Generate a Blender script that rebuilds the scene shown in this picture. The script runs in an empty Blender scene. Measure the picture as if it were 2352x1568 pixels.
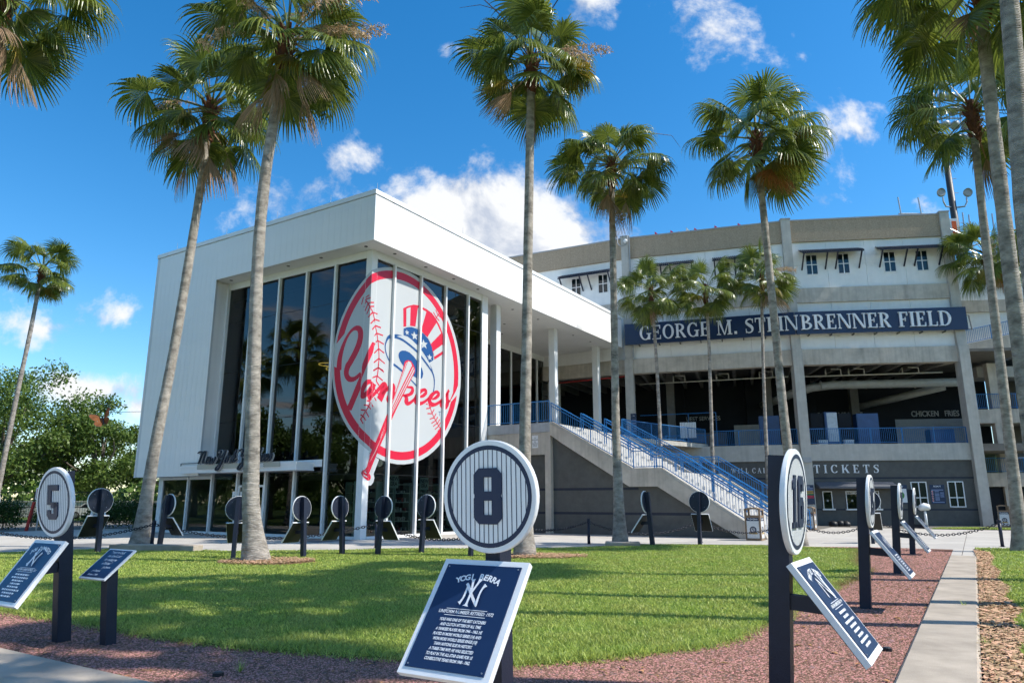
import bpy, math, random
import numpy as np
from mathutils import Vector, Matrix
R=math.radians
rnd=random.Random(7)
scene=bpy.context.scene
C=scene.collection
# ---------------------------------------------------------------- camera
cam_d=bpy.data.cameras.new('camera'); cam=bpy.data.objects.new('camera',cam_d); C.objects.link(cam)
cam.location=(0,0,1.6); cam.rotation_euler=(R(90+12.58),0,0)
cam_d.sensor_width=36; cam_d.lens=36*1640/2352; cam_d.clip_end=3000; cam_d.clip_start=.05
scene.camera=cam
# ---------------------------------------------------------------- sky and sun
SUN_EL=47.; SUN_AZ=-10.        # azimuth measured from +X towards +Y
sd=Vector((math.cos(R(SUN_AZ))*math.cos(R(SUN_EL)),math.sin(R(SUN_AZ))*math.cos(R(SUN_EL)),math.sin(R(SUN_EL))))
sl=bpy.data.lights.new('sun','SUN'); sl.energy=3.65; sl.angle=R(.53); sl.color=(1,.955,.88)
so=bpy.data.objects.new('sun',sl); C.objects.link(so); so.rotation_euler=sd.to_track_quat('Z','Y').to_euler()
vs=scene.view_settings; vs.view_transform='Standard'; vs.look='None'; vs.exposure=.72; vs.gamma=1
world=bpy.data.worlds.new('World'); scene.world=world; world.use_nodes=True
def build_world():
    nt=world.node_tree; N=nt.nodes; L=nt.links; N.clear()
    out=N.new('ShaderNodeOutputWorld'); bg=N.new('ShaderNodeBackground')
    sky=N.new('ShaderNodeTexSky'); sky.sky_type='NISHITA'; sky.sun_disc=False
    sky.sun_elevation=R(SUN_EL); sky.sun_rotation=R(90-SUN_AZ); sky.altitude=0; sky.air_density=1.0; sky.dust_density=.25; sky.ozone_density=2.6
    def inp(s,v):
        if isinstance(v,(int,float)): s.default_value=v
        elif isinstance(v,tuple): s.default_value=v
        else: L.new(v,s)
    def M(op,a,b=0.,c=None,clamp=False):
        n=N.new('ShaderNodeMath'); n.operation=op; n.use_clamp=clamp
        inp(n.inputs[0],a); inp(n.inputs[1],b)
        if c is not None: inp(n.inputs[2],c)
        return n.outputs[0]
    tc=N.new('ShaderNodeTexCoord'); sep=N.new('ShaderNodeSeparateXYZ'); L.new(tc.outputs['Generated'],sep.inputs[0])
    x,y,z=sep.outputs
    ay=M('MAXIMUM',y,.02); u=M('DIVIDE',x,ay); v=M('DIVIDE',z,ay)
    cmb=N.new('ShaderNodeCombineXYZ'); inp(cmb.inputs[0],u); inp(cmb.inputs[1],v)
    def noise(vec,sc,det,rough,dist=0.):
        n=N.new('ShaderNodeTexNoise'); L.new(vec,n.inputs['Vector']); n.inputs['Scale'].default_value=sc; n.inputs['Detail'].default_value=det
        n.inputs['Roughness'].default_value=rough; n.inputs['Distortion'].default_value=dist; return n.outputs['Fac']
    n1=noise(cmb.outputs[0],7.,6,.62,.25); n2=noise(cmb.outputs[0],26.,4,.65)
    # cloud banks: direction (u=x/y, v=z/y), half sizes, strength
    banks=[(-.05,.39,.17,.095,1.3),(.06,.35,.11,.10,1.1),(-.10,.33,.12,.05,1.1),(-.345,.435,.075,.065,.62),(-.42,.40,.05,.03,.45),(-.255,.51,.055,.035,.5),
           (.13,.78,.05,.07,.62),(.09,.71,.035,.045,.5),(.33,.74,.12,.075,.55),(.47,.53,.05,.065,.62),(.535,.56,.055,.05,.55),(.465,.437,.035,.022,.55),(.615,.435,.03,.03,.5),(-.075,.69,.06,.03,.42),
           (-.565,.262,.05,.03,.7),(-.68,.245,.075,.04,.6),(-.60,.155,.11,.03,.85),(-.70,.30,.06,.03,.55),(-.52,.13,.06,.025,.6),(.66,.70,.1,.05,.35)]
    tot=None
    for (cu,cv,ru,rv,s) in banks:
        va=N.new('ShaderNodeVectorMath'); va.operation='MULTIPLY_ADD'; L.new(cmb.outputs[0],va.inputs[0]); va.inputs[1].default_value=(1/ru,1/rv,0); va.inputs[2].default_value=(-cu/ru,-cv/rv,0)
        ln=N.new('ShaderNodeVectorMath'); ln.operation='LENGTH'; L.new(va.outputs[0],ln.inputs[0])
        b=M('MULTIPLY_ADD',ln.outputs['Value'],-.62*s,s)
        tot=b if tot is None else M('MAXIMUM',tot,b)
    tot=M('MAXIMUM',tot,0.)
    dens=M('ADD',tot,M('ADD',M('MULTIPLY',M('SUBTRACT',n1,.5),1.75),M('MULTIPLY',M('SUBTRACT',n2,.5),.55)))
    front=M('GREATER_THAN',y,.05)
    m1=N.new('ShaderNodeMapRange'); m1.interpolation_type='SMOOTHSTEP'; inp(m1.inputs[0],dens); inp(m1.inputs[1],.30); inp(m1.inputs[2],.76)
    mask1=M('MULTIPLY',M('MULTIPLY',m1.outputs[0],front),M('GREATER_THAN',tot,.001))
    # scattered cloud over the unseen rest of the dome, thickened for brighter neutral fill
    az=M('MAXIMUM',z,.05); c2=N.new('ShaderNodeCombineXYZ'); inp(c2.inputs[0],M('DIVIDE',x,az)); inp(c2.inputs[1],M('DIVIDE',y,az))
    n3=noise(c2.outputs[0],1.1,5,.58,.2)
    m2=N.new('ShaderNodeMapRange'); m2.interpolation_type='SMOOTHSTEP'; inp(m2.inputs[0],n3); inp(m2.inputs[1],.49); inp(m2.inputs[2],.66)
    mask2=M('MULTIPLY',M('MULTIPLY',m2.outputs[0],M('SUBTRACT',1.,front)),M('GREATER_THAN',z,.03))
    mask=M('MAXIMUM',mask1,mask2)
    # self shading of the clouds: sample the same noise a little further from the sun
    off=N.new('ShaderNodeVectorMath'); off.operation='ADD'; L.new(cmb.outputs[0],off.inputs[0]); off.inputs[1].default_value=(.035,.045,0)
    n1b=noise(off.outputs[0],7.,3,.55,.25)
    sh=M('ADD',.80,M('MULTIPLY',M('SUBTRACT',n1,n1b),2.2)); sh2=M('MINIMUM',M('MAXIMUM',sh,.58),1.0)
    ccol=N.new('ShaderNodeMix'); ccol.data_type='RGBA'; mr=N.new('ShaderNodeMapRange'); inp(mr.inputs[0],sh2); inp(mr.inputs[1],.58); inp(mr.inputs[2],.86)
    L.new(mr.outputs[0],ccol.inputs[0]); ccol.inputs[6].default_value=(.36,.40,.48,1); ccol.inputs[7].default_value=(.60,.61,.625,1)
    hs=N.new('ShaderNodeHueSaturation'); L.new(sky.outputs[0],hs.inputs['Color']); hs.inputs['Saturation'].default_value=1.38; hs.inputs['Value'].default_value=1.0; hs.inputs['Hue'].default_value=.497
    scl=N.new('ShaderNodeVectorMath'); scl.operation='SCALE'; L.new(hs.outputs[0],scl.inputs[0]); scl.inputs['Scale'].default_value=SKY
    mix=N.new('ShaderNodeMix'); mix.data_type='RGBA'; L.new(mask,mix.inputs[0]); L.new(scl.outputs[0],mix.inputs[6]); L.new(ccol.outputs[2],mix.inputs[7])
    L.new(mix.outputs[2],bg.inputs[0]); bg.inputs[1].default_value=1.; L.new(bg.outputs[0],out.inputs[0])
SKY=.130
build_world()
world.cycles.sampling_method='MANUAL'; world.cycles.sample_map_resolution=256
scene.cycles.use_adaptive_sampling=True; scene.cycles.adaptive_threshold=.035; scene.cycles.max_bounces=5; scene.cycles.transparent_max_bounces=8; scene.cycles.glossy_bounces=2; scene.cycles.diffuse_bounces=2; scene.cycles.caustics_reflective=False; scene.cycles.caustics_refractive=False
# ---------------------------------------------------------------- materials
MATS={}
def mat(name,col,rough=.6,spec=.4,metal=0.,var=.0,vscale=6.,bump=0.,bscale=40.,wave=None,col2=None,rand=0.,trans=0.,stretch=None,streak=0.,coat=0.):
    if name in MATS: return MATS[name]
    m=bpy.data.materials.new(name); m.use_nodes=True; nt=m.node_tree; N=nt.nodes; L=nt.links
    b=N['Principled BSDF']; b.inputs['Roughness'].default_value=rough; b.inputs['Specular IOR Level'].default_value=spec; b.inputs['Metallic'].default_value=metal
    b.inputs['Coat Weight'].default_value=coat
    c4=(col[0],col[1],col[2],1); b.inputs['Base Color'].default_value=c4
    tc=N.new('ShaderNodeTexCoord'); mp=N.new('ShaderNodeMapping'); L.new(tc.outputs['Object'],mp.inputs[0])
    if stretch: mp.inputs['Scale'].default_value=stretch
    colsock=None
    if var>0 or col2:
        n=N.new('ShaderNodeTexNoise'); L.new(mp.outputs[0],n.inputs['Vector']); n.inputs['Scale'].default_value=vscale; n.inputs['Detail'].default_value=8; n.inputs['Roughness'].default_value=.62
        mr=N.new('ShaderNodeMapRange'); L.new(n.outputs['Fac'],mr.inputs[0]); mr.inputs[1].default_value=.3; mr.inputs[2].default_value=.7
        mx=N.new('ShaderNodeMix'); mx.data_type='RGBA'; L.new(mr.outputs[0],mx.inputs[0])
        c2=col2 or tuple(max(0,v*(1-var)) for v in col); c1=tuple(min(1,v*(1+var*.6)) for v in col) if not col2 else col
        mx.inputs[6].default_value=(*c1,1); mx.inputs[7].default_value=(*c2,1); colsock=mx.outputs[2]
    if streak>0:
        n=N.new('ShaderNodeTexNoise'); m2=N.new('ShaderNodeMapping'); L.new(tc.outputs['Object'],m2.inputs[0]); m2.inputs['Scale'].default_value=(3.2,3.2,.16); L.new(m2.outputs[0],n.inputs['Vector']); n.inputs['Scale'].default_value=1.6; n.inputs['Detail'].default_value=6
        mr=N.new('ShaderNodeMapRange'); L.new(n.outputs['Fac'],mr.inputs[0]); mr.inputs[1].default_value=.45; mr.inputs[2].default_value=.75; mr.inputs[3].default_value=0; mr.inputs[4].default_value=streak
        mx=N.new('ShaderNodeMix'); mx.data_type='RGBA'; mx.blend_type='MULTIPLY'; L.new(mr.outputs[0],mx.inputs[0])
        if colsock: L.new(colsock,mx.inputs[6])
        else: mx.inputs[6].default_value=c4
        mx.inputs[7].default_value=(.45,.43,.40,1); colsock=mx.outputs[2]
    if rand>0:
        g=N.new('ShaderNodeNewGeometry'); oi=N.new('ShaderNodeObjectInfo')
        ad=N.new('ShaderNodeMath'); ad.operation='ADD'; L.new(g.outputs['Random Per Island'],ad.inputs[0]); L.new(oi.outputs['Random'],ad.inputs[1])
        fr=N.new('ShaderNodeMath'); fr.operation='FRACT'; L.new(ad.outputs[0],fr.inputs[0])
        mr=N.new('ShaderNodeMapRange'); L.new(fr.outputs[0],mr.inputs[0]); mr.inputs[3].default_value=1-rand; mr.inputs[4].default_value=1+rand
        hs=N.new('ShaderNodeHueSaturation'); L.new(mr.outputs[0],hs.inputs['Value'])
        mh=N.new('ShaderNodeMapRange'); L.new(fr.outputs[0],mh.inputs[0]); mh.inputs[3].default_value=.5+rand*.04; mh.inputs[4].default_value=.5-rand*.05; L.new(mh.outputs[0],hs.inputs['Hue'])
        if colsock: L.new(colsock,hs.inputs['Color'])
        else: hs.inputs['Color'].default_value=c4
        colsock=hs.outputs[0]
    if colsock: L.new(colsock,b.inputs['Base Color'])
    hsock=None
    if bump>0:
        n=N.new('ShaderNodeTexNoise'); L.new(mp.outputs[0],n.inputs['Vector']); n.inputs['Scale'].default_value=bscale; n.inputs['Detail'].default_value=6; hsock=n.outputs['Fac']
    if wave:
        sc,amt,axis=wave
        w=N.new('ShaderNodeTexWave'); w.wave_type='BANDS'; w.bands_direction=axis; L.new(mp.outputs[0],w.inputs['Vector']); w.inputs['Scale'].default_value=sc; w.inputs['Distortion'].default_value=amt; w.inputs['Detail'].default_value=2
        if hsock:
            ad=N.new('ShaderNodeMath'); L.new(hsock,ad.inputs[0]); L.new(w.outputs['Fac'],ad.inputs[1]); hsock=ad.outputs[0]
        else: hsock=w.outputs['Fac']
    if hsock:
        bp=N.new('ShaderNodeBump'); bp.inputs['Strength'].default_value=max(bump,.15); bp.inputs['Distance'].default_value=.02; L.new(hsock,bp.inputs['Height']); L.new(bp.outputs[0],b.inputs['Normal'])
    if trans>0:
        out=N['Material Output']; tr=N.new('ShaderNodeBsdfTranslucent'); ms=N.new('ShaderNodeMixShader'); ms.inputs[0].default_value=trans
        if colsock:
            L.new(colsock,tr.inputs[0])
        else: tr.inputs[0].default_value=c4
        L.new(b.outputs[0],ms.inputs[1]); L.new(tr.outputs[0],ms.inputs[2]); L.new(ms.outputs[0],out.inputs[0])
    MATS[name]=m; return m
def glass_mat(name,tint,ior):
    m=bpy.data.materials.new(name); m.use_nodes=True; nt=m.node_tree; N=nt.nodes; L=nt.links; N.clear()
    out=N.new('ShaderNodeOutputMaterial'); fr=N.new('ShaderNodeFresnel'); fr.inputs[0].default_value=ior
    t=N.new('ShaderNodeBsdfTransparent'); t.inputs[0].default_value=(*tint,1); g=N.new('ShaderNodeBsdfGlossy'); g.inputs['Roughness'].default_value=.0
    n=N.new('ShaderNodeTexNoise'); tc=N.new('ShaderNodeTexCoord'); L.new(tc.outputs['Object'],n.inputs['Vector']); n.inputs['Scale'].default_value=.6; bp=N.new('ShaderNodeBump'); bp.inputs['Strength'].default_value=.05; bp.inputs['Distance'].default_value=.02; L.new(n.outputs[0],bp.inputs['Height']); L.new(bp.outputs[0],g.inputs['Normal'])
    mx=N.new('ShaderNodeMixShader'); L.new(fr.outputs[0],mx.inputs[0]); L.new(t.outputs[0],mx.inputs[1]); L.new(g.outputs[0],mx.inputs[2]); L.new(mx.outputs[0],out.inputs[0]); MATS[name]=m; return m
WHITE_PANEL=mat('white_panel',(.84,.84,.83),.42,.4,var=.04,vscale=.9,bump=.05,bscale=60,wave=(9,.0,'DIAGONAL'))
SIDING_L=mat('white_siding_left',(.86,.85,.83),.42,.4,var=.03,vscale=1.2,streak=.10)
WHITE=mat('white_paint',(.80,.81,.81),.4,.4,var=.03,vscale=3)
SOFFIT=mat('soffit_white',(.74,.74,.73),.5,.3,var=.04,vscale=1.5)
GLASS=glass_mat('tinted_glass',(.16,.20,.19),1.75)
GLASS_LOW=glass_mat('clear_glass',(.42,.50,.47),1.6)
WGLASS=glass_mat('window_glass',(.30,.38,.40),1.8)
CONC=mat('concrete',(.56,.505,.43),.85,.2,var=.22,vscale=1.3,bump=.25,bscale=30,streak=.35)
CONC_L=mat('light_concrete',(.50,.48,.435),.85,.2,var=.14,vscale=1.8,bump=.2,bscale=45,streak=.2)
AGGR=mat('brown_aggregate',(.43,.335,.24),.9,.15,var=.3,vscale=14,bump=.5,bscale=35,streak=.15)
STUCCO=mat('white_stucco',(.86,.85,.82),.75,.2,var=.05,vscale=2,bump=.08,bscale=80,streak=.06)
NAVY=mat('navy_paint',(.014,.019,.038),.45,.4,var=.15,vscale=8,bump=.05,bscale=90)
NAVYSIGN=mat('navy_sign',(.012,.030,.085),.32,.45,var=.06,vscale=5)
NAVYDARK=mat('navy_numeral',(.014,.024,.062),.4,.4)
SIGNWHITE=mat('sign_white',(.78,.79,.79),.42,.4,var=.03,vscale=9)
LETTER=mat('letter_white',(.80,.81,.82),.4,.4)
BLUE=mat('blue_rail',(.018,.165,.42),.38,.5,var=.12,vscale=9)
DARKWALL=mat('charcoal_wall',(.115,.114,.106),.8,.2,var=.16,vscale=2.5,bump=.3,bscale=26)
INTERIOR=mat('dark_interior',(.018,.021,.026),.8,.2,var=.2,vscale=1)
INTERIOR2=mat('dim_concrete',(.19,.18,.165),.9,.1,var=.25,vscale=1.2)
STEEL=mat('galvanised_steel',(.42,.43,.44),.4,.5,metal=.7,var=.12,vscale=6)
DARKSTEEL=mat('dark_steel',(.05,.052,.056),.5,.4,var=.1)
RED=mat('vinyl_red',(.62,.012,.045),.4,.4)
VBLUE=mat('vinyl_blue',(.012,.075,.24),.4,.4)
VWHITE=mat('vinyl_white',(.50,.52,.53),.4,.4)
BLACK=mat('black',(.008,.009,.011),.5,.4)
CHAINM=mat('chain_black',(.012,.014,.022),.35,.5,metal=.2)
BARK=mat('palm_bark',(.445,.40,.345),.9,.15,var=.6,vscale=3.2,bump=.85,bscale=15,wave=(5.6,4.5,'Z'),stretch=(1,1,1.7))
BOOT=mat('palm_boot',(.14,.06,.032),.9,.15,var=.5,vscale=9,bump=.8,bscale=20)
FROND=mat('palm_frond',(.155,.20,.032),.30,.55,rand=.42,trans=.36)
FROND_Y=mat('palm_frond_yellow',(.26,.21,.03),.42,.4,rand=.35,trans=.30)
FROND_D=mat('palm_frond_dead',(.30,.205,.12),.85,.2,rand=.3,trans=.12)
FROND_O=mat('palm_frond_rust',(.30,.125,.03),.6,.2,rand=.3,trans=.25)
PETIOLE=mat('palm_petiole',(.17,.19,.055),.5,.4,rand=.2)
FLOWER=mat('palm_flower',(.58,.42,.26),.8,.2,rand=.25,trans=.2)
OAKLEAF=mat('oak_leaf',(.115,.185,.035),.45,.35,rand=.38,trans=.34)
OAKBARK=mat('oak_bark',(.20,.17,.14),.95,.1,var=.4,vscale=5,bump=.8,bscale=14)
HEDGE=mat('hedge_leaf',(.035,.085,.014),.5,.35,rand=.45,trans=.2)
GRASS=mat('grass_blade',(.33,.47,.085),.45,.35,col2=(.45,.49,.13),vscale=1.3,rand=.42,trans=.40)
GRASS_DRY=mat('grass_dry',(.32,.28,.10),.7,.2,rand=.3,trans=.2)
SOIL=mat('lawn_soil',(.17,.20,.06),.95,.1,var=.4,vscale=5,bump=.6,bscale=60)
GRAVELB=mat('gravel_bed',(.22,.115,.085),.95,.1,var=.45,vscale=40,bump=.9,bscale=160)
PEBBLE=mat('gravel_pebble',(.37,.205,.15),.85,.2,rand=.68)
SANDM=mat('bare_sand',(.35,.30,.25),.95,.1,var=.25,vscale=6,bump=.4,bscale=80)
CHIP=mat('wood_chip',(.54,.36,.21),.85,.15,rand=.5)
CHIPB=mat('mulch_base',(.27,.165,.095),.95,.1,var=.4,vscale=20,bump=.8,bscale=70)
PAVE=mat('pavement_concrete',(.52,.485,.43),.85,.2,var=.14,vscale=.9,bump=.15,bscale=70)
PAVE2=mat('pavement_concrete_b',(.49,.455,.405),.85,.2,var=.16,vscale=1.1,bump=.15,bscale=70)
PAVED=mat('pavement_dark',(.19,.19,.19),.85,.2,var=.15,vscale=1.5,bump=.15,bscale=70)
JOINT=mat('pavement_joint',(.20,.185,.165),.95,.1,var=.2,vscale=3)
KERB=mat('kerb_concrete',(.44,.375,.30),.85,.2,var=.27,vscale=1.5,bump=.25,bscale=60,streak=.0)
TAN=mat('bin_tan',(.27,.185,.12),.55,.35,var=.1,vscale=6)
GREY=mat('grey_metal',(.35,.36,.37),.5,.4,var=.08)
PIPEW=mat('pipe_white',(.50,.48,.42),.6,.3,var=.15)
PIPER=mat('pipe_red',(.42,.03,.025),.5,.4)
DUCT=mat('duct_wrap',(.36,.36,.34),.5,.4,var=.15,vscale=3,bump=.3,bscale=8)
ORANGE=mat('cone_orange',(.8,.12,.02),.5,.4)
PINK=mat('flag_red',(.75,.05,.13),.6,.3,trans=.3)
SCREEN=mat('cabinet_blue',(.02,.07,.20),.3,.5,var=.2,vscale=2)
TARM=mat('asphalt',(.055,.055,.057),.9,.2,var=.2,vscale=4)
CARW=mat('car_white',(.75,.76,.77),.2,.5,coat=.6)
CARR=mat('car_grey',(.12,.13,.15),.2,.5,coat=.6)
TYRE=mat('tyre',(.02,.02,.02),.8,.2)
GOLD=mat('emblem_gold',(.45,.30,.10),.5,.4)
lampm=bpy.data.materials.new('lamp_glow'); lampm.use_nodes=True
_b=lampm.node_tree.nodes['Principled BSDF']; _b.inputs['Base Color'].default_value=(.9,.6,.1,1); _b.inputs['Emission Color'].default_value=(1,.62,.12,1); _b.inputs['Emission Strength'].default_value=1.3
# ---------------------------------------------------------------- mesh helpers
class MB:
    def __init__(s): s.v=[]; s.f=[]; s.mi=[]; s.cur=0
    def face(s,pts):
        i=len(s.v); s.v+= [tuple(p) for p in pts]; s.f.append(tuple(range(i,i+len(pts)))); s.mi.append(s.cur)
    def idx(s,verts,faces):
        i=len(s.v); s.v+=[tuple(p) for p in verts]; s.f+=[tuple(a+i for a in f) for f in faces]; s.mi+=[s.cur]*len(faces)
    def hexa(s,b,t):   # four bottom, four top points
        s.idx(list(b)+list(t),[(3,2,1,0),(4,5,6,7),(0,1,5,4),(1,2,6,5),(2,3,7,6),(3,0,4,7)])
    def box(s,c,h,M=None):
        x,y,z=h; pts=[Vector((sx*x,sy*y,sz*z)) for sz in(-1,1) for sx,sy in((-1,-1),(1,-1),(1,1),(-1,1))]
        if M is not None: pts=[M@p for p in pts]
        pts=[p+Vector(c) for p in pts]; s.hexa(pts[:4],pts[4:])
    def prism(s,pts,off):
        """polygon pts (3D) extruded by vector off"""
        n=len(pts); a=[Vector(p) for p in pts]; b=[p+Vector(off) for p in a]
        s.idx(a+b,[tuple(range(n-1,-1,-1)),tuple(range(n,2*n))]+[(i,(i+1)%n,n+(i+1)%n,n+i) for i in range(n)])
    def tube(s,pts,r,n=8,cap=True):
        pts=[Vector(p) for p in pts]; rs=r if isinstance(r,(list,tuple)) else [r]*len(pts)
        base=len(s.v); up=None
        for i,p in enumerate(pts):
            d=(pts[min(i+1,len(pts)-1)]-pts[max(i-1,0)]); d=d.normalized() if d.length>1e-9 else Vector((0,0,1))
            if up is None: up=Vector((0,0,1)) if abs(d.z)<.9 else Vector((1,0,0))
            e1=d.cross(up); e1=e1.normalized() if e1.length>1e-6 else d.orthogonal().normalized(); e2=e1.cross(d).normalized(); up=e2
            for j in range(n):
                t=2*math.pi*j/n; s.v.append(tuple(p+(e1*math.cos(t)+e2*math.sin(t))*rs[i]))
        for i in range(len(pts)-1):
            for j in range(n):
                a=base+i*n+j; b=base+i*n+(j+1)%n; s.f.append((a,b,b+n,a+n)); s.mi.append(s.cur)
        if cap:
            s.f.append(tuple(base+j for j in range(n-1,-1,-1))); s.f.append(tuple(base+(len(pts)-1)*n+j for j in range(n))); s.mi+=[s.cur]*2
    def bar(s,p,q,w,h=None):
        """rectangular bar from p to q"""
        h=h or w; p=Vector(p); q=Vector(q); d=(q-p).normalized(); up=Vector((0,0,1)) if abs(d.z)<.95 else Vector((1,0,0))
        e1=d.cross(up).normalized()*w/2; e2=e1.cross(d).normalized()*h/2
        s.hexa([p-e1-e2,p+e1-e2,p+e1+e2,p-e1+e2],[q-e1-e2,q+e1-e2,q+e1+e2,q-e1+e2])
    def build(s,name,m,parent=None,smooth=False,loc=None):
        me=bpy.data.meshes.new(name); me.from_pydata(s.v,[],s.f)
        ms=m if isinstance(m,(list,tuple)) else [m]
        for q in ms: me.materials.append(q)
        if len(ms)>1: me.polygons.foreach_set('material_index',s.mi)
        if smooth: me.polygons.foreach_set('use_smooth',[True]*len(me.polygons))
        me.update(); return link(name,me,parent,loc)
def link(name,me,parent=None,loc=None):
    o=bpy.data.objects.new(name,me); C.objects.link(o)
    if parent is not None:
        o.parent=parent
        if parent.name in WORLD: o.matrix_parent_inverse=WORLD[parent.name]
    if loc is not None: o.location=loc
    return o
WORLD={}
def site_thing(name,label,cat,loc,group=None):
    """an Empty at a thing's base whose parts are given in site coordinates"""
    o=thing(name,label,cat,loc,0,group); WORLD[o.name]=Matrix.Translation(-Vector(loc)); return o
def thing(name,label,cat,loc=(0,0,0),rz=0,group=None):
    o=bpy.data.objects.new(name,None); C.objects.link(o); o.location=loc; o.rotation_euler=(0,0,rz); o.empty_display_size=.2
    return tag(o,label,cat,group)
def tag(o,label,cat,group=None):
    o['label']=label; o['category']=cat
    if group: o['group']=group
    return o
def struct(o): o['kind']='structure'; return o
def stuff(o): o['kind']='stuff'; return o
def fast_mesh(name,V,F,m,parent=None,smooth=False):
    """V (n,3) float array, F (m,k) int array"""
    me=bpy.data.meshes.new(name); n=len(V); mm,kk=F.shape
    me.vertices.add(n); me.vertices.foreach_set('co',np.ascontiguousarray(V,dtype=np.float32).ravel())
    me.loops.add(mm*kk); me.loops.foreach_set('vertex_index',np.ascontiguousarray(F,dtype=np.int32).ravel())
    me.polygons.add(mm); me.polygons.foreach_set('loop_start',np.arange(0,mm*kk,kk,dtype=np.int32))
    if smooth: me.polygons.foreach_set('use_smooth',np.ones(mm,dtype=bool))
    for q in (m if isinstance(m,list) else [m]): me.materials.append(q)
    me.update(calc_edges=True); me.validate(); return link(name,me,parent)
# text from the built-in font, laid in the XY plane, as a mesh
_txt={}
def text_mesh(s,size,ext=0.,shear=0.,bold=0.,sx=1.,align='CENTER',space=1.):
    key=(s,size,ext,shear,bold,sx,align,space)
    if key in _txt: return _txt[key]
    cu=bpy.data.curves.new('lettering','FONT'); cu.body=s; cu.size=size; cu.extrude=ext; cu.shear=shear; cu.offset=bold; cu.align_x=align; cu.align_y='CENTER'; cu.resolution_u=3; cu.space_character=space
    o=bpy.data.objects.new('lettering',cu); C.objects.link(o); bpy.context.view_layer.update()
    me=bpy.data.meshes.new_from_object(o.evaluated_get(bpy.context.evaluated_depsgraph_get()))
    bpy.data.objects.remove(o); bpy.data.curves.remove(cu)
    if sx!=1.: me.transform(Matrix.Diagonal((sx,1,1,1)))
    _txt[key]=me; return me
def put_text(name,s,size,mtx,m,parent=None,**k):
    me=text_mesh(s,size,**k).copy(); me.materials.clear(); me.materials.append(m)
    o=link(name,me,parent)
    if parent is not None and parent.name in WORLD: mtx=WORLD[parent.name]@mtx
    o.matrix_local=mtx; return o
def frame(origin,ex,ey):
    ex=Vector(ex).normalized(); ey=Vector(ey).normalized(); ez=ex.cross(ey)
    M=Matrix((ex,ey,ez)).transposed().to_4x4(); M.translation=Vector(origin); return M
def ribbon(pts,closed=False):
    """pts (x,y,w) -> list of quads in 2D"""
    out=[]; n=len(pts); L_=[];R_=[]
    for i in range(n):
        p=pts[max(i-1,0)]; q=pts[min(i+1,n-1)]; dx,dy=q[0]-p[0],q[1]-p[1]; l=math.hypot(dx,dy) or 1; nx,ny=-dy/l,dx/l; w=pts[i][2]/2
        L_.append((pts[i][0]+nx*w,pts[i][1]+ny*w)); R_.append((pts[i][0]-nx*w,pts[i][1]-ny*w))
    for i in range(n-1): out.append([R_[i],R_[i+1],L_[i+1],L_[i]])
    return out
def crom(pts,n=4):
    P=[[2*a-b for a,b in zip(pts[0],pts[1])]]+[list(p) for p in pts]+[[2*a-b for a,b in zip(pts[-1],pts[-2])]]; out=[]
    for i in range(1,len(P)-2):
        for j in range(n):
            t=j/n; out.append([.5*(2*b+(c-a)*t+(2*a-5*b+4*c-d)*t*t+(3*b-a-3*c+d)*t**3) for a,b,c,d in zip(*P[i-1:i+3])])
    out.append(list(pts[-1])); return out
# site axes: the shop's corner post stands at P; A runs along its left front, B along its right front
P0=Vector((-6.42,31.23,0)); AX=Vector((-.8453,.5343,0)); BX=Vector((.5343,.8453,0)); UP=Vector((0,0,1))
def ST(a,b,z=0.): return P0+AX*a+BX*b+UP*z
def abbox(mb,a0,a1,b0,b1,z0,z1):
    mb.hexa([ST(a0,b0,z0),ST(a0,b1,z0),ST(a1,b1,z0),ST(a1,b0,z0)],[ST(a0,b0,z1),ST(a0,b1,z1),ST(a1,b1,z1),ST(a1,b0,z1)])
def abpart(name,m,parent,*boxes):
    mb=MB()
    for b in boxes: abbox(mb,*b)
    return mb.build(name,m,parent)
# ---------------------------------------------------------------- ground
def poly_sheet(name,pts,z,m,parent=None,thick=0):
    mb=MB()
    if thick: mb.prism([(p[0],p[1],z-thick) for p in pts],(0,0,thick))
    else: mb.face([(p[0],p[1],z) for p in pts])
    return mb.build(name,m,parent)
def inpoly(X,Y,poly):
    r=np.zeros(len(X),bool); n=len(poly)
    for i in range(n):
        x1,y1=poly[i][:2]; x2,y2=poly[(i+1)%n][:2]
        if y1==y2: continue
        c=((y1>Y)!=(y2>Y))&(X<(x2-x1)*(Y-y1)/(y2-y1)+x1); r^=c
    return r
struct(poly_sheet('ground',[(-700,-700),(700,-700),(700,700),(-700,700)],-.06,mat('far_ground',(.085,.13,.03),.95,.1,var=.4,vscale=.3)))
pave=struct(poly_sheet('pavement',[tuple(ST(-60,-10)[:2]),tuple(ST(40,-10)[:2]),tuple(ST(40,40)[:2]),tuple(ST(-60,40)[:2])][::-1],-.012,JOINT))
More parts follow.
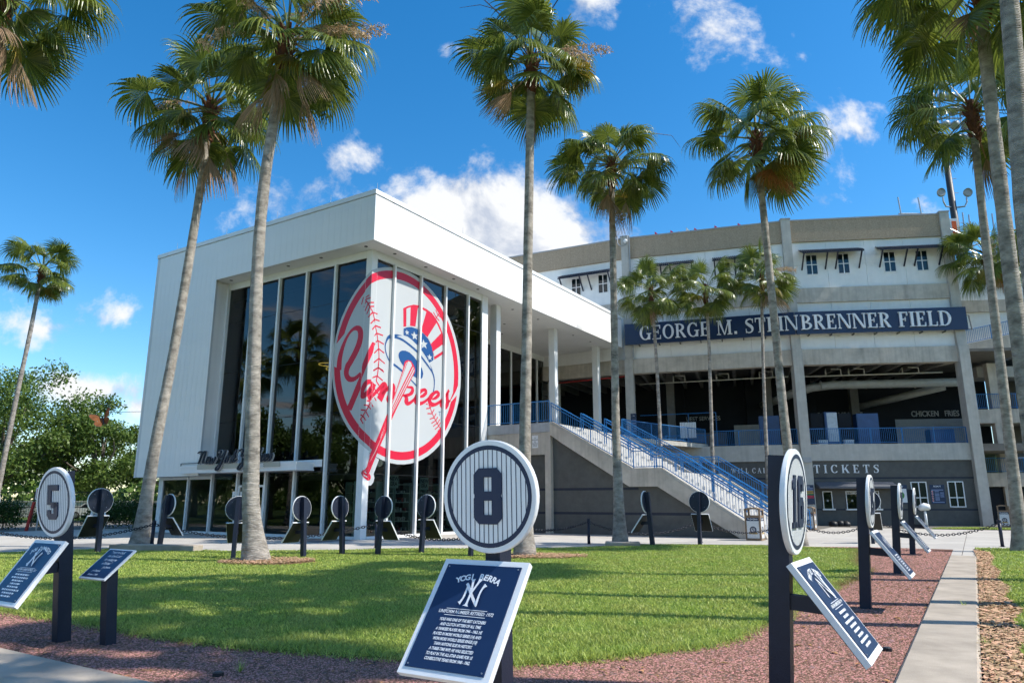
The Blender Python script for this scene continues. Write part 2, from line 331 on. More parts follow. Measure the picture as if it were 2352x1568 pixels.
# front garden outlines (metres)
LAWN=[(-16,23.2),(-14.5,17.5),(-12,14),(-7.7,11.3),(-5.35,9.86),(-4.2,9.1),(-2.97,8.46),(-1.48,8.0),(-.6,7.75),(.02,7.62),(.8,7.85),(1.52,8.23),(2.1,8.5),(2.58,8.96),(3.2,9.9),(3.79,10.56),(4.4,11.9),(5.17,12.88),(6.1,14.2),(7.14,15.66),(8.3,17.5),(9.0,19.6),(10.2,22),(11.6,24.9),(10.0,26.4),(7.0,27.3),(4.4,27.2),(2.4,25.9),(.9,25.1),(-2,25.2),(-4.5,24.9),(-6.8,24.1),(-9,23.9),(-10.8,24.6),(-13.05,25.2)]
lawn=struct(poly_sheet('lawn',LAWN,.018,SOIL,thick=.03))
BED=[tuple(ST(3.5,-18.9)[:2]),tuple(ST(-21.32,-18.9)[:2]),tuple(ST(-21.32,6.2)[:2]),tuple(ST(-18.5,6.0)[:2])]+[(10.9,26.6),(7.4,27.9),(4.9,28.2),(3.5,27),(4,20),(0,12),(-10,16),(-16.5,23)]
bed=struct(poly_sheet('gravel_bed',BED,.004,GRAVELB))
# kerbs around the garden
def kerb(name,a0,a1,b0,b1,z,bev=.03):
    mb=MB(); e=bev
    mb.hexa([ST(a0,b0,-.05),ST(a0,b1,-.05),ST(a1,b1,-.05),ST(a1,b0,-.05)],[ST(a0,b0,z-e),ST(a0,b1,z-e),ST(a1,b1,z-e),ST(a1,b0,z-e)])
    mb.hexa([ST(a0,b0,z-e),ST(a0,b1,z-e),ST(a1,b1,z-e),ST(a1,b0,z-e)],[ST(a0+e,b0+e,z),ST(a0+e,b1-e,z),ST(a1-e,b1-e,z),ST(a1-e,b0+e,z)])
    return mb
kr=struct(kerb('kerb',-21.98,-21.32,-19.6,2.35,.055).build('kerb',KERB)); 
kf=struct(kerb('kerb',-21.31,6,-19.6,-18.92,.055).build('kerb',KERB))
path=struct(poly_sheet('path',[tuple(ST(8,-19.61)[:2]),tuple(ST(-23.6,-19.61)[:2]),tuple(ST(-23.6,-30)[:2]),tuple(ST(8,-30)[:2])],.0,PAVE))
# slabs of the plaza, as far as they can be told apart
RL=[(15.7, 25.2), (14.93, 23.3), (13.63, 21), (12.22, 19), (11.15, 17), (10.05, 15.5), (9.31, 14), (8.21, 12.5), (7.59, 11.2), (6.75, 10.2), (6.27, 9.2), (5.46, 8.2), (5.03, 7.4), (4.25, 6.4), (3.0, 4.5),(40,-5),(60,10),(60,22),(24,25.6)]
slab_meshes=[]
for k_,(sx,sy) in enumerate(((2.4,2.4),)):
    for mm in (PAVE,PAVE2,PAVED):
        mb=MB(); h=sx/2-.006; e=.008
        mb.hexa([(-h,-h,-.03),(h,-h,-.03),(h,h,-.03),(-h,h,-.03)],[(-h+e,-h+e,0),(h-e,-h+e,0),(h-e,h-e,0),(-h+e,h-e,0)])
        me=bpy.data.meshes.new('slab'); me.from_pydata(mb.v,[],mb.f); me.materials.append(mm); me.update(); slab_meshes.append(me)
rot=math.atan2(AX.y,AX.x); ns=0
for i in range(-20,9):
    for j in range(-4,12):
        c=ST(1.2+i*2.4,-.9-.3+j*2.4)
        X=np.array([c.x]);Y=np.array([c.y])
        if c.y<20 or c.y>50 or abs(c.x)>c.y*.78+2: continue
        if inpoly(X,Y,LAWN)[0] and inpoly(X-2,Y,LAWN)[0] and inpoly(X+2,Y,LAWN)[0] and inpoly(X,Y+2.2,LAWN)[0]: continue
        ca,cb=(c-P0).dot(AX),(c-P0).dot(BX)
        if ca>.5 and cb>1.5: continue
        if -14<ca<1 and cb>11: continue
        if c.y>48+ (20-c.x)*.2: continue
        o=link('slab',slab_meshes[2 if (i*7+j)%11==0 and j%3==0 else rnd.choice((0,0,1))],pave); o.location=c; o.rotation_euler=(0,0,rot); ns+=1
# raised strips of lawn on the right and by the ticket wall
lawn2=struct(poly_sheet('side_lawn',RL,.018,SOIL,thick=.03))
CHIPP=[tuple(ST(-22.0,-19)[:2])]+[(x_-.02,y_) for x_,y_ in RL[14:0:-1]]+[(15.3,24.6),tuple(ST(-22.0,1.9)[:2])]
chipbed=struct(poly_sheet('mulch_strip',CHIPP,.008,CHIPB))
STRIP=[(24.5,43.0),(46,37.0),(47,39.2),(26.0,44.8)]
lawn3=struct(poly_sheet('verge',STRIP,.03,SOIL,thick=.06))
# grass blades
def blades(n,poly,seed,hmin,hmax,edge=False,kd=1.25,region=None):
    g=np.random.default_rng(seed); P=np.array(poly); x0,y0=P.min(0); x1,y1=P.max(0)
    if region: x0,y0,x1,y1=max(x0,region[0]),max(y0,region[1]),min(x1,region[2]),min(y1,region[3])
    XS=[];YS=[];tot=0
    while tot<n:
        X=g.uniform(x0,x1,n*3);Y=g.uniform(y0,y1,n*3); d=np.hypot(X,Y)
        keep=inpoly(X,Y,poly)&(np.abs(X)<Y*.80+1.2)&(g.random(len(X))<np.minimum(1,(7./d)**kd))
        XS.append(X[keep]);YS.append(Y[keep]);tot+=keep.sum()
    X=np.concatenate(XS)[:n];Y=np.concatenate(YS)[:n]; d=np.hypot(X,Y)
    h=g.uniform(hmin,hmax,n)*(.75+.5*np.sin(X*1.7+1.3*np.sin(Y*1.1))*.35+.1); w=(.0045+.00065*d)*g.uniform(.7,1.4,n); t=g.uniform(0,2*np.pi,n); ln=h*g.uniform(.3,1.35,n); t2=g.uniform(0,2*np.pi,n)
    V=np.zeros((n,3,3)); 
    V[:,0,0]=X-w*np.cos(t);V[:,0,1]=Y-w*np.sin(t);V[:,1,0]=X+w*np.cos(t);V[:,1,1]=Y+w*np.sin(t);V[:,:2,2]=.015
    V[:,2,0]=X+ln*np.cos(t2);V[:,2,1]=Y+ln*np.sin(t2);V[:,2,2]=.015+h
    return V.reshape(-1,3)
def grass(name,label,sets,m):
    V=np.concatenate(sets); F=np.arange(len(V)).reshape(-1,3); o=fast_mesh(name,V,F,m); stuff(o); tag(o,label,'grass'); return o
grass('grass','short green turf of the main lawn between the number signs',[blades(420000,LAWN,1,.035,.075)],GRASS)
grass('grass','bright green turf on the right beyond the mulch strip',[blades(60000,RL,2,.04,.085,region=(0,5,26,26))],GRASS)
grass('grass','narrow strip of turf before the ticket wall',[blades(14000,STRIP,3,.05,.1,kd=0)],GRASS)
# dry runners and straggling blades along the lawn's cut front edge
g=np.random.default_rng(5); ev=[]
EDGE=LAWN[3:24]
for (x1,y1),(x2,y2) in zip(EDGE[:-1],EDGE[1:]):
    n=int(math.hypot(x2-x1,y2-y1)*560); t=g.random(n); X=x1+(x2-x1)*t+g.normal(0,.09,n); Y=y1+(y2-y1)*t+g.normal(0,.09,n)
    h=g.uniform(.01,.10,n); a=g.uniform(0,2*np.pi,n); l=g.uniform(.03,.14,n); w=g.uniform(.003,.007,n); b=a+1.57
    V=np.zeros((n,3,3)); V[:,0,0]=X-w*np.cos(b);V[:,0,1]=Y-w*np.sin(b);V[:,1,0]=X+w*np.cos(b);V[:,1,1]=Y+w*np.sin(b);V[:,:2,2]=.01
    V[:,2,0]=X+l*np.cos(a);V[:,2,1]=Y+l*np.sin(a);V[:,2,2]=h; ev.append(V.reshape(-1,3))
V=np.concatenate(ev); nb=len(V)//3; cut=int(nb*.6)
grass('grass_edge','straggling green blades along the ragged cut edge of the main lawn',[V[:cut*3]],GRASS); perm=V[cut*3:]
grass('dry_grass','dry straw runners along the ragged cut edge of the main lawn',[perm],GRASS_DRY)
# crushed brick gravel
def pebbles(n,poly,seed,smin,smax,region,kd,z=.004,flat=.6,excl=None):
    g=np.random.default_rng(seed); XS=[];YS=[];tot=0
    while tot<n:
        X=g.uniform(region[0],region[2],n*2);Y=g.uniform(region[1],region[3],n*2); d=np.hypot(X,Y)
        keep=inpoly(X,Y,poly)&(np.abs(X)<Y*.80+1)&(g.random(len(X))<np.minimum(1,(6./d)**kd))
        if excl is not None: keep&=~inpoly(X,Y,excl)
        XS.append(X[keep]);YS.append(Y[keep]);tot+=keep.sum()
    X=np.concatenate(XS)[:n];Y=np.concatenate(YS)[:n]
    B=np.array([(-1,-1,0),(1,-1,0),(1,1,0),(-1,1,0),(.15,.1,1.)]); s=g.uniform(smin,smax,n)*(.8+.02*np.hypot(X,Y)); t=g.uniform(0,2*np.pi,n); J=g.uniform(.5,1.3,(n,5,3))
    Q=B[None]*J*s[:,None,None]; Q[:,:,2]*=flat; c,sn=np.cos(t)[:,None],np.sin(t)[:,None]
    V=np.stack([Q[:,:,0]*c-Q[:,:,1]*sn+X[:,None],Q[:,:,0]*sn+Q[:,:,1]*c+Y[:,None],Q[:,:,2]+z],2).reshape(-1,3)
    F=(np.array([(0,1,4),(1,2,4),(2,3,4),(3,0,4)])[None]+(np.arange(n)*5)[:,None,None]).reshape(-1,3); return V,F
V,F=pebbles(120000,BED,11,.0045,.0125,(-9,5,14,27),1.3,excl=LAWN)
tag(stuff(fast_mesh('gravel',V,F,PEBBLE)),'crushed red brick gravel in the bed around the lawn','gravel')
# wood chips in the strip right of the kerb and around two palm bases
def chips(n,poly,seed,region,z):
    g=np.random.default_rng(seed); XS=[];YS=[];tot=0
    while tot<n:
        X=g.uniform(region[0],region[2],n*3);Y=g.uniform(region[1],region[3],n*3); keep=inpoly(X,Y,poly); XS.append(X[keep]);YS.append(Y[keep]);tot+=keep.sum()
    X=np.concatenate(XS)[:n];Y=np.concatenate(YS)[:n]; l=g.uniform(.015,.06,n);w=g.uniform(.005,.014,n);t=g.uniform(0,2*np.pi,n);ti=g.normal(0,.45,n);ro=g.normal(0,.5,n)
    B=np.array([(-1,-1),(1,-1),(1,1),(-1,1)]); lx=B[None,:,0]*l[:,None]; ly=B[None,:,1]*w[:,None]; lz=lx*np.sin(ti)[:,None]+ly*np.sin(ro)[:,None]
    c,s=np.cos(t)[:,None],np.sin(t)[:,None]
    V=np.stack([lx*c-ly*s+X[:,None],lx*s+ly*c+Y[:,None],np.abs(lz)+z+g.uniform(0,.03,n)[:,None]],2).reshape(-1,3); return V,np.arange(4*n).reshape(-1,4)
V,F=chips(9000,CHIPP,21,(3,6,17,25),.01); tag(stuff(fast_mesh('wood_chips',V,F,CHIP)),'pale wood chips in the strip right of the concrete kerb','mulch')
def ring(cx,cy,r,n=16,sx=1.): return [(cx+sx*r*math.cos(2*math.pi*i/n)*rnd.uniform(.85,1.1),cy+r*math.sin(2*math.pi*i/n)*rnd.uniform(.85,1.1)) for i in range(n)]
for (cx,cy,r,lab) in((-6.5,19.6,.95,'ring of wood chips around the thick palm with hanging dead leaves'),(.9,21.4,.95,'ring of wood chips around the tall straight centre palm')):
    pg=ring(cx,cy,r,sx=1.3); o=poly_sheet('mulch_ring',pg,.055,CHIPB,thick=.05); tag(o,lab,'mulch'); V,F=chips(2600,pg,int(cx*10)+99,(cx-2,cy-2,cx+2,cy+2),.06); stuff(fast_mesh('wood_chips',V,F,CHIP,o))
# fallen leaves, weeds and low planter pads on the bed
def slab_thing(name,label,cat,x,y,sx,sy,h,rz,m,group=None):
    mb=MB(); e=.02; mb.hexa([(-sx,-sy,-.03),(sx,-sy,-.03),(sx,sy,-.03),(-sx,sy,-.03)],[(-sx,-sy,h-e),(sx,-sy,h-e),(sx,sy,h-e),(-sx,sy,h-e)])
    mb.hexa([(-sx,-sy,h-e),(sx,-sy,h-e),(sx,sy,h-e),(-sx,sy,h-e)],[(-sx+e,-sy+e,h),(sx-e,-sy+e,h),(sx-e,sy-e,h),(-sx+e,sy-e,h)])
    o=mb.build(name,m); o.location=(x,y,0); o.rotation_euler=(0,0,rz); return tag(o,label,cat,group)
slab_thing('concrete_pad','low brown concrete edging in front of the leaning left palm','kerb',-11.6,24.15,1.55,.25,.22,R(-12),KERB)
slab_thing('concrete_pad','low square concrete block at the foot of the palm by the stairs','kerb',4.0,26.8,.62,.4,.16,R(-8),KERB)
for k_,(x,y,lab) in enumerate(((5.35,8.6,'small tuft of weeds in the gravel next to the kerb'),(6.9,11.5,'weed sprig in the gravel beyond the second right-hand sign'),(-2.6,7.35,'weed sprig in the gravel by the small black ground lamp'))):
    mb=MB()
    for q in range(26):
        a=rnd.uniform(0,6.28); l=rnd.uniform(.04,.12); h=rnd.uniform(.05,.15); w=.004
        mb.face([(-w*math.sin(a),w*math.cos(a),0),(w*math.sin(a),-w*math.cos(a),0),(l*math.cos(a),l*math.sin(a),h)])
    o=mb.build('weed',GRASS); o.location=(x,y,.005); tag(o,lab,'weed')
for (x,y,lab) in((-2.75,7.2,'small black ground lamp in the gravel at lower left'),(7.6,12.9,'small black ground lamp in the gravel by the second right-hand plaque'),(4.1,8.35,'small black ground lamp in the gravel beside the nearest right-hand plaque')):
    t=thing('ground_lamp',lab,'lamp',(x,y,0),R(20)); mb=MB(); mb.tube([(0,0,-.02),(0,0,.035)],[.055,.05],12); mb.build('body',BLACK,t); mb=MB(); mb.tube([(0,0,.036),(0,0,.044)],[.04,.036],12); mb.build('lens',DARKSTEEL,t)

# fallen leaves and litter on the gravel
g=np.random.default_rng(31); n=260; X=g.uniform(-8,9,n*6); Y=g.uniform(6,16,n*6); kp=inpoly(X,Y,BED)&~inpoly(X,Y,LAWN); X=X[kp][:n]; Y=Y[kp][:n]; n=len(X)
l=g.uniform(.02,.06,n); w=l*g.uniform(.25,.5,n); t=g.uniform(0,6.28,n); B=np.array([(-1,0),(0,-1),(1,0),(0,1)]); lx=B[None,:,0]*l[:,None]; ly=B[None,:,1]*w[:,None]; c,s_=np.cos(t)[:,None],np.sin(t)[:,None]
V=np.stack([lx*c-ly*s_+X[:,None],lx*s_+ly*c+Y[:,None],.014+np.abs(ly)*.5+g.uniform(0,.01,n)[:,None]+0*lx],2).reshape(-1,3)
tag(stuff(fast_mesh('fallen_leaves',V,np.arange(4*n).reshape(-1,4),mat('dry_leaf',(.42,.25,.10),.8,.2,rand=.5))),'dry fallen leaves scattered over the red gravel bed','leaves')
V,F=pebbles(2600,BED,12,.012,.024,(-9,5,14,27),1.2,excl=LAWN)
tag(stuff(fast_mesh('gravel',V,F,mat('gravel_dark',(.20,.13,.11),.85,.2,rand=.7))),'larger dark stones scattered among the red gravel','gravel')
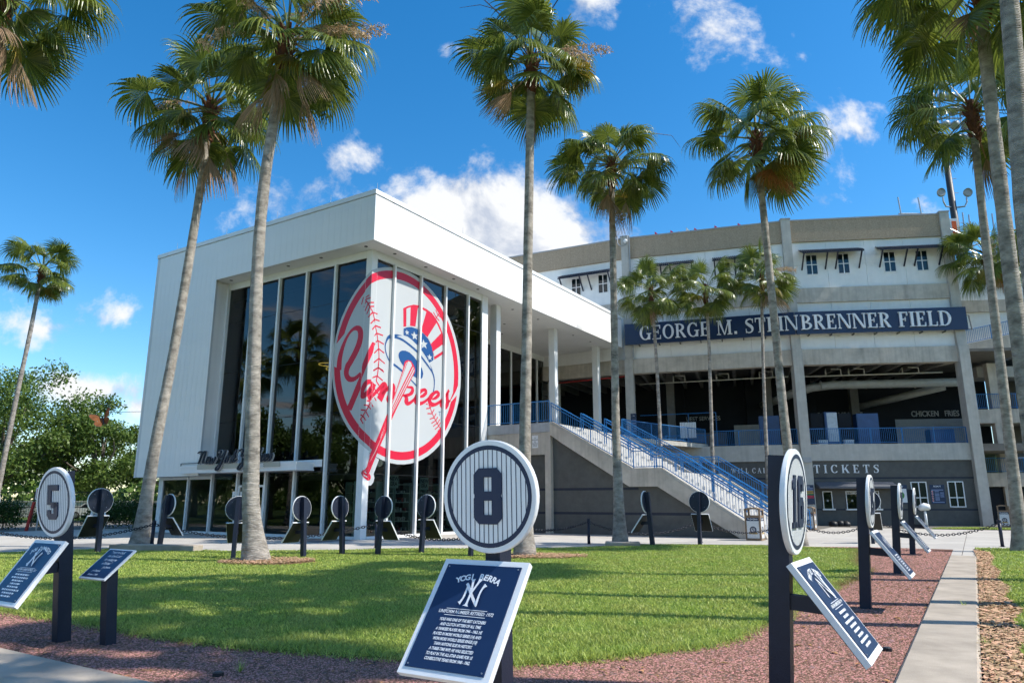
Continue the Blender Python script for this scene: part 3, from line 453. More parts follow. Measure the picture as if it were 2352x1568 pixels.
LOGO={"WP":[[[7.03,7.9],[7.007,8.364],[6.938,8.823],[6.823,9.274],[6.664,9.71],[6.463,10.129],[6.22,10.525],[5.94,10.895],[5.624,11.236],[5.275,11.543],[4.898,11.815],[4.496,12.047],[4.072,12.238],[3.632,12.386],[3.179,12.489],[2.718,12.547],[2.254,12.559],[1.791,12.524],[1.333,12.443],[0.886,12.317],[0.453,12.148],[0.04,11.936],[-0.35,11.684],[-0.713,11.394],[-1.046,11.07],[-1.345,10.714],[-1.606,10.33],[-1.829,9.922],[-2.009,9.494],[-2.146,9.05],[-2.238,8.595],[-2.284,8.132],[-2.284,7.668],[-2.238,7.205],[-2.146,6.75],[-2.009,6.306],[-1.829,5.878],[-1.606,5.47],[-1.345,5.086],[-1.046,4.73],[-0.713,4.406],[-0.35,4.116],[0.04,3.864],[0.453,3.652],[0.886,3.483],[1.333,3.357],[1.791,3.276],[2.254,3.241],[2.718,3.253],[3.179,3.311],[3.632,3.414],[4.072,3.562],[4.496,3.753],[4.898,3.985],[5.275,4.257],[5.624,4.564],[5.94,4.905],[6.22,5.275],[6.463,5.671],[6.664,6.09],[6.823,6.526],[6.938,6.977],[7.007,7.436]],[[0.298,3.697],[1.021,3.401],[0.716,2.757],[0.775,2.593],[0.714,2.394],[0.578,2.267],[0.356,2.24]]],"RP":[[[-2.073,8.708],[-1.997,9.05],[-1.895,9.386],[-1.766,9.713],[-1.612,10.028],[-1.434,10.331],[-1.232,10.618],[-1.009,10.889],[-0.765,11.142],[-0.503,11.374],[-0.222,11.586],[0.074,11.775],[0.384,11.94],[0.705,12.08],[1.037,12.194],[1.377,12.282],[1.723,12.344],[2.072,12.378],[2.423,12.384],[2.774,12.363],[3.121,12.314],[3.464,12.239],[3.8,12.137],[4.127,12.008],[4.442,11.855],[4.745,11.677],[5.033,11.476],[5.304,11.253],[5.557,11.01],[5.79,10.748],[6.002,10.468],[6.191,10.172],[6.357,9.862],[6.497,9.541],[6.612,9.209],[6.701,8.869],[6.763,8.524],[6.797,8.174],[6.804,7.823],[6.784,7.473],[6.57,7.121],[6.292,6.773],[5.99,6.444],[5.931,6.54],[6.152,6.704],[6.359,7.042],[6.394,7.371],[6.424,7.682],[6.429,7.994],[6.411,8.305],[6.369,8.615],[6.304,8.92],[6.215,9.219],[6.104,9.511],[5.972,9.794],[5.818,10.065],[5.644,10.324],[5.45,10.57],[5.239,10.799],[5.011,11.012],[4.767,11.207],[4.509,11.383],[4.238,11.539],[3.957,11.673],[3.666,11.786],[3.367,11.877],[3.062,11.944],[2.753,11.988],[2.442,12.008],[2.13,12.005],[1.819,11.978],[1.511,11.927],[1.207,11.853],[0.911,11.756],[0.622,11.637],[0.343,11.497],[0.076,11.335],[-0.178,11.154],[-0.417,10.953],[-0.641,10.736],[-0.847,10.501],[-1.035,10.252],[-1.204,9.989],[-1.352,9.714],[-1.478,9.429],[-1.583,9.135]],[[6.705,6.969],[6.624,6.65],[6.52,6.338],[6.393,6.034],[6.244,5.741],[6.074,5.459],[5.884,5.19],[5.674,4.936],[5.446,4.698],[5.202,4.478],[4.942,4.276],[4.667,4.094],[4.381,3.932],[4.083,3.792],[3.775,3.675],[3.46,3.58],[3.138,3.509],[2.813,3.461],[2.484,3.438],[2.155,3.438],[1.827,3.463],[1.501,3.512],[1.18,3.585],[0.865,3.681],[0.558,3.801],[0.261,3.942],[-0.025,4.105],[-0.298,4.288],[-0.558,4.491],[-0.801,4.713],[-1.028,4.952],[-1.236,5.207],[-1.425,5.476],[-1.594,5.759],[-1.741,6.053],[-1.867,6.357],[-1.97,6.67],[-2.049,6.99],[-2.105,7.314],[-2.137,7.642],[-1.75,7.501],[-1.711,7.219],[-1.654,6.941],[-1.577,6.667],[-1.481,6.399],[-1.368,6.138],[-1.236,5.886],[-1.087,5.644],[-0.922,5.413],[-0.741,5.193],[-0.545,4.987],[-0.336,4.795],[-0.114,4.618],[0.121,4.456],[0.365,4.311],[0.619,4.184],[0.882,4.074],[1.151,3.983],[1.426,3.911],[1.705,3.858],[1.988,3.824],[2.272,3.81],[2.556,3.816],[2.839,3.842],[3.12,3.887],[3.397,3.951],[3.668,4.035],[3.934,4.137],[4.191,4.257],[4.44,4.395],[4.679,4.549],[4.906,4.72],[5.121,4.906],[5.322,5.107],[5.509,5.321],[5.681,5.548],[5.837,5.786],[5.976,6.034],[6.097,6.291],[6.2,6.556]],[[0.49,8.584],[0.215,8.585],[-0.066,8.092],[-0.312,7.591],[-0.389,7.234],[-0.742,6.556],[-1.108,5.842],[-1.245,5.627],[-0.899,5.529],[-0.389,6.492],[-0.31,6.932],[-0.033,7.477],[0.258,8.034],[0.335,8.257]],[[2.283,10.639],[2.584,10.814],[3.048,11.001],[3.379,11.046],[3.586,11.041],[4.028,11.005],[4.483,10.888],[4.835,10.653],[5.135,10.384],[5.363,10.059],[5.604,9.55],[5.696,9.086],[4.771,8.537],[4.727,8.663],[4.615,8.932],[4.433,9.259],[4.142,9.581],[3.638,9.821],[3.204,9.928],[2.785,9.876],[2.344,9.732]]],"BAT":[[2.402,7.663],[2.504,8.035],[2.597,8.131],[2.765,8.182],[2.963,8.168],[3.143,8.04],[3.287,7.849],[3.285,7.684],[3.168,7.503],[2.687,6.773],[2.03,5.716],[1.631,5.031],[1.636,5.035],[1.403,4.616],[1.037,3.976],[0.427,2.78],[0.519,2.685],[0.544,2.587],[0.483,2.487],[0.351,2.468],[0.285,2.473],[0.11,2.559],[-0.036,2.67],[-0.088,2.785],[-0.027,2.891],[0.087,2.916],[0.22,3.052],[0.348,3.435],[0.532,3.794],[0.732,4.108],[1.385,5.377],[1.623,5.752],[1.633,5.829],[2.044,6.783]],"Y":[[[-1.817,7.44,0.322],[-1.818,7.623,0.315],[-1.819,7.806,0.307],[-1.804,7.989,0.295],[-1.763,8.174,0.275],[-1.707,8.358,0.249],[-1.641,8.531,0.224],[-1.569,8.69,0.197],[-1.489,8.837,0.171],[-1.404,8.965,0.152],[-1.316,9.073,0.144],[-1.225,9.161,0.145],[-1.134,9.229,0.152],[-1.046,9.277,0.168],[-0.959,9.304,0.19],[-0.875,9.311,0.215],[-0.79,9.298,0.242],[-0.708,9.266,0.272],[-0.642,9.215,0.295],[-0.597,9.146,0.308],[-0.568,9.06,0.316],[-0.556,8.959,0.322],[-0.56,8.842,0.329],[-0.58,8.711,0.336],[-0.619,8.575,0.34],[-0.677,8.436,0.341],[-0.754,8.292,0.341],[-0.843,8.146,0.34],[-0.953,7.983,0.337],[-1.076,7.818,0.333],[-1.171,7.694,0.331],[-1.215,7.648,0.334],[-1.232,7.643,0.34],[-1.25,7.617,0.341],[-1.286,7.538,0.335],[-1.322,7.439,0.324],[-1.342,7.343,0.312],[-1.337,7.259,0.299],[-1.315,7.179,0.286],[-1.277,7.108,0.273],[-1.224,7.045,0.263],[-1.156,6.992,0.254],[-1.076,6.957,0.244],[-0.983,6.941,0.232],[-0.878,6.944,0.218],[-0.769,6.967,0.205],[-0.659,7.02,0.192],[-0.545,7.095,0.179],[-0.431,7.169,0.166]]],"ST":[[[-0.321,10.558,0.058],[-0.259,10.489,0.058],[-0.196,10.42,0.058],[-0.136,10.347,0.058],[-0.078,10.266,0.058],[-0.023,10.18,0.058],[0.031,10.104,0.058],[0.08,10.054,0.058],[0.126,10.013,0.058],[0.178,9.939,0.058],[0.239,9.808,0.058],[0.304,9.644,0.058],[0.366,9.486,0.058],[0.425,9.35,0.058],[0.48,9.22,0.058],[0.529,9.092,0.058],[0.568,8.965,0.058],[0.601,8.84,0.058],[0.63,8.718,0.058],[0.657,8.604,0.058],[0.681,8.493,0.058],[0.701,8.371,0.058],[0.721,8.228,0.058],[0.737,8.074,0.058],[0.746,7.923,0.058],[0.744,7.779,0.058],[0.735,7.638,0.058],[0.725,7.498,0.058]],[[-0.311,10.026,0.063],[-0.136,10.347,0.063]],[[-0.136,10.347,0.063],[0.217,10.428,0.063]],[[-0.193,9.861,0.063],[-0.02,10.191,0.063]],[[-0.02,10.191,0.063],[0.237,10.25,0.063]],[[-0.084,9.698,0.063],[0.154,9.951,0.063]],[[0.154,9.951,0.063],[0.532,9.969,0.063]],[[0.06,9.405,0.063],[0.332,9.677,0.063]],[[0.332,9.677,0.063],[0.691,9.671,0.063]],[[0.18,9.153,0.063],[0.395,9.394,0.063]],[[0.395,9.394,0.063],[0.802,9.372,0.063]],[[0.334,8.874,0.063],[0.531,9.06,0.063]],[[0.531,9.06,0.063],[0.954,9.035,0.063]],[[0.5,8.638,0.063],[0.62,8.733,0.063]],[[0.62,8.733,0.063],[1.033,8.639,0.063]],[[0.417,8.11,0.063],[0.701,8.371,0.063]],[[0.701,8.371,0.063],[1.08,8.232,0.063]],[[0.416,7.674,0.063],[0.746,7.923,0.063]],[[0.746,7.923,0.063],[1.145,7.753,0.063]],[[0.406,7.313,0.063],[0.725,7.498,0.063]],[[0.725,7.498,0.063],[1.047,7.411,0.063]],[[-0.306,10.655,0.058],[-0.086,10.744,0.058]],[[-0.309,10.573,0.058],[0.014,10.602,0.058]],[[-0.492,10.717,0.058],[-0.593,10.376,0.058]],[[-0.273,10.467,0.058],[-0.432,10.232,0.058]],[[0.729,7.677,0.063],[0.725,7.554,0.063],[0.721,7.431,0.063],[0.715,7.323,0.063],[0.705,7.241,0.063],[0.692,7.175,0.063],[0.677,7.107,0.063],[0.661,7.03,0.063],[0.644,6.951,0.063],[0.626,6.872,0.063]],[[0.626,6.872,0.063],[0.828,6.69,0.063]],[[0.426,7.307,0.063],[0.729,7.501,0.063]],[[0.729,7.501,0.063],[1.109,7.354,0.063]],[[0.328,6.969,0.063],[0.677,7.107,0.063]],[[0.677,7.107,0.063],[1.056,6.95,0.063]],[[0.259,5.877,0.063],[0.225,5.798,0.063],[0.191,5.72,0.063],[0.152,5.644,0.063],[0.104,5.575,0.063],[0.05,5.509,0.063],[-0.003,5.442,0.063],[-0.052,5.371,0.063],[-0.101,5.299,0.063],[-0.149,5.233,0.063],[-0.199,5.176,0.063],[-0.249,5.125,0.063],[-0.299,5.074,0.063]],[[0.03,5.912,0.063],[0.258,5.894,0.063]],[[-0.12,5.721,0.063],[0.149,5.695,0.063]],[[-0.282,5.522,0.063],[-0.005,5.476,0.063]],[[-0.291,5.31,0.063],[-0.149,5.233,0.063]],[[0.333,5.852,0.063],[0.505,5.69,0.063]],[[0.174,5.681,0.063],[0.303,5.559,0.063]],[[-0.003,5.442,0.063],[0.204,5.2,0.063]],[[-0.15,5.25,0.063],[0.037,5.036,0.063]],[[-0.28,5.123,0.063],[-0.106,4.895,0.063]],[[0.513,6.527,0.063],[0.618,6.436,0.063]],[[0.737,6.355,0.063],[0.826,6.289,0.063]],[[0.552,6.124,0.063],[0.685,5.978,0.063]],[[4.407,6.215,0.055],[4.448,6.168,0.055],[4.489,6.121,0.055],[4.534,6.064,0.055],[4.586,5.988,0.055],[4.642,5.901,0.055],[4.702,5.816,0.055],[4.763,5.739,0.055],[4.826,5.663,0.055],[4.896,5.586,0.055],[4.977,5.505,0.055],[5.063,5.423,0.055],[5.146,5.343,0.055],[5.223,5.27,0.055],[5.296,5.2,0.055],[5.37,5.129,0.055]],[[4.223,6.007,0.055],[4.508,6.061,0.055]],[[4.326,5.778,0.055],[4.676,5.807,0.055]],[[4.518,5.527,0.055],[4.842,5.621,0.055]],[[4.652,5.326,0.055],[4.954,5.475,0.055]],[[4.795,5.18,0.055],[5.102,5.373,0.055]],[[4.943,5.051,0.055],[5.231,5.234,0.055]],[[5.149,4.968,0.055],[5.371,5.113,0.055]],[[4.599,6.154,0.055],[4.508,6.061,0.055]],[[4.852,6.048,0.055],[4.701,5.849,0.055]],[[5.02,5.848,0.055],[4.841,5.647,0.055]],[[5.15,5.694,0.055],[4.98,5.478,0.055]],[[5.316,5.593,0.055],[5.135,5.359,0.055]],[[5.37,5.43,0.055],[5.231,5.234,0.055]],[[4.188,6.224,0.055],[4.328,6.24,0.055]],[[5.054,11.017,0.058],[4.806,10.665,0.058]],[[4.777,11.14,0.058],[4.953,10.919,0.058]],[[4.594,10.969,0.058],[4.832,10.745,0.058]],[[4.953,10.919,0.058],[5.296,10.79,0.058]],[[4.832,10.745,0.058],[5.097,10.617,0.058]]],"SC":[[[0.261,6.783,0.205],[0.193,6.775,0.209],[0.125,6.767,0.212],[0.059,6.748,0.219],[-0.004,6.712,0.234],[-0.065,6.664,0.252],[-0.119,6.606,0.263],[-0.169,6.535,0.261],[-0.212,6.455,0.252],[-0.243,6.377,0.249],[-0.26,6.3,0.257],[-0.265,6.227,0.27],[-0.253,6.172,0.278],[-0.221,6.143,0.275],[-0.172,6.134,0.266],[-0.114,6.145,0.256],[-0.042,6.182,0.244],[0.039,6.241,0.229],[0.111,6.303,0.219],[0.165,6.364,0.217],[0.21,6.428,0.218],[0.255,6.493,0.219]],[[0.46,6.755,0.366],[0.416,6.646,0.355],[0.373,6.536,0.345],[0.332,6.434,0.336],[0.291,6.34,0.333],[0.253,6.254,0.331],[0.225,6.18,0.322],[0.209,6.118,0.302],[0.203,6.068,0.276],[0.214,6.043,0.249],[0.246,6.045,0.217],[0.296,6.072,0.183],[0.365,6.122,0.161],[0.461,6.202,0.157],[0.577,6.306,0.165],[0.694,6.412,0.176],[0.811,6.522,0.188],[0.929,6.635,0.204],[1.028,6.721,0.219],[1.099,6.768,0.234],[1.15,6.787,0.248],[1.188,6.785,0.263],[1.218,6.763,0.282],[1.234,6.719,0.303],[1.226,6.656,0.322],[1.183,6.568,0.339],[1.115,6.46,0.355],[1.049,6.352,0.366],[0.994,6.25,0.369],[0.94,6.148,0.367],[0.885,6.046,0.366]],[[1.025,6.331,0.117],[1.153,6.428,0.137],[1.28,6.524,0.157],[1.394,6.607,0.176],[1.488,6.674,0.191],[1.568,6.728,0.205],[1.635,6.767,0.219],[1.689,6.793,0.235],[1.73,6.804,0.25],[1.76,6.798,0.263],[1.782,6.775,0.275],[1.793,6.735,0.286],[1.782,6.676,0.293],[1.74,6.59,0.296],[1.676,6.485,0.297],[1.614,6.387,0.293],[1.555,6.3,0.281],[1.498,6.219,0.265],[1.46,6.156,0.249],[1.451,6.115,0.234],[1.462,6.09,0.218],[1.485,6.082,0.205],[1.517,6.082,0.193],[1.562,6.098,0.184],[1.627,6.148,0.176],[1.721,6.249,0.17],[1.835,6.383,0.165],[1.95,6.518,0.161]],[[2.755,6.871,0.077],[2.85,6.884,0.098],[2.944,6.897,0.119],[3.023,6.9,0.141],[3.082,6.89,0.164],[3.127,6.87,0.187],[3.154,6.84,0.205],[3.163,6.797,0.215],[3.155,6.745,0.22],[3.131,6.695,0.218],[3.09,6.646,0.204],[3.033,6.599,0.184],[2.965,6.558,0.166],[2.884,6.523,0.156],[2.792,6.494,0.148],[2.702,6.471,0.141],[2.621,6.457,0.132],[2.542,6.449,0.124],[2.464,6.441,0.115]],[[2.607,6.443,0.141],[2.654,6.407,0.183],[2.701,6.371,0.224],[2.733,6.331,0.256],[2.736,6.28,0.275],[2.724,6.224,0.284],[2.726,6.177,0.282],[2.752,6.141,0.263],[2.791,6.114,0.232],[2.841,6.104,0.205],[2.903,6.114,0.184],[2.976,6.141,0.167],[3.057,6.183,0.154],[3.154,6.248,0.147],[3.26,6.328,0.144],[3.343,6.404,0.141],[3.385,6.464,0.137],[3.405,6.52,0.132],[3.425,6.576,0.128]],[[3.63,6.496,0.102],[3.747,6.534,0.125],[3.863,6.572,0.147],[3.966,6.616,0.166],[4.053,6.671,0.184],[4.125,6.732,0.199],[4.17,6.787,0.205],[4.183,6.837,0.196],[4.169,6.881,0.179],[4.134,6.908,0.166],[4.078,6.916,0.162],[4.002,6.906,0.161],[3.919,6.88,0.166],[3.829,6.836,0.18],[3.732,6.774,0.199],[3.641,6.7,0.218],[3.553,6.608,0.237],[3.471,6.504,0.256],[3.417,6.412,0.269],[3.398,6.341,0.276],[3.408,6.281,0.277],[3.45,6.238,0.269],[3.536,6.21,0.244],[3.655,6.197,0.209],[3.779,6.207,0.179],[3.905,6.248,0.161],[4.036,6.31,0.149],[4.156,6.375,0.141],[4.257,6.437,0.138],[4.346,6.502,0.139],[4.435,6.567,0.141]],[[4.664,6.521,0.09],[4.767,6.557,0.117],[4.87,6.594,0.144],[4.964,6.637,0.166],[5.053,6.696,0.185],[5.132,6.762,0.199],[5.18,6.819,0.205],[5.184,6.866,0.196],[5.156,6.904,0.179],[5.111,6.926,0.166],[5.047,6.932,0.16],[4.965,6.922,0.158],[4.874,6.889,0.166],[4.769,6.824,0.192],[4.655,6.736,0.228],[4.564,6.649,0.256],[4.504,6.568,0.271],[4.466,6.488,0.279],[4.457,6.417,0.282],[4.481,6.356,0.279],[4.534,6.304,0.271],[4.605,6.271,0.256],[4.696,6.259,0.228],[4.807,6.265,0.193],[4.923,6.29,0.166],[5.046,6.337,0.157],[5.175,6.403,0.156],[5.296,6.474,0.154],[5.4,6.547,0.144],[5.497,6.626,0.133],[5.59,6.706,0.128],[5.686,6.786,0.133],[5.78,6.867,0.143],[5.861,6.945,0.154],[5.924,7.017,0.162],[5.974,7.087,0.171],[6.024,7.156,0.179]],[[5.928,6.988,0.154],[5.908,6.905,0.185],[5.889,6.822,0.217],[5.879,6.74,0.243],[5.893,6.662,0.263],[5.917,6.584,0.277],[5.92,6.504,0.282],[5.891,6.41,0.268],[5.84,6.314,0.245],[5.772,6.248,0.23],[5.674,6.229,0.236],[5.559,6.239,0.249],[5.467,6.266,0.256],[5.412,6.308,0.25],[5.38,6.366,0.237],[5.368,6.424,0.218],[5.384,6.478,0.192],[5.42,6.533,0.16],[5.456,6.587,0.128]],[[5.905,6.468,0.115],[6.154,6.635,0.115]]],"BP":[[[2.358,9.648],[2.634,9.775],[2.943,9.849],[3.368,9.837],[3.586,9.775],[3.917,9.681],[4.257,9.478],[4.521,9.167],[4.665,8.796],[4.688,8.495],[4.37,8.318],[4.072,8.587],[3.623,8.933],[3.35,9.058],[2.972,9.232],[2.656,9.327],[2.374,9.324]],[[2.058,8.329],[2.116,8.457],[2.286,8.562],[2.537,8.606],[2.847,8.568],[3.167,8.433],[3.385,8.279],[3.634,8.058],[3.62,8.1],[3.833,7.917],[3.92,7.697],[3.877,7.507],[3.753,7.406],[3.6,7.391],[3.397,7.415],[3.144,7.483],[2.79,7.658],[2.442,7.83],[2.191,8.048],[2.084,8.198]]],"BS":[[[2.259,9.288,0.013],[2.158,9.274,0.034],[2.056,9.261,0.054],[1.951,9.241,0.08],[1.838,9.21,0.122],[1.721,9.172,0.168],[1.611,9.134,0.197],[1.506,9.102,0.194],[1.408,9.07,0.174],[1.325,9.024,0.152],[1.263,8.956,0.131],[1.217,8.873,0.108],[1.18,8.79,0.089],[1.149,8.711,0.079],[1.128,8.631,0.075],[1.122,8.547,0.072],[1.134,8.455,0.07],[1.161,8.358,0.07],[1.2,8.263,0.072],[1.249,8.169,0.073],[1.311,8.077,0.076],[1.382,7.997,0.08],[1.465,7.933,0.091],[1.558,7.881,0.103],[1.656,7.837,0.112],[1.754,7.802,0.113],[1.857,7.774,0.109],[1.971,7.74,0.107],[2.101,7.691,0.106],[2.242,7.635,0.107],[2.383,7.58,0.107]],[[2.996,7.266,0.06],[3.129,7.194,0.069],[3.262,7.123,0.078],[3.388,7.053,0.085],[3.505,6.987,0.089],[3.615,6.923,0.092],[3.725,6.859,0.094]],[[1.612,9.114,0.089],[1.795,9.117,0.098],[1.978,9.121,0.106],[2.157,9.11,0.112],[2.325,9.083,0.113],[2.489,9.041,0.112],[2.673,8.985,0.112],[2.901,8.908,0.113],[3.15,8.817,0.115],[3.364,8.729,0.116],[3.511,8.654,0.115],[3.624,8.582,0.114],[3.749,8.497,0.112],[3.924,8.382,0.111],[4.112,8.255,0.109],[4.255,8.157,0.107],[4.31,8.117,0.103],[4.319,8.107,0.097],[4.349,8.081,0.094],[4.431,8.022,0.096],[4.534,7.948,0.1],[4.623,7.869,0.102],[4.684,7.789,0.101],[4.731,7.705,0.098],[4.766,7.619,0.094],[4.788,7.532,0.089],[4.799,7.443,0.082],[4.803,7.353,0.077],[4.802,7.259,0.073],[4.796,7.164,0.07],[4.787,7.08,0.068],[4.775,7.015,0.07],[4.76,6.961,0.073],[4.745,6.906,0.077]],[[4.418,8.226,0.013],[4.483,8.146,0.028],[4.547,8.066,0.043],[4.595,7.997,0.054],[4.615,7.947,0.058],[4.619,7.908,0.059],[4.623,7.869,0.06]],[[5.189,5.956,0.03],[5.384,5.969,0.03]],[[5.286,5.966,0.03],[5.283,5.757,0.03]],[[5.457,5.758,0.03],[5.478,5.962,0.03],[5.555,5.801,0.03],[5.648,5.97,0.03],[5.666,5.768,0.03]]],"W2":[[[2.513,10.675],[2.809,10.814],[2.811,9.881],[2.54,9.807]],[[3.363,10.906],[3.591,10.923],[4.023,10.858],[3.649,9.824],[3.215,9.926]],[[4.859,10.466],[5.265,10.01],[4.449,9.291],[4.153,9.576]],[[5.361,9.412],[5.627,9.387],[5.657,9.189],[5.373,9.065],[4.737,8.679],[4.643,8.94]],[[2.578,9.652],[2.557,9.552],[2.435,9.533],[2.546,9.482],[2.536,9.382],[2.625,9.449],[2.741,9.406],[2.685,9.499],[2.767,9.574],[2.643,9.563]],[[3.119,9.68],[3.085,9.522],[2.89,9.491],[3.067,9.41],[3.05,9.25],[3.195,9.357],[3.382,9.288],[3.292,9.437],[3.426,9.555],[3.224,9.538]],[[3.834,9.425],[3.794,9.245],[3.568,9.212],[3.773,9.119],[3.753,8.937],[3.92,9.058],[4.137,8.977],[4.033,9.147],[4.189,9.281],[3.955,9.263]],[[4.342,8.756],[4.315,8.639],[4.165,8.619],[4.301,8.557],[4.287,8.438],[4.398,8.516],[4.541,8.462],[4.473,8.573],[4.576,8.659],[4.422,8.649]],[[2.616,8.027],[2.673,8.062],[1.74,5.958],[1.698,5.891]],[[2.73,8.097],[2.807,8.136],[2.956,8.102],[3.052,7.966],[2.349,6.824],[1.645,5.608],[1.62,5.649],[2.074,6.661]],[[3.124,7.906],[3.186,7.876],[2.36,6.603],[1.654,5.455],[1.642,5.506],[2.311,6.628]],[[3.227,7.839],[3.243,7.727],[2.238,6.209],[1.638,5.322],[1.636,5.368],[2.234,6.287]],[[1.386,5.099],[1.065,4.344],[1.053,4.384]],[[1.397,4.892],[0.757,3.706],[0.364,3.172],[0.744,3.756]],[[0.272,2.972],[0.115,2.852],[0.228,2.774],[0.192,2.747],[0.046,2.833]],[[0.005,2.735],[0.27,2.629],[0.273,2.58],[0.057,2.655]]]}
# ---------------------------------------------------------------- the white shop building
ZS,ZT,ZC=12.92,15.32,15.08      # soffit, roof edge, underside of coping
shop=site_thing('shop_building','white two-storey shop with glass corner, red and blue round emblem and deep white fascia','building',ST(0,0,0))
# siding panels (one mesh per height, shared)
def panel_mesh(h,w=.405,t=.03):
    mb=MB(); e=.006; x=w/2-.0005
    mb.hexa([(-x,0,0),(x,0,0),(x,t,0),(-x,t,0)],[(-x,0,h),(x,0,h),(x,t,h),(-x,t,h)])
    me=bpy.data.meshes.new('siding_panel'); me.from_pydata(mb.v,[],mb.f); me.materials.append(SIDING_L); me.update(); return me
pm_short=panel_mesh(ZC-ZS); pm_long=panel_mesh(ZC-2.82); rotA=math.atan2(-AX.y,-AX.x); rotB=math.atan2(BX.y,BX.x)
def panel(me,pos,rz):
    o=link('siding_panel',me,shop); o.location=pos; o.rotation_euler=(0,0,rz)
a=-.69
while a<15.6:
    if a+.2<10.33: panel(pm_short,ST(a,-.93,ZS),rotA)
    else: panel(pm_long,ST(a,-.93,2.82),rotA)
    a+=.41
b=-.72
while b<26.1: panel(pm_short,ST(-.93,b,ZS),rotB); b+=.41
JW=mat('siding_joint',(.68,.69,.70),.6)
abpart('fascia_backing',JW,shop,(-.922,15.75,-.922,-.7,ZS+.004,ZC-.005),(-.922,-.7,-.696,26.2,ZS+.004,ZC-.005),(10.34,15.75,-.919,-.7,2.824,ZS-.001))
for q_ in((-.935,-.88,-.935,-.88,ZS,ZC),(15.7,15.765,-.938,-.86,2.815,ZC),(10.31,10.36,-.935,-.86,2.9,ZS)): abpart('corner_trim',WHITE,shop,q_)
abpart('coping',WHITE,shop,(-.97,15.8,-.97,-.55,ZC+.025,ZT),(-.97,-.55,-.549,26.25,ZC+.025,ZT))
abpart('coping_shadow_gap',DARKSTEEL,shop,(-.9,15.75,-.9,-.6,ZC,ZC+.024),(-.9,-.6,-.599,26.2,ZC,ZC+.024))
abpart('roof',STUCCO,shop,(-.55,15.7,-.55,26,14.6,14.8))
abpart('soffit',SOFFIT,shop,(-.7,10.3,-.7,.02,ZS+.002,ZS+.08),(-.7,6.2,.0201,26.15,ZS+.002,ZS+.08),(10.4,15.7,-.7,.3,2.826,2.9))
abpart('reveal',SIDING_L,shop,(10.335,10.5,-.7,.3,2.9,ZS))
abpart('side_wall',SIDING_L,shop,(15.55,15.75,-.69,26,2.83,ZC-.01),(14.6,14.85,.35,26,0,2.82),(6,15.6,25.9,26.1,0,14.6))
abpart('header',WHITE,shop,(.37,10.33,.0,.14,12.58,ZS),(.0,.14,.37,9.4,12.58,ZS))
abpart('corner_post',WHITE,shop,(0,.36,0,.36,0,ZS))
abpart('end_post',WHITE,shop,(-.04,.36,8.84,9.4,0,ZS))
abpart('ground_pier',WHITE,shop,(14.5,14.86,-.02,.34,0,2.824))
ml=[2.28,4.24,6.22,8.28,10.28]; mr=[1.52,3.5,5.5,7.5]
for x in ml: abpart('mullion',WHITE,shop,(x-.055,x+.055,-.10,.13,0.1,12.58 if x<10 else ZS))
abpart('mullion',WHITE,shop,(12.2,12.31,-.08,.13,.1,2.8))
for y in mr: abpart('mullion',WHITE,shop,(-.10,.13,y-.055,y+.055,.1,12.58))
abpart('sill',WHITE,shop,(.361,14.5,-.03,.14,.0,.12),(-.03,.14,.361,8.84,.0,.12),(10.335,14.5,-.02,.14,2.68,2.823))
seams=[.12,2.76,5.5,8.07,10.72,12.58]; gap=.012
def pane(name,m,pts): mb=MB(); mb.face(pts); return mb.build(name,m,shop)
xs=[.36]+ml
for i in range(len(xs)-1):
    for j in range(5):
        lo=j==0; pane('glass_pane',GLASS_LOW if lo else GLASS,[ST(xs[i+1]-.03,.05,seams[j]+gap),ST(xs[i]+.03,.05,seams[j]+gap),ST(xs[i]+.03,.05,seams[j+1]-gap),ST(xs[i+1]-.03,.05,seams[j+1]-gap)])
for x0,x1 in((10.28,12.25),(12.25,14.5)): pane('glass_pane',GLASS_LOW,[ST(x1,.05,.12),ST(x0+.03,.05,.12),ST(x0+.03,.05,2.68),ST(x1,.05,2.68)])
ys=[.36]+mr+[8.84]
for i in range(len(ys)-1):
    for j in range(5):
        pane('glass_pane',GLASS_LOW if j==0 else GLASS,[ST(.05,ys[i]+.03,seams[j]+gap),ST(.05,ys[i+1]-.03,seams[j]+gap),ST(.05,ys[i+1]-.03,seams[j+1]-gap),ST(.05,ys[i]+.03,seams[j+1]-gap)])
mb=MB()
for z in seams[1:5]: abbox(mb,.36,10.28,.045,.07,z-gap*.9,z+gap*.9); abbox(mb,.045,.07,.36,8.84,z-gap*.9,z+gap*.9)
mb.build('glazing_joint',BLACK,shop)
# blinds pocket seen dark behind the top of the glass
abpart('blind_box',DARKSTEEL,shop,(.4,10.28,.25,.6,12.0,12.9),(.25,.6,.61,8.8,12.0,12.9))
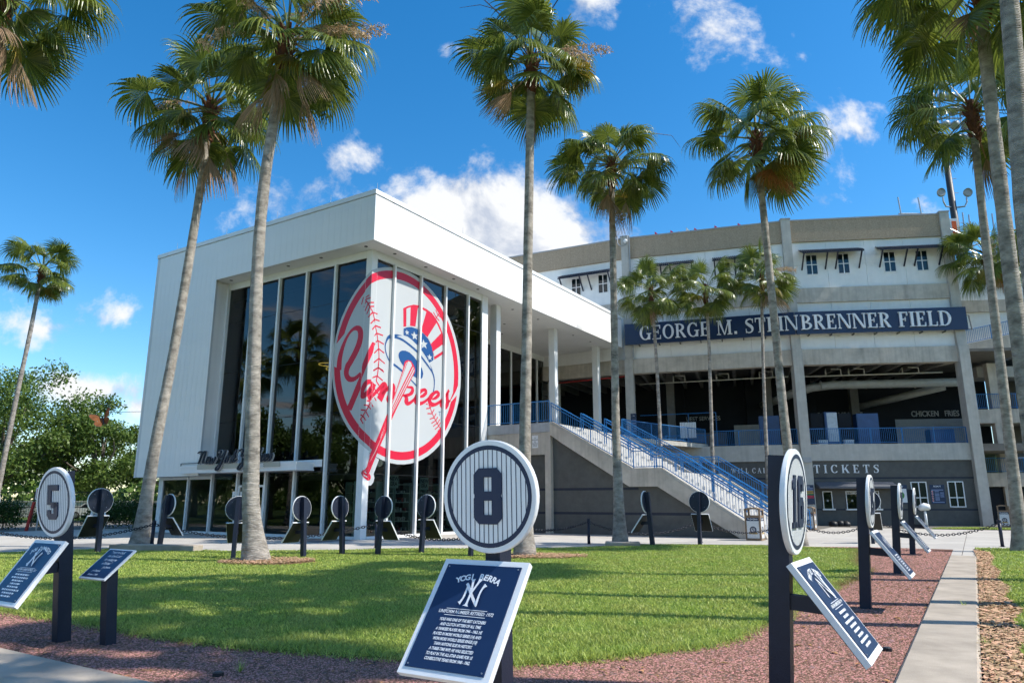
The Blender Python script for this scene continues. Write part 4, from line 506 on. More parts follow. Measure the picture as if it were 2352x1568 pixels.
# porch at the back right: glass wall, columns
abpart('porch_glazing_frame',WHITE,shop,(5.8,5.95,9.5,26.9,12.5,ZS+.0),*[(5.78,5.95,y-.07,y+.07,5.6,12.5) for y in(9.6,13.4,17.25,21.1,24.9,26.85)])
for y0,y1 in((9.67,13.33),(13.47,17.18),(17.32,21.03),(21.17,24.83),(24.97,26.78)): pane('glass_pane',GLASS,[ST(5.87,y0,5.6),ST(5.87,y1,5.6),ST(5.87,y1,12.5),ST(5.87,y0,12.5)])
for y in(11.2,18.2,24.8): abpart('column',WHITE,shop,(.42,.86,y-.22,y+.22,5.6,ZS))
abpart('porch_wall',SIDING_L,shop,(5.2,5.95,26.92,27.6,5.6,ZS),(-.6,5.9,26.0,26.15,12.0,ZS+.3))
for (a,b) in((.0,-.45),(2.9,-.45),(5.2,-.45),(7.2,-.45),(9.6,-.45),(-.45,1.0),(-.45,3.3),(-.45,5.6),(-.45,7.8),(.2,12.4),(2.6,12.4),(2.6,15.2),(.1,15.3),(2.8,18.8),(.3,20.5),(2.8,22),(.2,23),(4.3,14),(4.3,17.5),(4.3,21)):
    mb=MB(); c=ST(a,b,ZS); mb.tube([c-UP*.012,c+UP*.03],.085,12); mb.build('downlight',DARKSTEEL,shop)
for (a,b) in((14.4,-.7),(10,-.7),(6.0,-.7),(2.2,-.7),(-.6,-.5),(-.7,6),(-.7,12.5),(-.7,19)):
    mb=MB(); c=ST(a,b,ZT); mb.tube([c,c+UP*.55],[.014,.006],6); mb.build('lightning_rod',STEEL,shop)
# entrance canopy with script lettering
abpart('canopy',WHITE,shop,(2.9,11.3,-1.15,-.14,2.98,3.28),(2.86,11.3,-1.19,-.14,3.2,3.30),(2.86,11.3,-1.18,-.14,2.93,2.99))
abpart('canopy_upstand',SIDING_L,shop,(2.4,10.3,-.14,-.105,3.1,3.42))
abpart('sign_rail',mat('beige',(.42,.42,.37),.6),shop,(3.9,9.9,-1.215,-1.19,3.1,3.33))
abpart('sign_bracket',DARKSTEEL,shop,(9.9,11.6,-1.0,-.97,3.42,3.45),(11.57,11.6,-1.0,-.97,3.3,3.45))
def script_word(strokes,x,s,shear,w):
    out=[]
    for st in strokes:
        pts=crom([(p[0],p[1],p[2] if len(p)>2 else 1.) for p in st],3) if len(st)>2 else [(p[0],p[1],1.) for p in st]
        out.append([(x+(p[0]+p[1]*shear)*s,p[1]*s,p[2]*w) for p in pts])
    return out
GL={'N':(1.0,[[(-.35,.86,.7),(-.15,.98,1),(.1,.9,1.2),(.12,.5,1.3),(.08,0,1)],[(.12,.55,.6),(.3,.95,.9),(.5,.9,1.2),(.5,.4,1.3),(.56,.08,1),(.7,.1,.5)]]),
    'Y':(.95,[[(-.3,.86,.7),(-.1,.98,1),(.1,.9,1.2),(.08,.55,1.2),(.2,.42,1),(.4,.6,.8),(.55,.98,.9)],[(.6,1.,.9),(.55,.4,1.3),(.5,-.2,1.1),(.3,-.55,1.2),(.1,-.45,1),(.25,-.15,.7),(.6,.1,.5)]]),
    'e':(.42,[[(.0,.22,.6),(.25,.33,.8),(.25,.5,.8),(.1,.5,1),(.02,.2,1.2),(.14,.0,1),(.4,.2,.5)]]),
    'w':(.62,[[(.0,.5,1),(.03,.12,1.2),(.16,.0,1),(.28,.4,.8),(.3,.1,1.1),(.42,.0,1),(.55,.35,.9),(.5,.52,.8)]]),
    'o':(.45,[[(.2,.5,1),(.03,.3,1.2),(.08,.03,1),(.28,.1,1),(.3,.4,.9),(.2,.5,.8),(.45,.45,.5)]]),
    'r':(.42,[[(.02,.5,.8),(.12,.55,.8),(.14,.45,.9),(.3,.48,1),(.24,.2,1.2),(.26,.02,1),(.42,.2,.5)]]),
    'k':(.5,[[(.0,.2,.6),(.18,.85,.8),(.12,.98,.9),(.06,.6,1.2),(.04,0,1.1)],[(.06,.3,.7),(.25,.52,.9),(.24,.36,.8),(.12,.3,.7),(.26,.05,1),(.48,.2,.5)]]),
    'a':(.48,[[(.28,.48,.9),(.1,.48,1),(.0,.2,1.2),(.1,.0,1),(.26,.2,.8)],[(.3,.5,1.1),(.27,.1,1.2),(.34,.0,1),(.48,.2,.5)]]),
    'n':(.55,[[(.02,.5,1),(.02,.0,1.2)],[(.04,.25,.7),(.2,.5,.9),(.3,.45,1.1),(.3,.1,1.2),(.38,.0,.9),(.55,.2,.5)]]),
    's':(.42,[[(.0,.15,.5),(.2,.55,.8),(.26,.3,1.1),(.2,.05,1.1),(.04,.02,.8)]])}
def script_text(t,s,shear,w):
    x=0; out=[]
    for ch in t:
        if ch==' ': x+=.32*s; continue
        adv,st=GL[ch]; out.append((ch,script_word(st,x,s,shear,w))); x+=adv*s*.86
    return out,x
sc_,sw_=script_text('New York Yankees',.60,.32,.062)
wid=5.35; kx=wid/sw_
for ch,strk in sc_:
    mb=MB()
    for q,st in enumerate(strk):
        for quad in ribbon(st): mb.prism([ST(9.72-p[0]*kx,-1.30-.004*q,3.36+p[1]) for p in quad],-BX*.05)
    o=mb.build('script_letter',NAVY,shop)
    mb=MB()
    for q,st in enumerate(strk):
        for quad in ribbon([(p[0],p[1],p[2]*1.75) for p in st]): mb.prism([ST(9.72-p[0]*kx-.015,-1.27-.004*q,3.35+p[1]) for p in quad],BX*.05)
    mb.build('letter_return',GREY,o)
o=put_text('lettering','TEAM STORE',.285,frame(ST(5.55,-1.24,3.17),-AX,UP),LETTER,shop,ext=.02,bold=.004,sx=.72)
# door with poster
abpart('door_frame',WHITE,shop,(8.1,8.2,-.03,.12,.12,2.35),(6.3,6.4,-.03,.12,.12,2.35),(6.4,8.1,-.028,.12,2.25,2.35),(7.2,7.3,-.027,.12,.12,2.25),(7.3,8.1,-.026,.1,.121,.3),(6.4,7.2,-.026,.1,.121,.3))
for a0 in(8.35,7.75):
    mb=MB(); mb.face([ST(a0+.25,-.04,1.35),ST(a0-.2,-.04,1.35),ST(a0-.2,-.04,2.05),ST(a0+.25,-.04,2.05)]); po=mb.build('poster',SIGNWHITE,shop)
    mb=MB(); mb.face([ST(a0+.02+.15*math.cos(t),-.044,1.72+.15*math.sin(t)) for t in np.linspace(0,2*math.pi,20)[:-1]][::-1]); mb.build('poster_emblem',NAVYDARK,po)
# interior seen through the glass
abpart('interior_floor',mat('shop_floor',(.10,.095,.09),.5,.4,var=.1),shop,(.2,14.4,.2,25.8,.0,.06))
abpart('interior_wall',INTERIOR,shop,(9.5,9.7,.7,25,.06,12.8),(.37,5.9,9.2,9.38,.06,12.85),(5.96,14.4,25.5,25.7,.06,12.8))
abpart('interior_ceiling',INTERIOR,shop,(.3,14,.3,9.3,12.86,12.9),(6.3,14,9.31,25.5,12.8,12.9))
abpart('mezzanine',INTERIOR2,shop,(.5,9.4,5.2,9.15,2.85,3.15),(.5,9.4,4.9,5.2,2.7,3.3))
GREEN=mat('shop_fitting_pale',(.42,.55,.50),.5,.4)
MERCH=[mat('merch_'+str(i),c,.6,.3) for i,c in enumerate(((.5,.52,.5),(.02,.03,.06),(.35,.06,.06),(.45,.5,.48),(.08,.10,.12)))]
for i in range(7):
    b0=.7+i*1.15; t=thing('display_shelf','shop shelf with caps behind the lower right glass, number %s from the corner post'%['one','two','three','four','five','six','seven'][i],'shelf',ST(.95,b0+.5,.06),rotB,'display shelves behind the glass')
    mb=MB()
    for x in(-.52,.52): mb.box((x,0,1.2),(.025,.2,1.2))
    mb.build('upright',GREEN,t)
    for z in(.15,.62,1.05,1.48,1.9,2.3):
        mb=MB(); mb.box((0,0,z),(.5,.2,.02)); mb.build('shelf_board',GREEN,t)
    mb=MB()
    for z in(.15,.62,1.05,1.48,1.9):
        x=-.45
        while x<.4:
            w=rnd.uniform(.08,.16); h=rnd.uniform(.06,.2); mb.cur=rnd.randrange(5); mb.box((x+w/2,0,z+.021+h/2),(w/2*.9,.14,h/2)); x+=w+rnd.uniform(.01,.08)
    mb.build('merchandise',MERCH,t)
for i in range(2):
    t=thing('display_shelf','tall shop shelf with caps left of the corner post, %s'%('nearer the post','further from the post')[i],'shelf',ST(.75+i*1.2,1.3+i*.4,.06),rotA,'display shelves behind the glass')
    mb=MB()
    for x in(-.52,.52): mb.box((x,0,1.2),(.025,.2,1.2))
    mb.build('upright',GREEN,t)
    for z in(.15,.62,1.05,1.48,1.9,2.3): mb=MB(); mb.box((0,0,z),(.5,.2,.02)); mb.build('shelf_board',GREEN,t)
for i,(bb,zz) in enumerate(((2.25,2.18),(4.45,2.12))):
    t=site_thing('window_sign','pale square sign with two black words behind the %s pane right of the corner'%('second','third')[i],'sign',ST(.2,bb,zz)); mb=MB(); mb.prism([ST(.22,bb-.32,zz),ST(.22,bb+.32,zz),ST(.22,bb+.32,zz+.58),ST(.22,bb-.32,zz+.58)],AX*.02); mb.build('board',GREEN,t)
    for q,s_ in enumerate(('NEW','ERA')): put_text('lettering',s_,.26,frame(ST(.212,bb,zz+.40-.22*q),BX,UP),BLACK,t,bold=.006)
for i,(a_,b_,z_,r_) in enumerate(((5.1,3.6,8.35,.95),(7.0,4.2,8.9,.5))):
    t=site_thing('ring_lamp',('large','small')[i]+' glowing yellow ring lamp hanging behind the upper left glass','lamp',ST(a_,b_,z_)); mb=MB()
    mb.tube([ST(a_+r_*math.cos(q),b_+r_*math.sin(q),z_) for q in np.linspace(0,2*math.pi,40)],.022,6,cap=False); mb.build('ring',lampm,t)
    mb=MB(); 
    for q in(0,2.1,4.2): mb.tube([ST(a_+r_*math.cos(q),b_+r_*math.sin(q),z_+.02),ST(a_,b_,12.8)],.006,4)
    mb.build('cable',DARKSTEEL,t)
# the big round emblem: vinyl on glass and corner post, unfolded round the corner
from mathutils.geometry import tessellate_polygon
def clip(poly,c,keep_gt):
    out=[]; n=len(poly)
    for i in range(n):
        p,q=poly[i],poly[(i+1)%n]; ip=(p[0]>=c) if keep_gt else (p[0]<=c); iq=(q[0]>=c) if keep_gt else (q[0]<=c)
        if ip: out.append(p)
        if ip!=iq:
            t=(c-p[0])/(q[0]-p[0]); out.append((c,p[1]+(q[1]-p[1])*t))
    return out
ZONES=((-9,-.375,'L',.045),(-.345,-.0,'L',-.002),(.0,.345,'R',-.002),(.375,20,'R',.045))
def uvpt(side,u,z,d): return ST(-u,d,z) if side=='L' else ST(d,u,z)
def decal(name,m,polys,strokes,layer):
    tris=[]
    for pg in polys:
        vs=[Vector((p[0],p[1],0)) for p in pg]
        for t in tessellate_polygon([vs]): tris.append([tuple(vs[i][:2]) for i in t])
    for s in strokes: tris+=[[tuple(p) for p in q] for q in ribbon(s)]
    mb=MB()
    for t in tris:
        ar=sum(t[i][0]*t[(i+1)%len(t)][1]-t[(i+1)%len(t)][0]*t[i][1] for i in range(len(t)))
        if abs(ar)<1e-6: continue
        if ar<0: t=t[::-1]
        for u0,u1,side,d in ZONES:
            if max(p[0] for p in t)<u0 or min(p[0] for p in t)>u1: continue
            q=clip(clip(t,u0,True),u1,False)
            if len(q)>2: mb.face([uvpt(side,p[0],p[1],d-.0025*layer) for p in q])
    return mb.build(name,m,shop)
decal('emblem_disc',VWHITE,LOGO['WP'],[],1)
for nm,i_ in(('emblem_ring',0),('emblem_ring',1),('emblem_letter',2),('emblem_hat_crown',3)): decal(nm,RED,[LOGO['RP'][i_]],[],2+.1*i_)
decal('emblem_letter',RED,[],LOGO['Y'],2.5)
stuff(decal('emblem_stitches',RED,[],LOGO['ST'],2.6))
for q_ in LOGO['SC']: decal('emblem_letter',RED,[],[q_],2.7)
for q_ in LOGO['BP']: decal('emblem_hat_band',VBLUE,[q_],[],3)
for q_ in LOGO['BS']: decal('emblem_brim_line',VBLUE,[],[q_],3.1)
decal('emblem_bat',RED,[LOGO['BAT']],[],4)
for i_,q_ in enumerate(LOGO['W2']): decal('emblem_hat_stripe' if i_<4 else 'emblem_star' if i_<8 else 'emblem_bat_line',VWHITE,[q_],[],5)
# ---------------------------------------------------------------- the stadium front
PA_,PB_,PC_,PD_=Vector((20.11,49.53,0)),Vector((31.13,48.12,0)),Vector((8.88,53.09,0)),Vector((-.41,57.73,0))
class Bay:
    def __init__(s,p,q): s.o=p; s.ex=(q-p).normalized(); s.n=Vector((s.ex.y,-s.ex.x,0)); s.L=(q-p).length
    def pt(s,x,d,z): return s.o+s.ex*x+s.n*d+UP*z          # x along, d outwards
    def box(s,mb,x0,x1,d0,d1,z0,z1):
        mb.hexa([s.pt(x0,d1,z0),s.pt(x1,d1,z0),s.pt(x1,d0,z0),s.pt(x0,d0,z0)],[s.pt(x0,d1,z1),s.pt(x1,d1,z1),s.pt(x1,d0,z1),s.pt(x0,d0,z1)])
    def part(s,name,m,parent,*bs):
        mb=MB()
        for b in bs: s.box(mb,*b)
        return mb.build(name,m,parent)
    def fr(s,x,d,z): return frame(s.pt(x,d,z),s.ex,UP)
AB,CA,DC=Bay(PA_,PB_),Bay(PC_,PA_),Bay(PD_,PC_)
stad=site_thing('stadium','concrete and white stadium front with open concourse, awnings and ticket wall','building',PA_)
for bay,x0,x1 in((AB,.1,10.7),(CA,.25,11.72),(DC,-6,10.3)):
    bay.part('parapet',AGGR,stad,(x0,x1,-.5,.02,20.07,21.70))
    bay.part('parapet_coping',GREY,stad,(x0,x1,-.55,.06,21.701,21.80))
    n=4; w=(x1-x0)/n
    for i in range(n):
        bay.part('wall_panel',STUCCO,stad,(x0+i*w+.008,x0+(i+1)*w-.008,-.3,-.12,18.3,20.068)); bay.part('wall_panel',STUCCO,stad,(x0+i*w+.008,x0+(i+1)*w-.008,-.3,-.12,16.552,18.292))
    bay.part('spandrel',CONC,stad,(x0,x1,-.5,.03,15.47,16.55))
    if bay is not DC:
        for i in range(n): bay.part('wall_panel',STUCCO,stad,(x0+i*w+.008,x0+(i+1)*w-.008,-.3,-.12,12.06,15.468))
    else: bay.part('wall_panel',STUCCO,stad,(x0,x1,-.3,-.12,12.06,15.468))
    bay.part('beam',CONC,stad,(x0,x1,-.6,.05,10.95,12.055))
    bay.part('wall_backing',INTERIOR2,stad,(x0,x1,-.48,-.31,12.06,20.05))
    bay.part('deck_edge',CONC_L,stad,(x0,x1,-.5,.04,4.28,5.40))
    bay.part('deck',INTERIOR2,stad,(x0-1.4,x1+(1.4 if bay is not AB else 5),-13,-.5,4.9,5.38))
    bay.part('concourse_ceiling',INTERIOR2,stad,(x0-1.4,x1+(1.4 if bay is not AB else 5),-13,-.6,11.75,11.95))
    x=x0+.4
    while x<x1:
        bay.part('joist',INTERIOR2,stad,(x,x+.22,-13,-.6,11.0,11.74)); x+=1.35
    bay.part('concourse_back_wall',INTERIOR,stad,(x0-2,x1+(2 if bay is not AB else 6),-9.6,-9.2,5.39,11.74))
    bay.part('ticket_wall',DARKWALL,stad,(x0-.2,x1+.2,-.4,-.08,-.05,4.28))
    bay.part('wall_stripe',NAVY,stad,(x0-.2,x1+.2,-.079,-.072,3.06,3.17),(x0-.2,x1+.2,-.079,-.072,1.0,1.09))
for bay,x,w in((AB,.02,.66),(AB,10.97,.66),(CA,-.02,.6)):
    bay.part('column',CONC_L,stad,(x-w/2,x+w/2,-.55,.32,-.05,12.05),(x-w/2+.02,x+w/2-.02,-.55,.18,12.05,21.82)); bay.part('column_cap',GREY,stad,(x-w/2-.03,x+w/2+.03,-.56,.22,21.82,21.9))
# windows with awnings
def window(bay,x,z,w,h,d=-.118):
    t=bay.part('window',WHITE,stad,(x,x+.05,d,d+.05,z,z+h),(x+w-.05,x+w,d,d+.05,z,z+h),(x+.05,x+w-.05,d,d+.05,z,z+.05),(x+.05,x+w-.05,d,d+.05,z+h-.05,z+h),(x+w/2-.03,x+w/2+.03,d,d+.045,z+.05,z+h-.05),(x+.05,x+w-.05,d,d+.04,z+h*.5-.03,z+h*.5+.03))
    for i in(0,1):
        for j in(0,1):
            x0=x+.05+i*(w/2-.02); x1=x+w/2-.03+i*(w/2-.02); z0=z+.05+j*(h/2-.02); z1=z+h/2-.03+j*(h/2-.02)
            mb=MB(); mb.face([bay.pt(x0,d+.02,z0),bay.pt(x1,d+.02,z0),bay.pt(x1,d+.02,z1),bay.pt(x0,d+.02,z1)]); mb.build('pane',WGLASS,t)
    bay.part('blind',mat('blind_teal',(.11,.19,.21),.7,.2),t,(x+.05,x+w-.05,d-.004,d+.004,z+.05,z+h-.05))
    return t
for bay,xs_ in((AB,(1.25,3.45,6.6,8.78)),(CA,(1.5,3.76,6.95,9.0)),(DC,(5.77,8.03))):
    for x in xs_: window(bay,x,17.56,.83,1.53)
def awning(bay,x0,x1,brs):
    t=MB(); n=int((x1-x0)/.14)
    for i in range(n):
        a=x0+(x1-x0)*i/n; b=x0+(x1-x0)*(i+1)/n; m_=(a+b)/2
        for (p,q,hh) in((a,m_,.05),(m_,b,.0)):
            t.hexa([bay.pt(p,.85,19.02+hh-.02),bay.pt(q,.85,19.02+hh-.02),bay.pt(q,-.1,19.42+hh-.02),bay.pt(p,-.1,19.42+hh-.02)],[bay.pt(p,.85,19.05+hh),bay.pt(q,.85,19.05+hh),bay.pt(q,-.1,19.45+hh),bay.pt(p,-.1,19.45+hh)])
    o=t.build('awning',NAVY,stad)
    bay.part('awning_edge',NAVY,o,(x0,x1,.78,.86,18.93,19.0))
    for x in brs:
        mb=MB(); mb.bar(bay.pt(x,.8,18.97),bay.pt(x,-.1,17.95),.09,.09); mb.bar(bay.pt(x,.8,18.97),bay.pt(x,-.1,19.36),.07); mb.build('bracket',NAVY,o)
for bay,x0,x1 in((AB,.8,5.05),(AB,6.15,10.45),(CA,.98,5.15),(CA,6.5,10.4),(DC,4.95,9.3)):
    m_=(x0+x1)/2; awning(bay,x0,x1,(x0+.15,m_-.35,m_+.35,x1-.15))
CA.part('louvre',GREY,stad,*[(.85,1.65,-.117,-.08,15.0+.085*i,15.05+.085*i) for i in range(5)]); CA.part('louvre_frame',INTERIOR,stad,(.83,1.67,-.119,-.117,14.97,15.42))
# ---- serif capitals
SER={}
def serif_def():
    T,t,h=.17,.065,.05
    def st(x,w=T,y0=0,y1=1,s0=True,s1=True):
        r=[[(x,y0),(x+w,y0),(x+w,y1),(x,y1)]]
        if s0: r.append([(x-.085,y0),(x+w+.085,y0),(x+w+.085,y0+h),(x-.085,y0+h)])
        if s1: r.append([(x-.085,y1-h),(x+w+.085,y1-h),(x+w+.085,y1),(x-.085,y1)])
        return r
    def arc(cx,cy,rx,ry,a0,a1,w0=t,w1=T,n=14):
        pts=[]
        for i in range(n+1):
            a=math.radians(a0+(a1-a0)*i/n); w=w0+(w1-w0)*abs(math.cos(a))**1.3; pts.append((cx+(rx-w/2)*math.cos(a),cy+(ry-w/2)*math.sin(a),w))
        return ribbon(pts)
    def ln(x0,y0,x1,y1,w): return [[(x0-w/2,y0),(x0+w/2,y0),(x1+w/2,y1),(x1-w/2,y1)]]
    SER['I']=(.35,st(.09)); SER['L']=(.66,st(.09)+[[(.26,0),(.62,0),(.62,t),(.26,t)],[(.55,t),(.62,t),(.62,.28),(.58,.28)]])
    SER['E']=(.70,st(.09)+[[(.26,0),(.64,0),(.64,t),(.26,t)],[(.26,1-t),(.62,1-t),(.62,1),(.26,1)],[(.26,.48),(.48,.48),(.48,.48+t),(.26,.48+t)],[(.57,t),(.64,t),(.64,.27),(.6,.27)],[(.55,.75),(.62,.75),(.62,1-t),(.55,1-t)],[(.44,.38),(.48,.38),(.48,.66),(.44,.66)]])
    SER['F']=(.66,st(.09)+[[(.26,1-t),(.62,1-t),(.62,1),(.26,1)],[(.26,.47),(.48,.47),(.48,.47+t),(.26,.47+t)],[(.55,.74),(.62,.74),(.62,1-t),(.55,1-t)],[(.44,.37),(.48,.37),(.48,.65),(.44,.65)]])
    SER['T']=(.74,st(.285,s1=False)+[[(.02,1-t),(.72,1-t),(.72,1),(.02,1)],[(.02,.72),(.07,.72),(.09,1-t),(.02,1-t)],[(.67,.72),(.72,.72),(.72,1-t),(.65,1-t)]])
    SER['D']=(.84,st(.09)+arc(.34,.5,.46,.5,-90,90)+[[(.2,0),(.36,0),(.36,t),(.2,t)],[(.2,1-t),(.36,1-t),(.36,1),(.2,1)]])
    SER['O']=(.86,arc(.43,.5,.41,.51,0,360,n=30))
    SER['C']=(.78,arc(.43,.5,.41,.51,42,318,n=24)+[[(.66,.72),(.72,.72),(.72,1),(.68,.97)],[(.70,.0+.08),(.74,.25),(.7,.25),(.66,.1)]])
    SER['G']=(.86,arc(.43,.5,.41,.51,42,330,n=24)+[[(.62,.02),(.78,.02),(.78,.45),(.62,.45)],[(.52,.42),(.86,.42),(.86,.47),(.52,.47)],[(.66,.72),(.72,.72),(.72,1),(.68,.97)]])
    SER['R']=(.80,st(.09)+arc(.32,.735,.34,.265,-90,90)+[[(.2,1-t),(.34,1-t),(.34,1),(.2,1)],[(.2,.47),(.34,.47),(.34,.47+t),(.2,.47+t)],[(.30,.48),(.48,.48),(.80,0),(.60,0)]])
    SER['B']=(.78,st(.09)+arc(.32,.75,.32,.25,-90,90)+arc(.34,.265,.40,.265,-90,90)+[[(.2,1-t),(.34,1-t),(.34,1),(.2,1)],[(.2,.47),(.36,.47),(.36,.47+t),(.2,.47+t)],[(.2,0),(.36,0),(.36,t),(.2,t)]])
    SER['N']=(.92,[[(.08,0),(.15,0),(.15,1),(.08,1)],[(.76,0),(.83,0),(.83,1),(.76,1)],[(.08,1),(.24,1),(.83,0),(.68,0)],[(-.0,0),(.24,0),(.24,h),(0,h)],[(.66,1-h),(.92,1-h),(.92,1),(.66,1)],[(0,1-h),(.2,1-h),(.2,1),(0,1)]])
    SER['M']=(1.08,[[(.1,0),(.16,0),(.16,1),(.1,1)]]+st(.80,.17)+[[(.1,1),(.28,1),(.56,.0),(.49,.0)],[(.80,1),(.88,1),(.56,0),(.50,0)],[(0,0),(.27,0),(.27,h),(0,h)],[(0,1-h),(.2,1-h),(.2,1),(0,1)]])
    SER['S']=(.62,ribbon([tuple(p) for p in crom([(.55,.80,.05),(.50,.92,.06),(.33,.965,.065),(.15,.88,.10),(.11,.73,.15),(.26,.57,.18),(.45,.42,.19),(.50,.25,.15),(.44,.1,.09),(.28,.03,.065),(.12,.08,.06),(.07,.2,.05)],3)])+[[(.52,.70),(.57,.70),(.57,.98),(.53,.98)],[(.05,.02),(.09,.02),(.10,.30),(.05,.30)]])
    SER['K']=(.88,st(.09)+ln(.28,.38,.72,.97,.08)+[[(.36,.55),(.52,.64),(.86,0),(.64,0)],[(.56,1-h),(.84,1-h),(.84,1),(.56,1)],[(.56,0),(.9,0),(.9,h),(.56,h)]])
    SER['W']=(1.2,[[(.08,1),(.26,1),(.46,0),(.38,0)],[(.38,0),(.46,0),(.62,1),(.54,1)],[(.5,1),(.68,1),(.86,0),(.78,0)],[(.78,0),(.86,0),(1.12,1),(1.05,1)],[(0,1-h),(.36,1-h),(.36,1),(0,1)],[(.94,1-h),(1.2,1-h),(1.2,1),(.94,1)]])
    SER['A']=(.92,[[(.10,0),(.17,0),(.48,1),(.42,1)],[(.40,1),(.52,1),(.84,0),(.64,0)],[(.24,.30),(.66,.30),(.66,.36),(.24,.36)],[(0,0),(.28,0),(.28,h),(0,h)],[(.55,0),(.94,0),(.94,h),(.55,h)]])
    SER['.']=(.32,[[(.06,0),(.24,0),(.24,.18),(.06,.18)]])
serif_def()
def serif_width(t,sp=.06): return sum(.42 if c==' ' else SER[c][0]+sp for c in t)
def serif_line(t,place,h,m,parent,name='letter',thick=.10,kx=1.,sp=.06):
    """place(x) -> (point, ex, n) for a distance x along the board"""
    x=0
    for ch in t:
        if ch==' ': x+=.42*h*kx; continue
        adv,pol=SER[ch]; o,ex,n=place(x+adv*h*kx/2); mb=MB()
        for q,pg in enumerate(pol):
            ar=sum(pg[i][0]*pg[(i+1)%len(pg)][1]-pg[(i+1)%len(pg)][0]*pg[i][1] for i in range(len(pg)))
            if ar<0: pg=pg[::-1]
            pts=[o+ex*((p[0]-adv/2)*h*kx)+UP*(p[1]*h)+n*(-.0012*q) for p in pg]; mb.prism(pts[::1],n*thick)
        mb.build(name,m,parent); x+=(adv+sp)*h*kx
# name board bent at the middle column
board=site_thing('name_board','long navy name board with raised white serif capitals across the stadium front','sign',CA.pt(0,.35,13.1))
CA.part('board_panel',NAVYSIGN,board,(-.2,CA.L+.06,.34,.50,13.08,14.68)); AB.part('board_panel',NAVYSIGN,board,(.04,11.35,.34,.50,13.08,14.68))
for bay,x0 in((CA,.8),(AB,.9)):
    for i in range(7): bay.part('bracket',DARKSTEEL,board,(x0+i*1.5,x0+i*1.5+.07,-.12,.36,13.0,13.07))
def board_place(x):
    s=.92+x
    if s<CA.L: return CA.pt(s,.50,13.36),CA.ex,CA.n
    return AB.pt(s-CA.L,.50,13.36),AB.ex,AB.n
TXT='GEORGE M. STEINBRENNER FIELD'; LH=1.06; KX=(CA.L-.92+10.38)/(serif_width(TXT)*LH)
serif_line(TXT,board_place,LH,LETTER,board,thick=.14,kx=KX)
tl=site_thing('wall_lettering','spaced white serif capitals on the charcoal wall above the ticket windows','lettering',AB.pt(.5,0,3.47))
serif_line('TICKETS',lambda x:(AB.pt(.5+x,-.07,3.46),AB.ex,AB.n),.55,LETTER,tl,thick=.04,kx=4.48/(serif_width('TICKETS',.42)*.55),sp=.42)
tl=site_thing('wall_lettering','small spaced white serif capitals on the charcoal wall behind the stairs','lettering',CA.pt(6.9,0,3.5))
serif_line('WILL CALL',lambda x:(CA.pt(6.85+x,-.07,3.50),CA.ex,CA.n),.34,LETTER,tl,thick=.04,kx=2.75/(serif_width('WILL CALL',.34)*.34),sp=.34)
# concourse lettering on the back wall
def wall_text(bay,s,x0,x1,z0,z1,label):
    k=(9.15)/52.; cam_=Vector((0,0,1.6))
    d=bay.n.dot(bay.o-cam_); s_=(abs(d)+9.15)/abs(d)
    a=cam_+(bay.pt(x0,0,z0)-cam_)*s_; b=cam_+(bay.pt(x1,0,z1)-cam_)*s_
    t=site_thing('wall_lettering',label,'lettering',a); w=(b-a).dot(bay.ex); h=b.z-a.z
    me=text_mesh(s,1.,ext=.02,bold=.01); xs=[v.co.x for v in me.vertices]; ysv=[v.co.y for v in me.vertices]
    M=frame((a+b)/2,bay.ex,UP)@Matrix.Diagonal((w/(max(xs)-min(xs)),h/(max(ysv)-min(ysv)),1.5,1))
    words=s.split(); 
    for wd in words:
        wm_=text_mesh(wd,1.,ext=.02,bold=.01); wx=[v.co.x for v in wm_.vertices]; i0=s.index(wd); pre=text_mesh(s[:i0+len(wd)],1.,ext=.02,bold=.01,align='LEFT'); full=text_mesh(s,1.,ext=.02,bold=.01,align='LEFT'); fx=max(v.co.x for v in full.vertices); px=max(v.co.x for v in pre.vertices)
        cx=px-(max(wx)-min(wx))/2-fx/2
        put_text('word',wd,1.,M@Matrix.Translation((cx,0,0)),mat('dim_letter',(.42,.42,.40),.6),t,ext=.02,bold=.01)
wall_text(CA,'GUEST SERVICES',3.69,6.35,7.24,7.53,'grey sans capitals on the concourse back wall behind the blue gate')
wall_text(AB,'BURGERS   SAUSAGES',-.35,4.02,7.17,7.55,'grey sans capitals on the concourse back wall above the drinks coolers')
wall_text(AB,'CHICKEN   FRIES',7.19,10.22,7.18,7.57,'grey sans capitals on the concourse back wall above the roller shutter')
AB.part('roller_shutter',GREY,stad,*[(9.6,15.4,-9.19,-9.16+.03*(i%2),5.4+i*.1,5.49+i*.1) for i in range(26)])
CA.part('roller_shutter',INTERIOR2,stad,(3.5,6.6,-9.19,-9.15,5.4,7.2))
CA.part('kiosk_wall',CONC_L,stad,(7.2,9.6,-9.0,-8.6,5.39,7.7))
